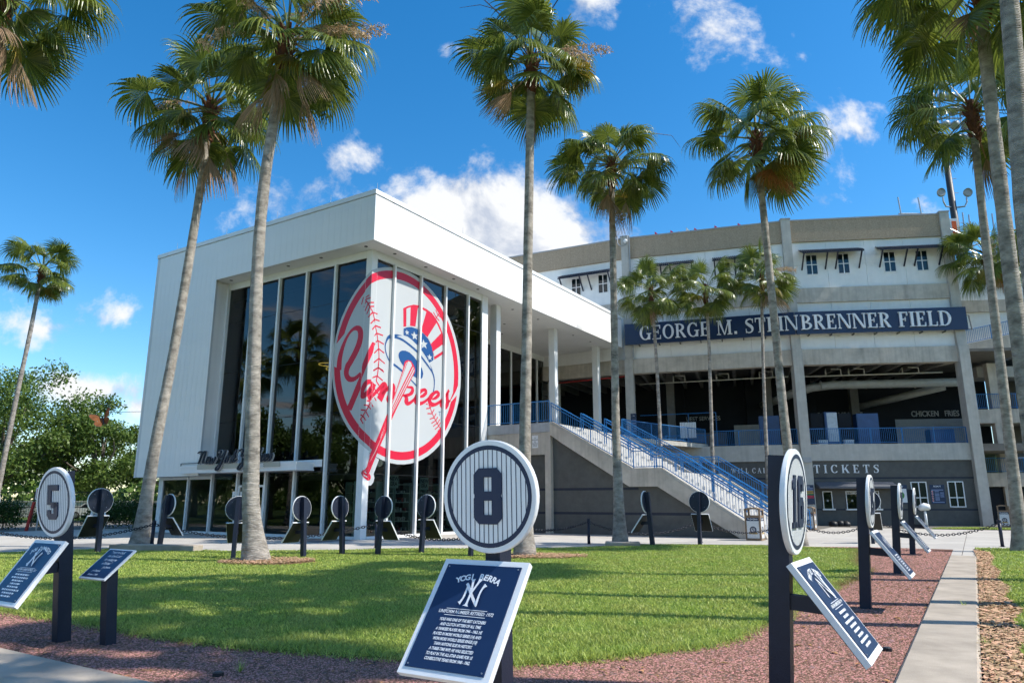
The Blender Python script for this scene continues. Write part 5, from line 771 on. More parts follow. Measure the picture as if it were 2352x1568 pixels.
# pipes and ducts under the concourse ceiling
mb=MB(); mb.tube([AB.pt(.2,-2.4,10.5),AB.pt(10.6,-2.4,10.62)],.055,8); mb.build('sprinkler_pipe',PIPEW,stad,True)
mb=MB(); mb.tube([CA.pt(.4,-2.4,10.5),CA.pt(11.3,-2.4,10.55)],.05,8); mb.build('sprinkler_pipe',PIPEW,stad,True)
for bay,x in((CA,3.0),(CA,6.2),(CA,9.3),(AB,2.6),(AB,4.2),(AB,7.9)):
    mb=MB(); mb.tube([bay.pt(x,-2.4,10.55),bay.pt(x,-2.4,11.0),bay.pt(x+.6,-4.5,11.05)],.05,7); mb.tube([bay.pt(x+.9,-1.9,10.5),bay.pt(x+.9,-1.9,10.9),bay.pt(x+.2,-1.9,10.95)],.045,7); mb.build('drain_pipe',PIPEW,stad,True)
mb=MB(); mb.tube([DC.pt(4.4,-.2,10.7),DC.pt(10.4,-.2,10.82)],.06,8); mb.build('fire_pipe',PIPER,stad,True)
dk=site_thing('ventilation_duct','fat pale wrapped duct hanging under the concourse ceiling','duct',AB.pt(2,-3.5,9.4))
mb=MB(); mb.tube([AB.pt(-.6,-9,9.3),AB.pt(-.2,-6.5,9.3),AB.pt(.6,-4.6,9.55),AB.pt(1.8,-3.6,9.85),AB.pt(3.2,-3.3,9.98),AB.pt(12,-3.2,10.0)],.31,14); mb.build('duct',DUCT,dk,True)
for x in(2.4,3.9,5.6,7.3,9.0,10.6): mb=MB(); mb.tube([AB.pt(x,-3.28,9.98),AB.pt(x+.05,-3.28,9.98)],.335,14); mb.build('duct_band',DUCT,dk); 
mb=MB(); mb.tube([AB.pt(6.8,-8.5,9.0),AB.pt(11.6,-4.6,9.9)],.28,12); mb.build('branch_duct',DUCT,dk,True)
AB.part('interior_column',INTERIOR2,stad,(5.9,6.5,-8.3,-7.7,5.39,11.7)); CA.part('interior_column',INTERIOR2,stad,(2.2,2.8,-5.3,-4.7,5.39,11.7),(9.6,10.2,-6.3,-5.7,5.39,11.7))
# ---- ticket level
def tk_window(x0,x1):
    AB.part('ticket_window',WHITE,stad,(x0,x0+.05,-.078,-.02,1.1,2.25),(x1-.05,x1,-.078,-.02,1.1,2.25),(x0+.05,x1-.05,-.078,-.02,2.2,2.25)); AB.part('counter_sill',STUCCO,stad,(x0-.08,x1+.1,-.078,.12,1.0,1.095))
    mb=MB(); mb.face([AB.pt(x0+.05,-.05,1.1),AB.pt(x1-.05,-.05,1.1),AB.pt(x1-.05,-.05,2.2),AB.pt(x0+.05,-.05,2.2)]); mb.build('pane',WGLASS,stad)
    mb=MB(); c=AB.pt((x0+x1)/2,-.045,1.62); mb.face([c+AB.ex*.07*math.cos(t)+UP*.07*math.sin(t) for t in np.linspace(0,6.283,15)[:-1]]); mb.build('speak_hole',GREY,stad)
tk_window(.92,1.54); tk_window(2.42,3.18); tk_window(3.85,4.55)
put_text('lettering','CLOSED',.17,AB.fr(2.8,-.04,2.1),LETTER,stad,bold=.004)
mb=MB(); mb.hexa([AB.pt(.5,.9,2.42),AB.pt(5.5,.9,2.42),AB.pt(5.5,-.07,2.42),AB.pt(.5,-.07,2.42)],[AB.pt(.5,.9,2.54),AB.pt(5.5,.9,2.54),AB.pt(5.5,-.07,2.86),AB.pt(.5,-.07,2.86)]); mb.build('ticket_awning',mat('awning_slate',(.13,.135,.15),.6,.3,var=.1),stad)
def big_window(x0,x1,z0,z1):
    t=AB.part('window',WHITE,stad,(x0,x0+.06,-.078,-.02,z0,z1),(x1-.06,x1,-.078,-.02,z0,z1),(x0+.06,x1-.06,-.078,-.02,z0,z0+.06),(x0+.06,x1-.06,-.078,-.02,z1-.06,z1),((x0+x1)/2-.03,(x0+x1)/2+.03,-.078,-.025,z0+.06,z1-.06),(x0+.06,x1-.06,-.078,-.03,z0+(z1-z0)*.37-.03,z0+(z1-z0)*.37+.03))
    mb=MB(); mb.face([AB.pt(x0+.06,-.05,z0+.06),AB.pt(x1-.06,-.05,z0+.06),AB.pt(x1-.06,-.05,z1-.06),AB.pt(x0+.06,-.05,z1-.06)]); mb.build('pane',mat('pane_dark_green',(.012,.022,.02),.12,.3),t)
big_window(6.62,7.62,1.2,2.86); big_window(8.92,9.92,1.2,2.88)
def notice(bay,x0,x1,z0,z1,label,title,rows,d=-.06,dots=False):
    t=site_thing('notice_board',label,'sign',bay.pt(x0,d,z0)); bay.part('panel',NAVYSIGN,t,(x0,x1,d-.03,d,z0,z1)); h=z1-z0; w=x1-x0
    put_text('lettering',title,.13*w/.9,bay.fr((x0+x1)/2,d+.004,z1-.09*h),LETTER,t,sx=.62*min(1,9/len(title)),bold=.002)
    for i,(zf,xf0,xf1,mm) in enumerate(rows): bay.part('printed_row',mm,t,(x0+w*xf0,x0+w*xf1,d,d+.003,z0+h*zf,z0+h*(zf+.05)))
    if dots:
        for i in range(5):
            mb=MB(); c=bay.pt(x0+w*.14,d+.004,z0+h*(.16+.12*i)); mb.face([c+bay.ex*.055*math.cos(q)+UP*.055*math.sin(q) for q in np.linspace(0,6.283,13)[:-1]]); mb.build('symbol',SIGNWHITE,t)
            mb=MB(); c=bay.pt(x0+w*.14,d+.007,z0+h*(.16+.12*i)); mb.face([c+bay.ex*.04*math.cos(q)+UP*.04*math.sin(q) for q in np.linspace(0,6.283,13)[:-1]]); mb.build('symbol_face',RED,t)
    return t
YEL=mat('print_amber',(.5,.32,.05),.5); GRN=mat('print_green',(.06,.25,.06),.5); LB=mat('print_pale_blue',(.2,.26,.42),.5)
notice(AB,-.40,.28,1.38,2.66,'tall price board with coloured rows on the column by the ticket windows','Tickets',[(.80,.05,.95,LB),(.72,.05,.95,LB),(.64,.05,.95,YEL),(.56,.05,.95,YEL),(.48,.05,.95,GRN),(.40,.05,.95,RED),(.32,.05,.95,RED)],d=.36)
t=notice(AB,5.45,6.38,1.40,2.66,'pale map board with green field between the ticket awning and the first tall window','DIRECTORY MAP',[(.1,.06,.94,SIGNWHITE)]); AB.part('map_print',SIGNWHITE,t,(5.52,6.31,-.06,-.055,1.5,2.4)); mb=MB(); mb.face([AB.pt(5.9+.26*math.cos(q),-.05,1.98+.26*math.sin(q)) for q in np.linspace(0,6.28,20)[:-1]]); mb.build('field_print',GRN,t)
notice(AB,7.80,8.72,1.42,2.66,'navy rules board with red symbols between the two tall windows','WELCOME TO',[(.70,.1,.9,LB),(.62,.3,.6,LB),(.50,.3,.6,LB),(.42,.3,.6,LB),(.34,.3,.6,LB),(.55,.66,.92,LB),(.45,.66,.92,LB),(.35,.66,.92,LB),(.25,.3,.6,LB),(.18,.3,.6,LB),(.06,.1,.9,LB)],dots=True)
notice(CA,.0,.42,6.0,7.9,'tall navy notice on the column at the head of the stairs','NOTICE',[(.70,.1,.9,LB),(.6,.1,.9,LB),(.5,.4,.9,LB),(.4,.4,.9,LB),(.3,.4,.9,LB)],d=.36)
bx_=site_thing('junction_box','small grey electrical box on the column beside the ticket lettering','box',AB.pt(0,.34,4.1)); AB.part('box',GREY,bx_,(-.3,.28,.33,.46,4.15,4.5)); AB.part('conduit',GREY,bx_,(-.42,-.30,.36,.40,4.2,4.24))
# ---- things standing on the concourse behind the railing
def cab(label,bay,x0,x1,d0,d1,z1,m,name='cabinet',cat='cabinet'):
    t=site_thing(name,label,cat,bay.pt((x0+x1)/2,(d0+d1)/2,5.39)); bay.part('body',m,t,(x0,x1,d0,d1,5.44,z1)); bay.part('door',m,t,(x0+.04,x1-.04,d1,d1+.03,5.6,z1-.06)); bay.part('foot',BLACK,t,(x0+.05,x1-.05,d0+.05,d1-.05,5.385,5.44)); return t
cab('black drinks cooler left of the silver cooler on the concourse',AB,1.05,1.95,-2.6,-1.8,7.75,INTERIOR,'drinks_cooler','cooler')
t=cab('silver-fronted blue drinks cooler between two black ones',AB,2.0,2.85,-2.5,-1.7,7.80,SCREEN,'drinks_cooler','cooler'); AB.part('front_panel',mat('cooler_silver',(.55,.58,.62),.25,.5,var=.2,vscale=4),t,(2.15,2.85,-1.669,-1.66,5.7,7.75))
cab('black drinks cooler right of the silver cooler on the concourse',AB,2.95,3.85,-2.6,-1.8,7.72,INTERIOR,'drinks_cooler','cooler')
cab('wide blue cabinet on the concourse right of the coolers',AB,4.15,5.6,-2.4,-1.6,7.65,SCREEN)
cab('wide blue cabinet on the concourse behind the palm trunks',CA,9.0,10.4,-2.6,-1.9,7.65,SCREEN)
cab('low blue counter at the right end of the concourse',AB,9.0,10.6,-2.6,-1.8,6.5,SCREEN,'counter','counter')
def cone_(label,p):
    t=thing('traffic_cone',label,'cone',p); mb=MB(); mb.box((0,0,.015),(.14,.14,.015)); mb.build('base',ORANGE,t); mb=MB(); mb.tube([(0,0,.03),(0,0,.45)],[.11,.025],12); mb.build('cone',ORANGE,t,True); mb=MB(); mb.tube([(0,0,.2),(0,0,.28)],[.081,.062],12); mb.build('band',SIGNWHITE,t)
cone_('orange traffic cone on the concourse beside the coolers',AB.pt(.75,-1.5,5.385))
for i in range(2): t=site_thing('carton','white carton behind the concourse railing, %s of the silver cooler'%('left','right')[i],'box',AB.pt(1.4+1.75*i,-1.2,5.39)); AB.part('box',SIGNWHITE,t,(1.3+1.75*i,1.9+1.75*i,-1.5,-1.1,5.39,5.75)); AB.part('lid',SIGNWHITE,t,(1.28+1.75*i,1.92+1.75*i,-1.52,-1.08,5.70,5.78))
# ---- roof details
for i,(x,h) in enumerate(((1.2,.0),(2.3,.3),(3.5,.28),(4.1,.1),(4.7,.36),(5.3,.25),(6.8,.28),(8.5,.26))):
    if h<.05: continue
    t=site_thing('pennant','small red pennant on the stadium roof edge, %s from the left'%('first','second','third','fourth','fifth','sixth','seventh','eighth')[i],'flag',CA.pt(x,-.3,21.8),'pennants along the roof'); mb=MB(); mb.tube([CA.pt(x,-.3,21.7),CA.pt(x,-.3,21.85+h)],.012,5); mb.build('staff',GREY,t)
    mb=MB(); mb.prism([CA.pt(x+.01,-.3,21.82),CA.pt(x+.34,-.3,21.84),CA.pt(x+.02,-.3,21.85+h)],CA.n*.01); mb.build('cloth',PINK if i!=4 else SIGNWHITE,t)
t=site_thing('camera_dome','white dome camera on a curved conduit at the top of the left column','dome camera',CA.pt(-.1,.2,21.4)); mb=MB(); mb.tube([CA.pt(-.55,.2,21.9),CA.pt(-.55,.3,21.3),CA.pt(-.3,.35,21.0),CA.pt(.1,.3,21.1),CA.pt(.3,.25,21.9)],.035,7); mb.build('conduit',GREY,t,True)
mb=MB(); c=CA.pt(.1,.42,21.3); mb.tube([c+UP*.2,c+UP*.1,c,c-UP*.1],[.1,.16,.14,.03],10); mb.build('dome',SIGNWHITE,t,True); CA.part('downpipe',GREY,stad,(.32,.40,.19,.27,12.1,21.85))
# scaffolding on the roof at the right and the floodlight mast behind
def scaffold(label,pts):
    t=site_thing('scaffold',label,'scaffold',pts[0][0]); 
    for p,q in pts: mb=MB(); mb.tube([p,q],.05,6); mb.build('pole',STEEL,t)
scaffold('bare scaffold frame on the roof left of the right-hand pillar',[(AB.pt(8.6,-1,21.8),AB.pt(8.5,-1,23.6)),(AB.pt(10.0,-1,21.8),AB.pt(9.9,-1,23.5)),(AB.pt(8.4,-1,22.3),AB.pt(10.2,-1,22.2))])
scaffold('scaffold tubes and sloping handrails right of the roof pillar',[(AB.pt(11.6,-1.5,21.4),AB.pt(14.5,-1.5,19.6)),(AB.pt(11.6,-1.5,20.4),AB.pt(14.5,-1.5,18.6)),(AB.pt(13.0,-1.6,19),AB.pt(13.1,-1.6,22.4)),(AB.pt(13.4,-1.6,19),AB.pt(13.5,-1.6,22.2)),(AB.pt(15,-1.6,18),AB.pt(15.1,-1.6,22.2)),(AB.pt(15.4,-1.6,18),AB.pt(15.5,-1.6,22)),(AB.pt(12,-1.5,19.2),AB.pt(16.8,-1.5,21.0))])
t=site_thing('warning_board','orange and white board among the scaffold tubes on the roof','sign',AB.pt(12.3,-1.7,19.5)); AB.part('panel',SIGNWHITE,t,(12.0,12.7,-1.8,-1.7,20.2,22.0)); AB.part('print',ORANGE,t,(12.3,12.62,-1.699,-1.69,20.4,21.8))
fm=thing('floodlight_mast','tall dark floodlight mast with lamp racks behind the stadium','mast',(56.2,85,0)); mb=MB(); mb.tube([(0,0,0),(0,0,30),(-.1,0,47)],[.6,.45,.34],14); mb.build('pole',DARKSTEEL,fm,True)
mb=MB(); mb.box((0,-.6,47.6),(3.6,.5,.12)); mb.bar((-3.3,-.9,50),(2.2,-.9,50),.15); mb.bar((-3.3,-.9,52.5),(2.2,-.9,52.5),.15); mb.bar((-3,-.9,47.6),(-3,-.9,54),.15); mb.bar((2,-.9,47.6),(2,-.9,54),.15); mb.bar((-.5,-.9,47.6),(-.5,-.9,54),.15); mb.build('rack',STEEL,fm)
for r_ in range(4):
    for i in range(5):
        mb=MB(); c=Vector((-3.2+i*1.35+rnd.uniform(-.1,.1),-1.2,46.9+r_*2.0)); mb.tube([c+Vector((0,.5,.3)),c,c+Vector((0,-.25,-.2)),c+Vector((0,-.3,-.24))],[.2,.5,.62,.3],10); mb.build('lamp',STEEL,fm,True)
for s_ in(-1,1):
    mb=MB(); mb.tube([(0,0,38),(s_*1.2,-.4,38),(s_*1.5,-.5,38.6),(s_*1.5,-.5,39.2)],.1,7); mb.build('arm',STEEL,fm); mb=MB(); c=Vector((s_*1.7,-.6,39.8)); mb.tube([c+Vector((.04*s_,.10,.03)),c,c+Vector((0,-.03,-.01)),c+Vector((0,-.031,-.01))],[.35,.55,.58,.45],16); mb.build('side_lamp',GREY,fm)
for z in range(32,46,2): mb=MB(); mb.bar((.4,0,z),(.9,0,z),.06); mb.build('rung',STEEL,fm)
# ---- ramp building on the right
annex=site_thing('ramp_building','concrete ramp structure with railings at the right edge behind the palms','building',AB.pt(14,-4,0))
def an(name,m,*bs): return AB.part(name,m,annex,*bs)
o4=-4
an('parapet',AGGR,(16.2,40,o4-.5,o4,19.6,21.3)); an('parapet_coping',GREY,(16.2,40,o4-.55,o4+.05,21.3,21.42)); an('band',CONC,(11.4,40,o4-.5,o4,15.4,16.3)); an('wall',STUCCO,(11.4,40,o4-.6,o4-.2,12.5,15.39),(11.4,40,o4-.6,o4-.2,16.31,19.6))
mb=MB(); mb.hexa([AB.pt(11.4,-3.5,11.5),AB.pt(30,-3.5,15.0),AB.pt(30,-5.5,15.0),AB.pt(11.4,-5.5,11.5)],[AB.pt(11.4,-3.5,12.5),AB.pt(30,-3.5,16.5),AB.pt(30,-5.5,16.5),AB.pt(11.4,-5.5,12.5)]); mb.build('ramp',CONC,annex)
an('slab',CONC,(13.4,40,-5,o4,7.1,8.1)); an('slab',CONC,(13.2,40,-5,o4+.1,2.6,3.55)); an('slab',CONC_L,(14.2,40,-7,o4-1,10.6,11.4)); an('inner_slab',CONC,(15.5,40,-8.6,-5,7.3,8.0),(15.5,40,-8.6,-5,2.8,3.4))
for x in(14.8,19,24,30): an('column',CONC,(x-.35,x+.35,-4.6,-4.05,0,11.5))
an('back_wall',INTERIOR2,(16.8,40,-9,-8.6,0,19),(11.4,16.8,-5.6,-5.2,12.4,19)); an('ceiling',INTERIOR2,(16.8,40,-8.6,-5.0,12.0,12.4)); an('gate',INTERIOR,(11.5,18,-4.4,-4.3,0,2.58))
# ---------------------------------------------------------------- raised deck, stairs, railings
deck=site_thing('raised_deck','raised concrete deck with charcoal base wall right of the shop glass','deck',ST(-2,9.5,0))
DZ=5.6
mb=MB(); mb.prism([ST(*p,DZ-.3) for p in((5.9,9.45),(5.9,27.2),(3,28),(-6.3,28.6),(-4.0,20.2),(-3.93,18.6),(-3.93,9.75),(.7,9.75))],UP*.3); mb.build('slab',CONC_L,deck)
abpart('edge_beam',mat('beam_paint',(.42,.44,.46),.7,.2,var=.12,vscale=2,streak=.25),deck,(-3.93,.7,9.45,9.75,5.1,DZ))
abpart('upper_wall',CONC,deck,(-3.62,.7,9.5,9.8,3.95,5.1)); abpart('pier',CONC,deck,(-3.95,-3.62,9.47,9.9,0,5.1))
mb=MB(); mb.prism([ST(a_,9.75,z_) for a_,z_ in((.7,0),(.7,3.96),(-3.4,3.96),(-3.95,5.0),(-4.6,4.7),(-8.3,2.5),(-9.7,2.5),(-13.5,.2),(-13.5,0))],BX*.25); mb.build('base_wall',DARKWALL,deck); abpart('wall_stripe',NAVY,deck,(-8.6,.7,9.74,9.7505,2.12,2.24),(-12,.7,9.74,9.7505,.95,1.07))
abpart('end_trim',WHITE,deck,(.7,.85,9.42,9.6,3,5.65))
abpart('wedge_wall',CONC_L,deck,(-4.2,-3.9,18.6,20.2,4.6,5.3))
t=site_thing('notice_plate','small white notice plate on the concrete wall under the deck railing','sign',ST(-3.0,9.49,4.3)); abpart('plate',SIGNWHITE,t,(-3.2,-2.85,9.485,9.499,4.3,4.95))
for i,s_ in enumerate(('NO','SMOKING','IN','SEATING','AREAS')): put_text('lettering',s_,.1,frame(ST(-3.025,9.482,4.82-.1*i),-AX,UP),BLACK,t,sx=.8)
stairs=site_thing('staircase','wide concrete staircase with blue handrails rising left to the deck','stairs',ST(-14.5,14,0))
STEP=mat('step_concrete',(.47,.46,.44),.8,.2,var=.1,vscale=1.5,bump=.1,bscale=50)
F1=[(-3.93-i*.3013,DZ-(i+1)*.172) for i in range(15)]; F2=[(-9.85-i*.2794,3.02-(i+1)*.1776) for i in range(17)]
for i,(a,z) in enumerate(F1): abpart('step',STEP,stairs,(a-.3013,a,9.76,18.5,z-.35,z))
for i,(a,z) in enumerate(F2[:-1]): abpart('step',STEP,stairs,(a-.2794,a,9.76,18.5,max(z-.35,-.02),z))
abpart('landing',STEP,stairs,(-9.85,-8.45,9.76,18.5,2.7,3.02))
def stringer(b0,b1):
    top=[(-3.93,DZ-.0),(-4.1,DZ+.02),(-8.45,3.14),(-9.9,3.12),(-14.3,.28),(-14.5,.0)]; bot=[(-13.35,.0),(-9.65,2.27),(-8.25,2.27),(-4.6,4.5),(-3.93,4.95)]
    mb=MB(); mb.prism([ST(a,b0,z) for a,z in top+bot],BX*(b1-b0)); mb.build('stringer',CONC,stairs)
    mb=MB()
    for i,(a,z) in enumerate(F1+F2[:-1]): mb.prism([ST(a,b0-.03,z+.14),ST(a-.29,b0-.03,z-.03),ST(a-.29,b0-.03,z+.0),ST(a-.02,b0-.03,z+.172)],BX*.04)
    return mb
stringer(9.45,9.74).build('nosing_edge',CONC_L,stairs); stringer(18.51,18.8)
def railing(label,pts,h=1.07,pickets=True,mid=False,post=2.2,m=BLUE,sp=.125,double=0,closed_ends=False):
    pts=[Vector(p) for p in pts]; t=site_thing('railing',label,'railing',pts[0])
    mb=MB(); mb.tube([p+UP*h for p in pts],.03,6); mb.build('top_rail',m,t)
    if mid: mb=MB(); mb.tube([p+UP*(h-.16) for p in pts],.024,6); mb.build('hand_rail',m,t)
    if pickets: mb=MB(); mb.tube([p+UP*.1 for p in pts],.022,5); mb.build('bottom_rail',m,t)
    mp=MB()
    for p,q in zip(pts[:-1],pts[1:]):
        L_=(q-p).length; Lh=math.hypot(q.x-p.x,q.y-p.y); n=max(1,round(Lh/post))
        for i in range(n+1):
            if i==n and q is not pts[-1]: continue
            c=p.lerp(q,i/n); mb=MB(); mb.bar(c,c+UP*h,.05); mb.build('post',m,t)
        if pickets:
            k=int(Lh/sp)
            for i in range(1,k):
                c=p.lerp(q,i/k); mp.bar(c+UP*.1,c+UP*h,.018)
    if pickets: mp.build('pickets',m,t)
    return t
railing('straight blue railing along the raised deck left of the stairs',[ST(.6,9.52,DZ),ST(-3.9,9.52,DZ)],1.12)
SP=[(-3.95,DZ+.02),(-8.45,3.1),(-9.9,3.1),(-14.6,.1)]
railing('blue picket railing down the near side of the staircase',[ST(a,9.6,z) for a,z in SP],1.0,mid=True)
railing('blue picket railing down the far side of the staircase',[ST(a,18.65,z) for a,z in SP],1.0,mid=True)
for b_,w in((12.45,'nearer'),(15.5,'farther')):
    for e in(-.13,.13): railing('%s tube handrail of the %s pair in the middle of the staircase'%(('front','back')[e>0],w),[ST(a,b_+e,z) for a,z in[(-4.3,DZ-.2),(-8.45,3.02),(-9.85,3.02),(-14.4,.1)]],.92,pickets=False,mid=True,post=1.5)
railing('curving blue railing from the stair head to the stadium deck',[ST(-3.95,18.8,DZ),ST(-4.0,20.2,DZ),ST(-5.0,24.3,DZ),ST(-6.2,28.4,DZ)],1.05)
railing('long blue railing along the concourse right of the middle column',[AB.pt(.4,-.2,5.4),AB.pt(10.6,-.2,5.4)],1.08)
railing('blue railing along the concourse left of the middle column',[CA.pt(5.6,-.2,5.4),CA.pt(11.4,-.2,5.4)],1.08)
gt=railing('tall blue fence across the concourse behind the stair head',[CA.pt(.4,-2.0,5.4),CA.pt(6.0,-2.0,5.4)],1.0); 
mb=MB(); mb.tube([CA.pt(.4,-2.0,8.0),CA.pt(6.0,-2.0,8.05)],.03,6); mb.tube([CA.pt(4.0,-2,5.4),CA.pt(4,-2,8.03)],.03,6); mb.tube([CA.pt(6.0,-2,5.4),CA.pt(6,-2,8.05)],.03,6); mb.build('upper_rail',BLUE,gt)
t=site_thing('banner','white ribbed panel hung on the blue railing before the guest desk','banner',CA.pt(3.5,-.1,6.1)); CA.part('panel',SIGNWHITE,t,*[(3.45+i*.115,3.55+i*.115,-.75-.02*(i%2),-.73-.02*(i%2),6.1,7.25) for i in range(10)])
railing('blue railing up the ramp at the right edge, upper level',[AB.pt(11.8,-3.6,12.6),AB.pt(24,-3.6,15.1)],1.05,post=3)
railing('blue railing of the ramp building, middle level',[AB.pt(13.4,-4.0,8.1),AB.pt(24,-4.0,8.15)],1.1,post=3)
railing('blue railing of the ramp building, lowest level',[AB.pt(13.2,-3.9,3.55),AB.pt(24,-3.9,3.55)],1.05,post=3)
# ---------------------------------------------------------------- retired-number signs
def digit(ch):
    w,t,th,c=.60,.21,.165,.11
    TL=[(0,1-c),(0,1-th),(t,1-th),(t,1),(c,1)]; TR=[(w-x,y) for x,y in TL][::-1]; BL=[(x,1-y) for x,y in TL][::-1]; BR=[(w-x,1-y) for x,y in TL]
    top=[(t,1-th),(w-t,1-th),(w-t,1),(t,1)]; bot=[(t,0),(w-t,0),(w-t,th),(t,th)]; mid=[(t,.5-th/2),(w-t,.5-th/2),(w-t,.5+th/2),(t,.5+th/2)]
    lu=[(.03,.5),(t,.5),(t,1-th),(0,1-th),(0,.55)]; ll=[(0,th),(t,th),(t,.5),(.03,.5),(0,.45)]; ru=[(w-x,y) for x,y in lu][::-1]; rl=[(w-x,y) for x,y in ll][::-1]
    sq=lambda x0,x1,y0,y1:[(x0,y0),(x1,y0),(x1,y1),(x0,y1)]
    D={'8':[TL,TR,BL,BR,top,bot,mid,lu,ll,ru,rl],'6':[TL,TR,BL,BR,top,bot,mid,lu,ll,rl,sq(w-t,w,.70,1-th),[(w-t,.5-.08),(w-.03,.5),(w-.1,.5+th/2),(w-t,.5+th/2)]],
       '5':[sq(0,t,1-th,1),top,sq(w-t,w,1-th,1),sq(0,t,.5,1-th),[(t,.5),(w-c,.5),(w,.5-c),(w-t,.5-th-.02),(t,.5-th-.0)],sq(0,t,.42,.5),rl[:],BL,BR,bot,sq(0,t,th,.27)],
       '1':[sq(.16,.16+t,0,1),sq(.02,.52,0,.11),[(.02,.72),(.16,.78),(.16,.95),(.02,.86)]],
       '3':[TL,TR,BL,BR,top,bot,mid,ru,rl,sq(0,t,.7,1-th),sq(0,t,th,.3)],'2':[TL,TR,top,ru,sq(0,t,.7,1-th),mid,ll,sq(0,w,0,th)],'9':[TL,TR,BL,BR,top,bot,mid,lu,ru,rl,sq(0,t,th,.3)],'4':[lu,sq(0,t,1-th,1),mid,ru,rl,sq(w-t,w,1-th,1),sq(w-t,w,0,th)]}
    return D[ch],(.54 if ch=='1' else w)
def mono():   # interlocking two-letter monogram
    S=[[(.13,.90,.08),(.15,.7,.10),(.14,.35,.09),(.08,.14,.12),(.04,.08,.2)],[(.06,.95,.10),(.18,.84,.13),(.50,.45,.12),(.80,.12,.12),(.90,-.02,.05)],[(1.0,.92,.2),(.93,.82,.11),(.87,.6,.09),(.87,.3,.10),(.90,.0,.09)],
       [(.34,1.12,.20),(.37,1.0,.11),(.43,.75,.10),(.50,.5,.10)],[(.70,1.12,.20),(.66,1.0,.11),(.58,.75,.09),(.50,.5,.10)],[(.50,.52,.11),(.495,.3,.10),(.49,.02,.11),(.48,-.08,.28)]]
    out=[]
    for s in S: out+=ribbon([tuple(p) for p in crom(s,3)])
    return out
MONO=mono()
def flat(mb,polys,M,z=0.,dz=.0003):
    for q,pg in enumerate(polys):
        ar=sum(pg[i][0]*pg[(i+1)%len(pg)][1]-pg[(i+1)%len(pg)][0]*pg[i][1] for i in range(len(pg)))
        pg=pg if ar>0 else pg[::-1]; mb.face([M@Vector((p[0],p[1],z+dz*q)) for p in pg])
def number_sign(num,label,loc,face,sc=1.,lines=None,title=None,retired=None,detail=True,front=True,lean=4.,pl=(-.405,.865,.345,.40)):
    t=thing('number_sign',label,'sign',(loc[0],loc[1],0),R(face+90),'retired number signs round the lawn'); t.scale=(sc,sc,sc); t.rotation_euler=(R(lean),0,R(face+90))
    mb=MB(); mb.box((0,0,.95),(.062,.078,1.01)); mb.build('post',NAVY,t)
    cz=1.61; y0=-.08; y1=-.128; r=.405
    n=56; ang=[2*math.pi*i/n for i in range(n)]
    mb=MB(); e=.006; rings=[(y0,r-.012),(y0-.004,r-.002),(y0-.01,r),(y1+.008,r),(y1,r-e)]
    for (yy,rr) in rings: mb.v+=[(rr*math.cos(q),yy,cz+rr*math.sin(q)) for q in ang]
    for k in range(len(rings)-1):
        for i in range(n): a=k*n+i; b=k*n+(i+1)%n; mb.f.append((b,a,a+n,b+n)); mb.mi.append(0)
    mb.f.append(tuple(len(mb.v)-n+i for i in range(n))[::1]); mb.mi.append(0); mb.f.append(tuple(range(n))[::-1]); mb.mi.append(0)
    disc=mb.build('disc',SIGNWHITE,t)
    mb=MB(); mb.face([((r-.016)*math.cos(q),y0+.003,cz+(r-.016)*math.sin(q)) for q in ang][::-1]); mb.build('back_plate',NAVY,disc)
    F=frame((0,y1,cz),(1,0,0),(0,0,1))
    if front:
        mb=MB(); ro,ri=.366,.334
        for i in range(n):
            q0,q1=ang[i],ang[(i+1)%n]; mb.face([F@Vector((rr*math.cos(q),rr*math.sin(q),.0022)) for rr,q in((ri,q0),(ro,q0),(ro,q1),(ri,q1))])
        mb.build('ring',NAVYDARK,disc)
        mb=MB(); x=-.315
        while x<.32:
            h=math.sqrt(max(0,.336**2-x*x)); mb.face([F@Vector(p) for p in((x-.0035,-h,.0016),(x+.0035,-h,.0016),(x+.0035,h,.0016),(x-.0035,h,.0016))]); x+=.0395
        mb.build('pinstripes',NAVYDARK,disc)
        ds=[digit(c) for c in num]; H=.40; kx=.82 if len(num)>1 else 1.0; tw=sum(d[1] for d in ds)*H*kx+.03*(len(num)-1); x=-tw/2
        mb=MB()
        for pol,w in ds:
            for pg in pol:
                ar=sum(pg[i][0]*pg[(i+1)%len(pg)][1]-pg[(i+1)%len(pg)][0]*pg[i][1] for i in range(len(pg))); pg=pg if ar>0 else pg[::-1]
                mb.prism([F@Vector((x+p[0]*H*kx,(p[1]-.5)*H,.001)) for p in pg],F.to_3x3()@Vector((0,0,.012)))
            x+=w*H*kx+.03
        mb.build('numeral',NAVYDARK,disc)
    mb=MB()
    for (x,z) in((-.2,.2),(.2,.2),(-.2,-.2),(.2,-.2)): mb.tube([(x,y0+.002,cz+z),(x,y0+.008,cz+z)],.008,8)
    mb.build('bolt',STEEL,disc)
    mb=MB(); mb.box((0,-.21,.855),(.045,.14,.055)); mb.build('arm',NAVY,t)
    # slanted plaque
    G=frame((0,pl[0],pl[1]),(1,0,0),(0,.51,.61)); W,Hh=pl[2],pl[3]
    def bx(name,m,x0,x1,z0,z1,zz0,zz1,par):
        mb=MB(); mb.hexa([G@Vector(p) for p in((x0,z0,zz0),(x1,z0,zz0),(x1,z1,zz0),(x0,z1,zz0))],[G@Vector(p) for p in((x0,z0,zz1),(x1,z0,zz1),(x1,z1,zz1),(x0,z1,zz1))]); return mb.build(name,m,par)
    pq=bx('plaque',SIGNWHITE,-W,W,-Hh,Hh,-.045,0,t); bx('plaque_back',mat('plaque_back',(.035,.035,.03),.6,.3),-W+.012,W-.012,-Hh+.012,Hh-.012,-.052,-.044,pq)
    bx('plate',NAVYSIGN,-W+.045,W-.045,-Hh+.045,Hh-.045,.0005,.007,pq)
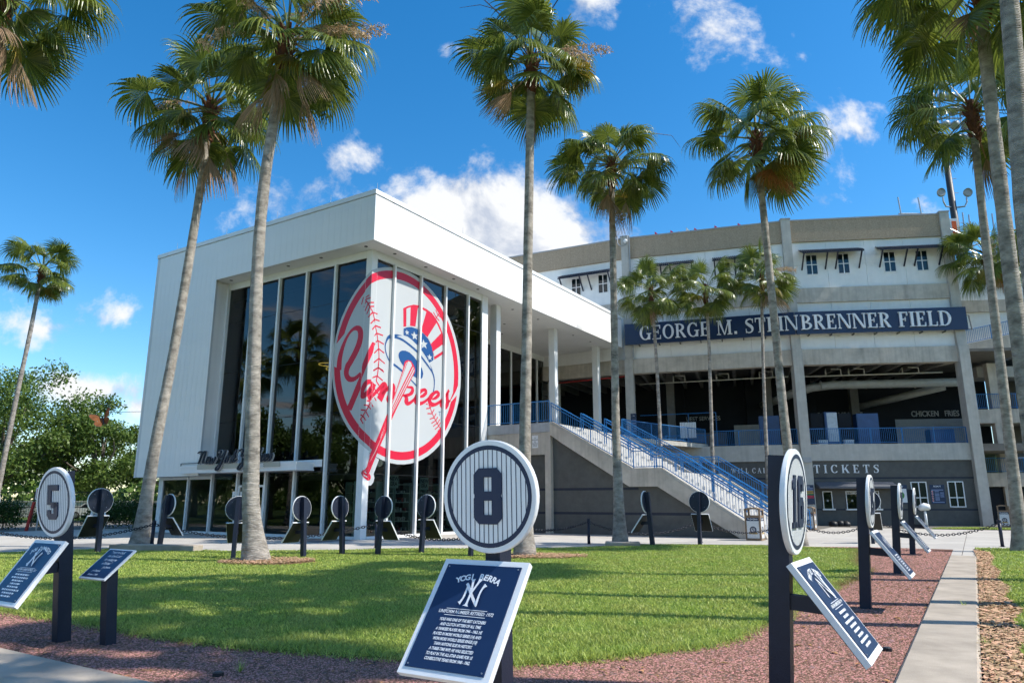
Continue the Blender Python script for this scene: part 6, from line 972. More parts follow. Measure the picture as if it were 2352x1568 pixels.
    if front:
        Mm=G@Matrix.Translation((0,.155,.0085))@Matrix.Scale(.175,4)@Matrix.Translation((-.5,-.5,0)); mb=MB(); flat(mb,MONO,Mm,0,.0004/.175); mb.build('monogram',LETTER,pq)
        if title:
            nn=len(title); rad=.42
            for i,ch in enumerate(title):
                if ch==' ': continue
                q=(i-(nn-1)/2)*.0365/rad*1.02; M=G@Matrix.Translation((rad*math.sin(q),.292-rad+rad*math.cos(q),.0085))@Matrix.Rotation(-q,4,'Z')
                o=put_text('title_letter',ch,.062,M,LETTER,pq,bold=.0022)
        if retired:
            put_text('lettering',retired,.034,G@Matrix.Translation((0,.018,.0085)),LETTER,pq,shear=.25,bold=.0006,sx=.86)
            for z in(.042,-.006): bx('rule',LETTER,-.165,.165,z-.0018,z+.0018,.0072,.0085,pq)
        if lines:
            for i,s_ in enumerate(lines): put_text('lettering',s_,.0285,G@Matrix.Translation((0,-.04-.0345*i,.0085)),LETTER,pq,shear=.22,bold=.0011,sx=.70)
        else:
            rr=random.Random(int(num))
            mb=MB()
            for i in range(8):
                w=rr.uniform(.10,.19); x=-w
                while x<w:
                    l=rr.uniform(.015,.05); mb.face([G@Vector(p) for p in((x,-.05-.037*i,.0085),(min(x+l,w),-.05-.037*i,.0085),(min(x+l,w),-.032-.037*i,.0085),(x,-.032-.037*i,.0085))]); x+=l+.012
            mb.build('small_print',LETTER,pq)
        for (x,z) in((-W+.065,-Hh+.065),(W-.065,-Hh+.065),(-W+.065,Hh-.065),(W-.065,Hh-.065)): mb=MB(); mb.tube([G@Vector((x,z,.006)),G@Vector((x,z,.0105))],.006,8); mb.build('screw',STEEL,pq)
    return t
BERRA=['YOGI WAS ONE OF THE BEST CATCHERS','AND CLUTCH HITTERS OF ALL TIME.','A YANKEES PLAYER FROM 1946 - 1963. HE','PLAYED IN MORE WORLD SERIES (14) AND','WON MORE WORLD SERIES RINGS (10)','THAN ANYONE ELSE IN HISTORY.','A THREE-TIME MVP, HE WAS SELECTED','TO PLAY IN THE ALL-STAR GAME FOR 15','CONSECUTIVE YEARS FROM 1948 - 1962.']
number_sign('8','round pinstriped number 8 sign with navy plaque, nearest in the centre',(-.08,5.6),-121,1.02,pl=(-.435,.83,.355,.43),lines=BERRA,title='YOGI BERRA',retired='UNIFORM NUMBER RETIRED: 1972',lean=2.)
number_sign('5','round pinstriped number 5 sign on navy post at the left',(-5.27,8.91),-122,title='JOE DiMAGGIO',retired='UNIFORM NUMBER RETIRED: 1952',lean=6.)
number_sign('16','round pinstriped number 16 sign seen nearly edge-on, nearest on the right',(2.03,5.86),-32.5,title='WHITEY FORD',retired='UNIFORM NUMBER RETIRED: 1974')
number_sign('15','round pinstriped number 15 sign, second in the right-hand row',(5.40,11.52),-32.5)
number_sign('32','round pinstriped two-digit sign, third in the right-hand row',(8.72,16.9),-32.5)
number_sign('9','round pinstriped sign, farthest in the right-hand row',(12.35,22.9),-32.5)
for (x,y,f,s,lab) in((-17.35,24.3,150,1.02,'back of a number sign cut by the left edge of the picture'),(-13.0,23.3,146,1.0,'navy back of the round sign between the number 5 sign and the leaning palm'),(-11.85,24.9,57,.92,'navy back of the round sign just right of the leaning palm'),(-7.8,20.8,100,.87,'navy back of the round sign partly behind the thick palm trunk'),
    (-5.95,21.2,148,.87,'navy back of the round sign right of the thick palm'),(-5.12,22.4,148,.88,'navy back of the round sign just left of the white corner post'),(-4.05,22.4,57,.88,'navy back of the round sign just right of the white corner post'),(-2.8,22.9,57,.9,'navy back of the round sign in front of the glass, nearest the big eight'),
    (-1.2,21.5,57,.84,'round sign mostly hidden behind the number 8 disc'),(5.05,26.6,148,.98,'round sign seen edge-on right of the palm by the stairs'),(7.0,27.6,60,.98,'dark back of the round sign in front of the stair foot'),(13.9,28.5,60,1.0,'dark back of the round sign behind the number 15 disc')):
    number_sign('7',lab,(x,y),f,s,front=False)
# low reading plaque beside the number 5 sign
t=thing('reading_plaque','low navy quotation plaque on a square post right of the number 5 sign','sign',(-4.62,8.72,0),R(-122+90)); t.rotation_euler=(R(5.5),0,R(-32)); mb=MB(); mb.box((0,0,.42),(.062,.062,.46)); mb.build('post',NAVY,t)
G=frame((0,-.03,.90),(1,0,0),(0,.70,.52)); mb=MB(); W,Hh=.265,.225
mb.hexa([G@Vector(p) for p in((-W,-Hh,-.02),(W,-Hh,-.02),(W,Hh,-.02),(-W,Hh,-.02))],[G@Vector(p) for p in((-W,-Hh,0),(W,-Hh,0),(W,Hh,0),(-W,Hh,0))]); pq=mb.build('plaque',SIGNWHITE,t)
mb=MB(); W-=.028;Hh-=.022; mb.hexa([G@Vector(p) for p in((-W,-Hh,.0005),(W,-Hh,.0005),(W,Hh,.0005),(-W,Hh,.0005))],[G@Vector(p) for p in((-W,-Hh,.006),(W,-Hh,.006),(W,Hh,.006),(-W,Hh,.006))]); mb.build('plate',NAVYSIGN,pq)
for i,(s_,x,sz) in enumerate((('"I want to thank',0,.05),('the Good Lord',0,.05),('for making me',0,.05),('a Yankee."',0,.05),('Joe Dimaggio',.08,.034),('Joe Dimaggio',-.05,.034),('October 1, 1949',-.05,.034))): put_text('lettering',s_,sz,G@Matrix.Translation((x,.165-.056*i,.0075)),LETTER,pq,shear=.3,bold=.0006,sx=.85)
# ---------------------------------------------------------------- palms
def frond_mesh(pitch,Lp,Rb,droop,seed,m,phimax=128,nseg=42,fold=.22,dead=False):
    g=random.Random(seed); V=[];F=[];MI=[]
    # petiole
    p=Vector((.06,0,0)); d=Vector((math.cos(R(pitch)),0,math.sin(R(pitch)))); pts=[p.copy()]
    for i in range(6):
        d=(d+Vector((0,0,-1))*(.035 if not dead else .10)).normalized(); p=p+d*Lp/6; pts.append(p.copy())
    for i,q in enumerate(pts):
        w=.030-.016*i/6; s=Vector((0,1,0)); n=Vector((-d.z,0,d.x)); V+=[q-s*w,q+n*w*.5,q+s*w,q-n*w*.5]
    for i in range(6):
        for j in range(4): a=i*4+j; b=i*4+(j+1)%4; F.append((a,b,b+4,a+4)); MI.append(1)
    E=pts[-1]; s=Vector((0,1,0)); d=(d+Vector((0,0,-1))*.05).normalized(); n=d.cross(s)*-1.; n=Vector((-d.z,0,d.x))
    dphi=R(phimax*2)/nseg
    twist=g.uniform(-.25,.25)
    for k in range(nseg):
        ph=-R(phimax)+(k+.5)*dphi; Rr=Rb*(.74+.26*math.cos(ph*.62))*g.uniform(.93,1.05)
        e=(d*math.cos(ph)+s*math.sin(ph)); e=(e-n*fold*abs(math.sin(ph))-n*.10*(1-math.cos(ph))+s*0).normalized(); 
        side=(s*math.cos(ph)-d*math.sin(ph)).normalized(); nn=e.cross(side); 
        if nn.dot(n)<0: nn=-nn
        base=len(V); q=E.copy(); r=0; steps=(.0,.16,.34,.50,.64,.77,.89,1.0); prev=0.; dirn=e.copy(); gd=droop*g.uniform(.75,1.6)
        for j,f in enumerate(steps):
            st_=(f-prev)*Rr; prev=f
            if f>.36: dirn=(dirn+Vector((0,0,-1))*gd*(f-.30)*1.15+side*g.uniform(-.05,.05)).normalized()
            q=q+dirn*st_; 
            w=(f*Rr*math.tan(dphi/2)*1.02) if f<=.5 else .5*Rr*math.tan(dphi/2)*(1-(f-.5)/.5*.86)
            ridge=nn*(w*.55)
            V+=[q-side*w,q+ridge,q+side*w]
        for j in range(len(steps)-1):
            a=base+j*3; F+=[(a,a+3,a+4,a+1),(a+1,a+4,a+5,a+2)]; MI+=[0,0]
    me=bpy.data.meshes.new('frond'); me.from_pydata([tuple(v) for v in V],[],F); me.materials.append(m); me.materials.append(PETIOLE if not dead else FROND_D); me.polygons.foreach_set('material_index',MI); me.update(); return me
FV={}
for i,(nm,pi,lp,rb,dr,cnt) in enumerate((('u',76,.95,1.0,.30,2),('v',60,1.1,1.08,.55,3),('m',44,1.2,1.12,.75,3),('n',28,1.25,1.15,.85,3),('h',10,1.28,1.15,.9,3),('i',-8,1.25,1.12,.8,3),('d',-26,1.2,1.1,.6,3),('e',-44,1.1,1.08,.45,2),('f',-62,1.0,1.05,.35,2))):
    FV[nm]=[frond_mesh(pi+rnd.uniform(-5,5),lp*rnd.uniform(.92,1.08),rb,dr,i*10+k,FROND,fold=rnd.uniform(.1,.35)) for k in range(cnt)]
FV['y']=[frond_mesh(-30,1.05,1.0,.6,91,FROND_Y,fold=.3),frond_mesh(8,1.2,1.05,1.0,92,FROND_Y,fold=.3),frond_mesh(-58,.9,1.0,.4,93,FROND_Y,phimax=100)]
FV['o']=[frond_mesh(-66,.95,1.0,.4,94,FROND_O,phimax=80)]
FV['x']=[frond_mesh(-52,.95,1.1,1.3,95,FROND_D,phimax=36,nseg=22,fold=.7,dead=True),frond_mesh(-66,.85,1.2,1.5,96,FROND_D,phimax=28,nseg=18,fold=1.0,dead=True)]
def boots_mesh():
    mb=MB(); g=random.Random(3)
    mb.tube([(0,0,-.95),(0,0,-.6),(0,0,-.2),(0,0,.15),(0,0,.4)],[.135,.175,.20,.19,.08],10)
    for i in range(46):
        z=-.85+i*.025; a=i*2.4; c,s=math.cos(a),math.sin(a); o=Vector((c,s,0)); t=Vector((-s,c,0)); b=o*.15+UP*z; l=g.uniform(.08,.20); tip=b+o*l*.9+UP*l*1.1; w=.055
        mb.hexa([b-t*w-UP*.03,b+t*w-UP*.03,b+t*w+UP*.03+o*.02,b-t*w+UP*.03+o*.02],[tip-t*w*.6-UP*.015,tip+t*w*.6-UP*.015,tip+t*w*.6+UP*.01,tip-t*w*.6+UP*.01])
    me=bpy.data.meshes.new('leaf_bases'); me.from_pydata(mb.v,[],mb.f); me.materials.append(BOOT); me.update(); return me
BOOTS=boots_mesh()
def flower_mesh(seed,hang):
    g=random.Random(seed); mb=MB(); p=Vector((.1,0,0)); d=Vector((.75,0,.65)).normalized(); pts=[p.copy()]
    for i in range(10):
        d=(d+Vector((.02,g.uniform(-.03,.03),-.12*hang))).normalized(); p=p+d*.24; pts.append(p.copy())
    mb.tube(pts,[.02-.0014*i for i in range(11)],5)
    for i in range(4,11):
        for k in range(9):
            q=pts[i]+Vector((g.uniform(-.1,.1),g.uniform(-.1,.1),g.uniform(-.08,.05))); dd=Vector((g.uniform(-.5,.7),g.uniform(-.7,.7),g.uniform(-1.2,.1))).normalized(); L_=g.uniform(.12,.36)
            for j in range(7):
                a=q+dd*L_*j/7; e=(dd*.6+Vector((g.uniform(-1,1),g.uniform(-1,1),g.uniform(-1,.4)))).normalized(); w=Vector((g.uniform(-1,1),g.uniform(-1,1),g.uniform(-1,1))).normalized()*.017; b=a+e*g.uniform(.05,.14)
                mb.face([a-w,a+w,b+w*.5,b-w*.5])
    me=bpy.data.meshes.new('flower_stalk'); me.from_pydata(mb.v,[],mb.f); me.materials.append(FLOWER); me.update(); return me
FLW=[flower_mesh(1,1.0),flower_mesh(2,1.5),flower_mesh(3,.8)]
def stalk_mesh():
    mb=MB(); mb.tube([(.05,0,0),(.7,0,1.1),(1.5,0,1.9),(2.3,0,2.2),(2.9,.1,2.0)],[.022,.018,.014,.01,.005],5); me=bpy.data.meshes.new('bare_stalk'); me.from_pydata(mb.v,[],mb.f); me.materials.append(mat('stalk',(.10,.06,.05),.7)); me.update(); return me
STALK=stalk_mesh()
def palm(label,pts,thick=1.,size=1.,seed=1,yellow=1,rust=0,dead=1,flowers=(),stalks=(),dens=1.,flare=1.,lean_top=(0,0)):
    """pts: trunk points, base first, in metres"""
    g=random.Random(seed); b=Vector(pts[0]); t=thing('palm_tree',label,'palm tree',b,0,'fan palms'); P=[Vector(p)-b for p in pts]
    cr=crom([tuple(p) for p in P],6); H=cr[-1][2]; rs=[]
    for p in cr:
        z=p[2]; r=.128+.042*max(0,1-z/H)+(.06*math.exp(-z/2.6)+.14*flare*math.exp(-z/.55)); rs.append(r*thick*g.uniform(.97,1.035))
    mb=MB(); fine=[];fr=[]
    for i in range(len(cr)-1):
        for k in range(3):
            u=k/3; fine.append([a*(1-u)+c*u for a,c in zip(cr[i],cr[i+1])]); fr.append((rs[i]*(1-u)+rs[i+1]*u)*g.uniform(.985,1.015))
    fine.append(cr[-1]); fr.append(rs[-1]); fine[0][2]-=.15
    mb.tube(fine,fr,16); mb.build('trunk',BARK,t,True)
    top=Vector(cr[-1]); o=link('leaf_bases',BOOTS,t); o.location=top; o.scale=(size*thick*1.05,)*2+(size*1.15,); o.rotation_euler=(0,0,g.uniform(0,6))
    size*=1.2; plan=[('u',2),('v',4),('m',5),('n',5),('h',5),('i',5),('d',5),('e',3),('f',1)]; az=g.uniform(0,6.28)
    def put(me,a,name='frond',s=1.,dz=0.,tilt=0.):
        o=link(name,me,t); o.location=top+UP*(dz*size); o.rotation_euler=(g.gauss(0,.34)+tilt,g.gauss(0,.13),a); o.scale=(size*s,)*3
    for nm,c in plan:
        for k in range(max(1,round(c*dens))):
            az+=2.39996+g.uniform(-.45,.45); put(g.choice(FV[nm]),az,'frond',g.uniform(.8,1.15),dz={'u':.25,'v':.2,'m':.15,'n':.1,'h':.05,'i':0,'d':-.05,'e':-.1,'f':-.15}[nm])
    for k in range(yellow): az+=2.39996; put(g.choice(FV['y']),g.uniform(3.4,6.0) if k%2==0 else az,'yellow_frond',g.uniform(.85,1.0),-.15)
    for k in range(rust): put(FV['o'][0],g.uniform(3.6,5.8),'rusty_frond',g.uniform(.9,1.05),-.25)
    for k in range(dead): put(FV['x'][k%2],g.uniform(3.2,6.2) if k%2==0 else az+k,'dead_frond',g.uniform(.9,1.15),-.35-.12*k)
    for a,s in flowers: put(g.choice(FLW),R(a),'flower_stalk',s,.0)
    for a in stalks: put(STALK,R(a),'bare_stalk',1.,.2)
    return t
palm('palm with a leaning trunk and brown skirt, left of the shop',[(-12.99,25.86,0),(-12.85,25.86,3.12),(-12.51,25.86,7.11),(-12.26,25.86,11.2),(-12.12,25.86,14.08),(-12.05,25.86,16.8)],1.1,1.2,11,2,0,5,flowers=((200,.6),),stalks=(150,))
palm('thick pale palm with tan flower plumes and hanging dead leaves before the shop',[(-6.79,19.75,0),(-7.05,19.75,1.6),(-7.12,19.75,2.9),(-7.25,19.75,5.18),(-7.39,19.75,8.39),(-7.37,19.75,11.13),(-7.15,19.75,14.0),(-7.05,19.75,15.6)],1.12,1.05,12,2,0,5,flowers=((-25,1.1),(-50,1.0),(5,1.0),(220,.9),(250,.8),(-10,.9)))
palm('tall straight palm in the centre with pale flower plumes',[(.37,21.54,0),(.39,21.54,3.51),(.45,21.54,6.2),(.5,21.54,9.01),(.59,21.54,13.08),(.66,21.54,16.0)],1.0,1.0,13,2,0,2,flowers=((-8,.9),(-35,.8)),stalks=(175,160,-20))
palm('palm with a yellow frond and brown skirt by the stairs',[(4.08,27.9,0),(4.05,27.9,4.08),(4.1,27.9,7.54),(4.15,27.9,11.2),(4.2,27.9,15.4)],.95,.95,14,2,0,4,stalks=(30,))
palm('full palm with a rust-coloured frond right of centre',[(10.59,27.36,0),(10.43,27.36,4.86),(10.36,27.36,9.19),(10.29,27.36,12.88),(10.25,27.36,16.3)],1.0,1.12,16,4,2,0)
palm('young slim palm in front of the stadium name, left of three',[(9.35,45.5,0),(9.39,45.5,4.55),(9.4,45.5,8.43),(9.33,45.5,12.46),(9.21,45.5,15.1)],.72,.98,17,1,0,1,dens=.75)
palm('young slim palm in front of the stadium name, middle of three',[(12.7,46,0),(12.77,46,4.03),(12.9,46,8.5),(13.0,46,12.57),(12.96,46,15.4)],.72,.98,18,2,0,0,dens=.75)
palm('young slim palm with tan flowers in front of the stadium name, right of three',[(16.1,46,0),(16.15,46,1.6),(16.33,46,7.09),(16.52,46,11.4),(16.8,46,16.3)],.72,.98,19,2,0,2,flowers=((-10,.8),(10,.8),(-30,.7)),dens=.75)
palm('palm with orange lower fronds at the right end of the stadium',[(32.5,47.2,0),(32.6,47.2,5.92),(32.8,47.2,10.42),(33.0,47.2,15.0),(33.0,47.2,18.2)],.95,1.12,20,3,2,1,flowers=((250,.6),))
palm('slim palm behind the nearest right-hand trunk',[(16.42,23.9,0),(16.48,23.9,1.6),(16.63,23.9,5.93),(16.75,23.9,9.82),(16.85,23.9,12.62),(17.0,23.9,15.6)],.95,1.1,21,0,0,2)
palm('tall palm with its crown cut by the top edge, second from the right edge',[(10.82,15,0),(10.86,15,2.0),(10.93,15,5.3),(11.05,15,8.6),(11.2,15,12.0),(11.32,15,14.0)],1.0,1.05,22,0,0,1)
palm('tall palm trunk cut by the right edge of the picture',[(8.55,11.5,0),(8.65,11.5,2.0),(8.75,11.5,4.2),(8.85,11.5,6.8),(9.15,11.5,10.2),(9.6,11.5,16.5)],1.02,1.1,23,1,0,2)
palm('distant palm standing against the sky at the far left',[(-33.85,47.84,0),(-33.63,47.84,4.41),(-33.42,47.84,8.78),(-33.18,47.84,12.7),(-33.0,47.84,17.3)],.95,1.05,24,2,0,0,dens=.85)
palm('palm crown with dead skirt at the top left corner',[(-13.9,19,0),(-14.25,19,3.29),(-14.89,19,9.43),(-15.4,19,14.5),(-15.5,19,16.6)],1.0,1.1,25,3,0,4)
for i,(x,y,h,lab) in enumerate(((-27,31.2,12.2,'palm on the left street side, mirrored tallest in the shop glass'),(-32.5,34.0,11.2,'palm on the left street side, mirrored beside the shop wall'),(-25.5,29.2,9.3,'short palm on the left street side, mirrored next to the round emblem'),(9.3,5.4,15,'palm right of the picture that shades the gravel in front'),(10.7,9.0,16,'palm right of the picture that shades the lawn'))):
    palm(lab,[(x,y,0),(x+.05,y,h*.3),(x-.1,y,h*.7),(x,y,h)],1.,1.05,30+i,1,0,1,dens=.8)
# ---------------------------------------------------------------- broadleaf trees and hedges
def leaf_cloud(name,centers,per,size,rad,m,parent,seed,flatten=.75):
    g=np.random.default_rng(seed); Cn=np.repeat(np.array(centers),per,axis=0); n=len(Cn)
    off=g.normal(0,1,(n,3)); off/=np.linalg.norm(off,axis=1)[:,None]; off*=(g.random(n)**.45)[:,None]*rad*g.uniform(.7,1.25,(n,1)); off[:,2]*=flatten
    Pn=Cn+off; u=g.normal(0,1,(n,3)); u/=np.linalg.norm(u,axis=1)[:,None]; v=np.cross(u,g.normal(0,1,(n,3))); v/=np.linalg.norm(v,axis=1)[:,None]; s=size*g.uniform(.6,1.3,(n,1))
    V=np.stack([Pn-u*s*.5,Pn+v*s*.28,Pn+u*s*.5,Pn-v*s*.28],1).reshape(-1,3); return fast_mesh(name,V,np.arange(4*n).reshape(-1,4),m,parent)
def oak(label,loc,h,rx,nclump,per,seed,size=.2,group='oaks by the street'):
    g=random.Random(seed); t=thing('oak_tree',label,'tree',loc,0,group); th=h*.3; cs=[]
    for i in range(nclump):
        while True:
            p=Vector((g.uniform(-1,1),g.uniform(-1,1),g.uniform(-.75,1)))
            if .35<p.length<1: break
        cs.append(Vector((p.x*rx,p.y*rx,h*.58+p.z*h*.42)))
    mb=MB(); mb.tube([(0,0,-.1),(.1,0,th*.5),(0,.1,th)],[.38,.28,.24],9)
    for c in cs[::3]:
        m1=Vector((c.x*.35,c.y*.35,th+(c.z-th)*.35+g.uniform(-.3,.3))); mb.tube([(0,0,th*g.uniform(.6,1)),m1,(m1+c)/2+Vector((g.uniform(-.4,.4),g.uniform(-.4,.4),g.uniform(-.3,.3))),c],[.17,.11,.06,.02],6)
    mb.build('trunk',OAKBARK,t,True); leaf_cloud('crown',[tuple(c) for c in cs],per,size,rx*.24,OAKLEAF,t,seed); return t
oak('broad oak at the left edge behind the number 5 sign',(-41,58,0),12.6,7.2,70,520,1,.26)
oak('oak with loose top between the left palm and the butterfly',(-34,60,0),10.2,4.8,46,480,2,.26)
oak('lower pale oak next to the shop wall',(-29.5,64,0),7.6,4.4,40,460,3,.26)
oak('small oak behind the leaning palm trunk',(-25.0,66,0),7.2,3.6,30,420,4,.26)
oak('oak far left mirrored in the shop glass, nearer',(-47,30,0),10.5,6.0,42,420,5,.34,'oaks across the street')
oak('oak far left mirrored in the shop glass, middle',(-55,21,0),11.5,6.5,42,420,6,.34,'oaks across the street')
oak('oak far left mirrored in the shop glass, farther',(-60,36,0),11,6.5,42,400,7,.34,'oaks across the street')
def shrub(label,loc,rx,ry,h,seed,group='shrubs along the fence'):
    g=random.Random(seed); t=thing('shrub',label,'shrub',loc,0,group); cs=[(g.uniform(-rx,rx),g.uniform(-ry,ry),h*g.uniform(.25,.8)) for i in range(int(10*rx*2)+6)]
    leaf_cloud('foliage',cs,190,.12,h*.36,HEDGE,t,seed,1.); mb=MB(); mb.tube([(0,0,-.05),(0,0,h*.5)],[.05,.02],6); mb.build('stem',OAKBARK,t); return t
for i,(x,y,rx,h,lab) in enumerate(((-29.3,42.4,.6,1.7,'upright shrub left of the number 5 disc'),(-27.0,43.0,.7,1.2,'low shrub behind the number 5 post'),(-24.6,44.4,.9,1.6,'rounded shrub behind the white lamp hoop'),(-22.6,44.0,.7,2.0,'upright shrub right of the white lamp hoop'),(-21.0,43.2,.8,1.3,'low shrub behind the leaning palm trunk'),(-33,43,1.4,1.3,'long low hedge at the left edge'))): shrub(lab,(x,y,0),rx,.5,h,50+i)
shrub('low green plant behind the far stair rail',ST(-11.5,20.2,0),.7,.5,1.5,70)

# the belt of trees that closes the horizon all round
g_=np.random.default_rng(77); n_=52000; th_=g_.uniform(0,2*np.pi,n_); rr_=g_.uniform(118,136,n_); top_=6.5+2.2*np.sin(th_*23)+1.6*np.sin(th_*57+1)+1.2*np.sin(th_*131)
zz_=g_.random(n_)**.8*top_; Pn_=np.stack([rr_*np.cos(th_),rr_*np.sin(th_)+20,zz_],1); u_=g_.normal(0,1,(n_,3)); u_/=np.linalg.norm(u_,axis=1)[:,None]; v_=np.cross(u_,g_.normal(0,1,(n_,3))); v_/=np.linalg.norm(v_,axis=1)[:,None]; s_=g_.uniform(.7,1.5,(n_,1))
V_=np.stack([Pn_-u_*s_*.5,Pn_+v_*s_*.4,Pn_+u_*s_*.5,Pn_-v_*s_*.4],1).reshape(-1,3)
tag(stuff(fast_mesh('tree_belt',V_,np.arange(4*n_).reshape(-1,4),OAKLEAF)),'distant belt of green trees closing the horizon','trees')
# ---------------------------------------------------------------- bollards and chains
STN=[(-19.5,26.2,'at the left edge'),(-12.25,25.2,'behind the leaning palm'),(-4.75,25.9,'right of the shop corner post'),(-.15,23.7,'hidden by the big central sign'),(2.94,28.3,'before the dark wall right of the centre palm'),(7.45,29.2,'behind the sign at the stair foot'),(11.6,30.6,'hidden by the nearest right-hand sign'),(14.6,29.6,'beside the second right-hand sign'),(17.6,26.6,'near the slim right-hand palm'),(24.0,24.3,'at the right edge')]
def link_mesh():
    mb=MB(); pts=[]
    for i in range(13):
        a=2*math.pi*i/12; pts.append((.062*math.cos(a),.038*math.sin(a),0))
    mb.tube(pts,.0145,5,cap=False); me=bpy.data.meshes.new('link'); me.from_pydata(mb.v,[],mb.f); me.materials.append(CHAINM); me.polygons.foreach_set('use_smooth',[True]*len(me.polygons)); me.update(); return me
LINK=link_mesh()
for i,(x,y,w) in enumerate(STN):
    t=thing('chain_post','round navy chain post %s'%w,'bollard',(x,y,0),0,'chain posts'); mb=MB(); mb.tube([(0,0,-.03),(0,0,.86)],.058,12); mb.build('tube',NAVY,t,True); mb=MB(); mb.tube([(0,0,.84),(0,0,.93),(0,0,.955)],[.07,.07,.05],12); mb.build('cap',NAVY,t); mb=MB(); mb.tube([(0,0,-.02),(0,0,.015)],.09,12); mb.build('foot',NAVY,t)
CH=['at the left edge to the leaning palm','by the leaning palm to the shop corner','right of the shop corner to the number 8 sign','behind the number 8 sign rightwards','before the dark wall to the stair foot','at the stair foot to the number 16 sign','behind number 16 to the number 15 sign','behind number 15 to the slim palm','by the slim palm to the right edge']
for i in range(len(STN)-1):
    if i==3: sag=.22
    else: sag=.48
    a=Vector((*STN[i][:2],.82)); b=Vector((*STN[i+1][:2],.82)); L_=(b-a).length; n=int(L_/.093)
    t=site_thing('chain','black chain from the post %s'%CH[i],'chain',(a+b)/2-UP*.8,'chains round the garden')
    for k in range(n+1):
        u=k/n; p=a.lerp(b,u)-UP*sag*4*u*(1-u); tg=((b-a)/L_-UP*sag*4*(1-2*u)/L_).normalized(); up=UP if k%2 else tg.cross(UP).normalized()
        e2=up-tg*up.dot(tg); e2.normalize(); e3=tg.cross(e2); M=Matrix((tg,e2,e3)).transposed().to_4x4(); M.translation=p
        o=link('link',LINK,t); o.matrix_basis=M
# ---------------------------------------------------------------- litter bins
def emblem(t,fr_):
    mb=MB(); n=24
    for i in range(n):
        q0,q1=2*math.pi*i/n,2*math.pi*(i+1)/n; mb.face([fr_@Vector((r_*math.cos(q),r_*math.sin(q),.002)) for r_,q in((.085,q0),(.13,q0),(.13,q1),(.085,q1))])
    flat(mb,MONO,fr_@Matrix.Scale(.12,4)@Matrix.Translation((-.5,-.5,0)),.02,.002); mb.build('emblem',NAVYDARK,t)
    mb=MB(); mb.face([fr_@Vector(p) for p in((-.17,-.17,.004),(.17,-.17,.004),(.13,-.10,.004),(-.13,-.10,.004))]); mb.build('emblem_ribbon',GOLD,t)
def bin_(label,loc,rz,sc=1.):
    t=thing('litter_bin',label,'bin',loc,rz,'litter bins'); t.scale=(sc,)*3; w=.30; H=1.22
    mb=MB(); mb.box((0,0,.04),(w,w,.04)); mb.build('base',TAN,t)
    mb=MB(); mb.box((0,0,.49),(w-.03,w-.03,.43)); mb.build('liner',BLACK,t)
    for sx in(-1,1):
        for sy in(-1,1): mb=MB(); mb.box((sx*(w-.025),sy*(w-.025),.65),(.035,.035,.585)); mb.build('corner_post',TAN,t)
    mb=MB(); mb.box((0,0,.93),(w,w,.045)); mb.build('collar',TAN,t)
    mb=MB(); prof=[(-w-.02,1.17),(-w-.02,1.215),(-w*.6,1.27),(0,1.285),(w*.6,1.27),(w+.02,1.215),(w+.02,1.17),(w*.6,1.215),(-w*.6,1.215)]
    for sgn in(1,): mb.prism([(x,-w-.02,z) for x,z in prof],(0,2*w+.04,0))
    mb.build('hood',TAN,t)
    for k,(ang_) in enumerate((0,90,180,270)):
        M=Matrix.Rotation(R(ang_),4,'Z'); mb=MB(); pw=w-.06
        mb.hexa([M@Vector(p) for p in((-pw,-w-.002,.09),(pw,-w-.002,.09),(pw,-w+.03,.09),(-pw,-w+.03,.09))],[M@Vector(p) for p in((-pw,-w-.002,.76),(pw,-w-.002,.76),(pw,-w+.03,.76),(-pw,-w+.03,.76))]); pn=mb.build('panel',SIGNWHITE,t)
        mb=MB(); mb.hexa([M@Vector(p) for p in((-pw,-w-.003,.761),(pw,-w-.003,.761),(pw,-w+.03,.761),(-pw,-w+.03,.761))],[M@Vector(p) for p in((-pw,-w-.003,.885),(pw,-w-.003,.885),(pw,-w+.03,.885),(-pw,-w+.03,.885))]); nb=mb.build('name_strip',NAVYSIGN,t)
        F=M@frame((0,-w-.004,.42),(1,0,0),(0,0,1)); emblem(pn,F)
        mb=MB(); x=-pw+.02
        while x<pw: mb.face([M@Vector(p) for p in((x-.0015,-w-.0035,.09),(x+.0015,-w-.0035,.09),(x+.0015,-w-.0035,.76),(x-.0015,-w-.0035,.76))]); x+=.028
        mb.build('pinstripes',GREY,pn)
        strk,sw=script_text('New York Yankees',.055,.3,.009); mb=MB()
        for ch,ss in strk:
            for st in ss:
                for q in ribbon(st): mb.face([M@Vector(((p[0]-sw/2)*.95,-w-.006,.81+p[1])) for p in q])
        mb.build('script_lettering',LETTER,nb)
bin_('tan litter bin with pinstriped panels at the foot of the stairs',(10.18,30.9,0),rotA,1.04)
bin_('tan litter bin partly hidden behind the palm right of the number 16 sign',(17.2,42.5,0),rotA,1.0)
bin_('tan litter bin at the right end of the ticket wall',(31.0,46.3,0),rotA,1.05)
t=thing('bin_bag','small heap of dark plastic bags on the pavement by the ticket wall','bag',(21.3,47.9,0))
for i in range(3):
    mb=MB(); g=random.Random(i); rings=[(-.05,.22),(.1,.30),(.25,.24),(.34,.08)]; pts=[]
    for z,r_ in rings: pts.append((g.uniform(-.04,.04),g.uniform(-.04,.04),z))
    mb.tube(pts,[r_*g.uniform(.8,1.2) for z,r_ in rings],9); o=mb.build('bag',BLACK,t,True); o.location=(i*.42-.4,0,0)
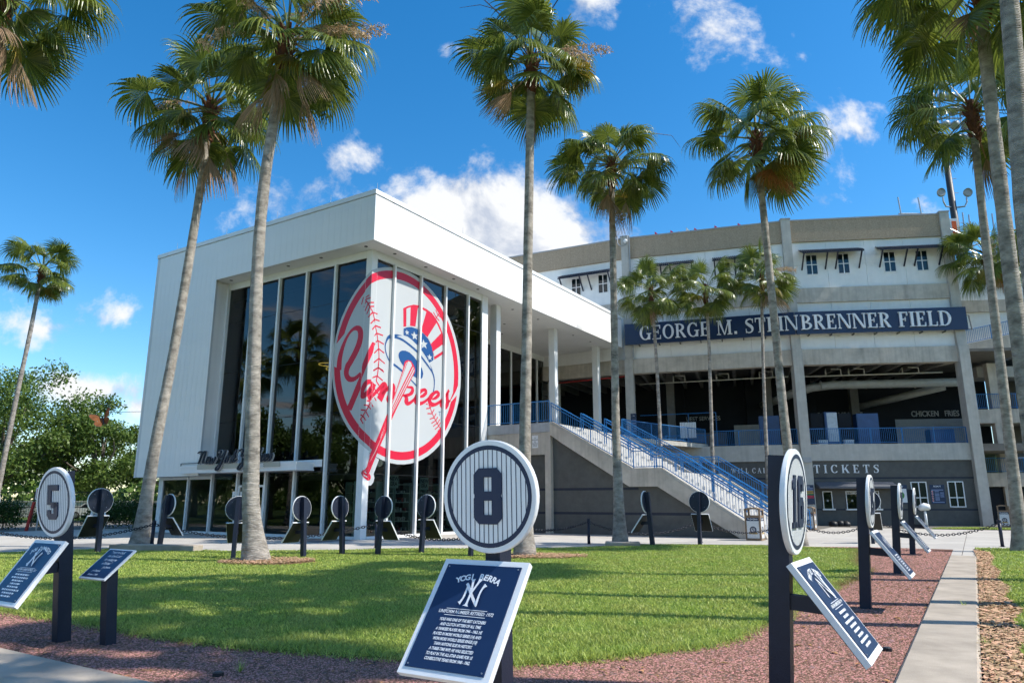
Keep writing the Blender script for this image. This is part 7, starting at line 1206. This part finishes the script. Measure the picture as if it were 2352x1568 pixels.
# ---------------------------------------------------------------- far left background
def picket_fence(label,p,q,h,n):
    p,q=Vector(p),Vector(q); t=site_thing('fence',label,'fence',p)
    for i in range(n+1): c=p.lerp(q,i/n); mb=MB(); mb.bar(c,c+UP*h,.07); mb.build('post',BLACK,t)
    for z in(.25,h*.55,h-.06): mb=MB(); mb.bar(p+UP*z,q+UP*z,.045); mb.build('rail',BLACK,t)
    mb=MB(); k=n*14
    for i in range(k): c=p.lerp(q,(i+.5)/k); mb.bar(c+UP*.2,c+UP*(h-.05),.014)
    mb.build('pickets',BLACK,t)
picket_fence('black metal fence along the street behind the shrubs',(-52,46.5,0),(-19,47.5,0),2.2,14)
t=site_thing('wall','long low grey concrete wall across the street','wall',(-40,72,0)); mb=MB(); mb.box((-45,74,.75),(32,.2,.75)); mb.build('wall_face',CONC,t); mb=MB(); mb.box((-45,74,1.56),(32,.26,.06)); mb.build('wall_cap',CONC,t)
struct(poly_sheet('road',[(-140,49),(-16,50.5),(-16,57),(-140,57)],-.03,TARM))
struct(poly_sheet('sandy_verge',[(-60,44.5),(-18,45.6),(-18,49),(-60,48.5)],-.02,mat('dry_verge',(.20,.17,.06),.95,.1,var=.4,vscale=1.5)))
t=thing('marker_post','leaning red marker post with a red and white plate at the far left','post',(-26.6,40.4,0)); mb=MB(); mb.bar((0,0,0),(.22,0,1.55),.12); mb.build('post',PIPER,t); mb=MB(); mb.box((.5,.05,2.0),(.28,.015,.32)); mb.build('plate',SIGNWHITE,t); mb=MB(); mb.box((.5,.033,2.0),(.22,.003,.26)); mb.build('plate_print',PIPER,t); mb=MB(); mb.bar((.5,.07,0),(.5,.07,2.3),.05); mb.build('plate_post',GREY,t)
t=thing('lamp_hoop','white inverted-U hoop with a round lamp near the shrubs','lamp',(-23.5,41.7,0)); mb=MB(); mb.tube([(-.38,0,0),(-.38,0,.8),(-.3,0,1.02),(-.15,0,1.14),(.15,0,1.14),(.3,0,1.02),(.38,0,.8),(.38,0,0)],.085,10); mb.build('hoop',SIGNWHITE,t,True); mb=MB(); mb.tube([(0,0,1.06),(0,0,.9),(0,0,.75),(0,0,.7)],[.1,.2,.16,.05],12); mb.build('lamp_globe',GREY,t,True); mb=MB(); mb.bar((.08,.05,0),(.08,.05,.7),.05); mb.build('lamp_stem',GREY,t)
def car(label,loc,rz,m):
    t=thing('parked_car',label,'car',loc,rz,'cars parked by the street'); L_=2.2
    prof=[(-2.2,.35),(-2.25,.62),(-2.1,.86),(-1.35,.98),(-.75,1.40),(.55,1.44),(1.35,1.02),(2.1,.86),(2.25,.6),(2.2,.35)]
    mb=MB(); mb.prism([(x,-.85,z) for x,z in prof],(0,1.7,0)); mb.build('body',m,t)
    for s in(-1,1):
        mb=MB(); y=s*.856; pts=[(-1.15,y,1.0),(-.68,y,1.33),(-.1,y,1.36),(-.1,y,1.0)]; mb.face(pts); pts=[(-.02,y,1.0),(-.02,y,1.36),(.5,y,1.36),(1.15,y,1.02)]; mb.face(pts); mb.build('side_window',BLACK,t)
        for x in(-1.4,1.4):
            mb=MB(); mb.tube([(x,s*.72,.33),(x,s*.88,.33)],.33,16); wv=mb.build('wheel',TYRE,t,True); mb=MB(); mb.tube([(x,s*.875,.33),(x,s*.89,.33)],.19,12); mb.build('rim',STEEL,wv)
        mb=MB(); mb.box((2.2,s*.6,.68),(.05,.18,.07)); mb.build('headlight',SIGNWHITE,t); mb=MB(); mb.box((-2.2,s*.6,.72),(.05,.18,.07)); mb.build('tail_light',PIPER,t)
    for pts in([(-1.33,-.72,1.0),(-.78,-.68,1.40),(-.78,.68,1.40),(-1.33,.72,1.0)],[(1.33,.72,1.05),(.6,.68,1.44),(.6,-.68,1.44),(1.33,-.72,1.05)]): mb=MB(); mb.face([Vector(p)+Vector((-.02 if p[0]<0 else .02,0,.02)) for p in pts]); mb.build('windscreen',BLACK,t)
car('white car parked on the street at the left, mirrored in the lower glass',(-26.5,24.5,0),R(98),CARW)
car('white car far behind the black fence, left one',(-38.5,68,0),R(5),CARW); car('grey car far behind the black fence, middle one',(-33.5,68.3,0),R(3),CARR); car('white car far behind the black fence, right one',(-28.5,68.2,0),R(4),CARW)
cone_('orange traffic cone on the street at the left, mirrored in the lower glass',(-21.5,27.2,0))
t=site_thing('utility_pole','thin utility pole with a wire above the left trees','pole',(-40,92,0)); mb=MB(); mb.tube([(-40,92,0),(-40,92,13.2)],[.16,.1],8); mb.build('pole',DARKSTEEL,t); mb=MB(); mb.tube([(-90,95,13.6),(-60,94,12.9),(-40,92,13.0),(-15,91,12.4)],.03,4); mb.build('wire',BLACK,t)
# white rounded post by the verge
t=thing('viewer_post','white post with a rounded head on the verge behind the last right-hand sign','post',(25.1,44.6,0)); mb=MB(); mb.tube([(0,0,0),(0,0,1.0)],[.09,.07],10); mb.build('post',SIGNWHITE,t,True); mb=MB(); mb.tube([(-.3,0,1.08),(-.2,0,1.2),(0,0,1.26),(.18,0,1.22),(.26,0,1.1)],[.1,.2,.24,.22,.1],12); mb.build('head',SIGNWHITE,t,True)
# wall lamp arm on the right
t=site_thing('swing_arm','grey swing arm with a red light on the white wall right of the name board','camera',AB.pt(12.5,-3.9,14)); mb=MB(); mb.tube([AB.pt(11.8,-4.1,14.6),AB.pt(13.2,-3.4,15.1),AB.pt(13.4,-3.4,15.0),AB.pt(13.5,-3.4,13.9)],.06,7); mb.tube([AB.pt(12.5,-3.5,14.9),AB.pt(12.5,-3.5,14.1),AB.pt(13.5,-3.5,14.0)],.03,6); mb.build('arm',GREY,t); mb=MB(); mb.tube([AB.pt(13.0,-3.4,15.1),AB.pt(13.0,-3.4,15.3)],.12,8); mb.build('light',PIPER,t)
# butterfly in the air at the left
WING=mat('butterfly_wing',(.33,.13,.05),.7,.2,var=.6,vscale=60,trans=.45); WING2=mat('butterfly_dark',(.03,.022,.02),.7)
t=thing('butterfly','small brown and orange butterfly flying left of the leaning palm','butterfly',(-.972,1.7,1.785),R(20)); t.rotation_euler=(R(62),R(-24),R(8)); t.scale=(.66,.66,.66); mb=MB(); mb.tube([(0,-.022,0),(0,-.008,.001),(0,.006,.002),(0,.014,.002)],[.0012,.0030,.0034,.0022],8); mb.build('body',WING2,t,True)
for s in(-1,1):
    up=Vector((0,0,1)); out=[(.002,.008),(.018,.030),(.040,.036),(.046,.026),(.040,.012),(.030,.002),(.004,-.002)]; low=[(.004,-.001),(.028,.0),(.033,-.012),(.026,-.024),(.012,-.026),(.003,-.012)]
    for nm,pg,zz in(('fore_wing',out,.0),('hind_wing',low,-.0012)):
        mb=MB(); mb.prism([(s*x*.82,y,x*.58+zz) for x,y in (pg if s>0 else pg[::-1])],(0,0,.0006)); w_=mb.build(nm,WING,t); mb=MB(); q=[(x*.93+.001,y*.93) for x,y in pg]
        for i in range(len(pg)-1):
            (x0,y0),(x1,y1)=pg[i],pg[i+1]; (a0,b0),(a1,b1)=q[i],q[i+1]; mb.face([(s*x*.82,y,x*.58+zz+.0011) for x,y in((x0,y0),(x1,y1),(a1,b1),(a0,b0))])
        mb.build('wing_border',WING2,w_)
mb=MB()
for s in(-1,1): mb.tube([(s*.001,.014,.003),(s*.006,.026,.006)],.0004,4)
mb.build('antenna',WING2,t)
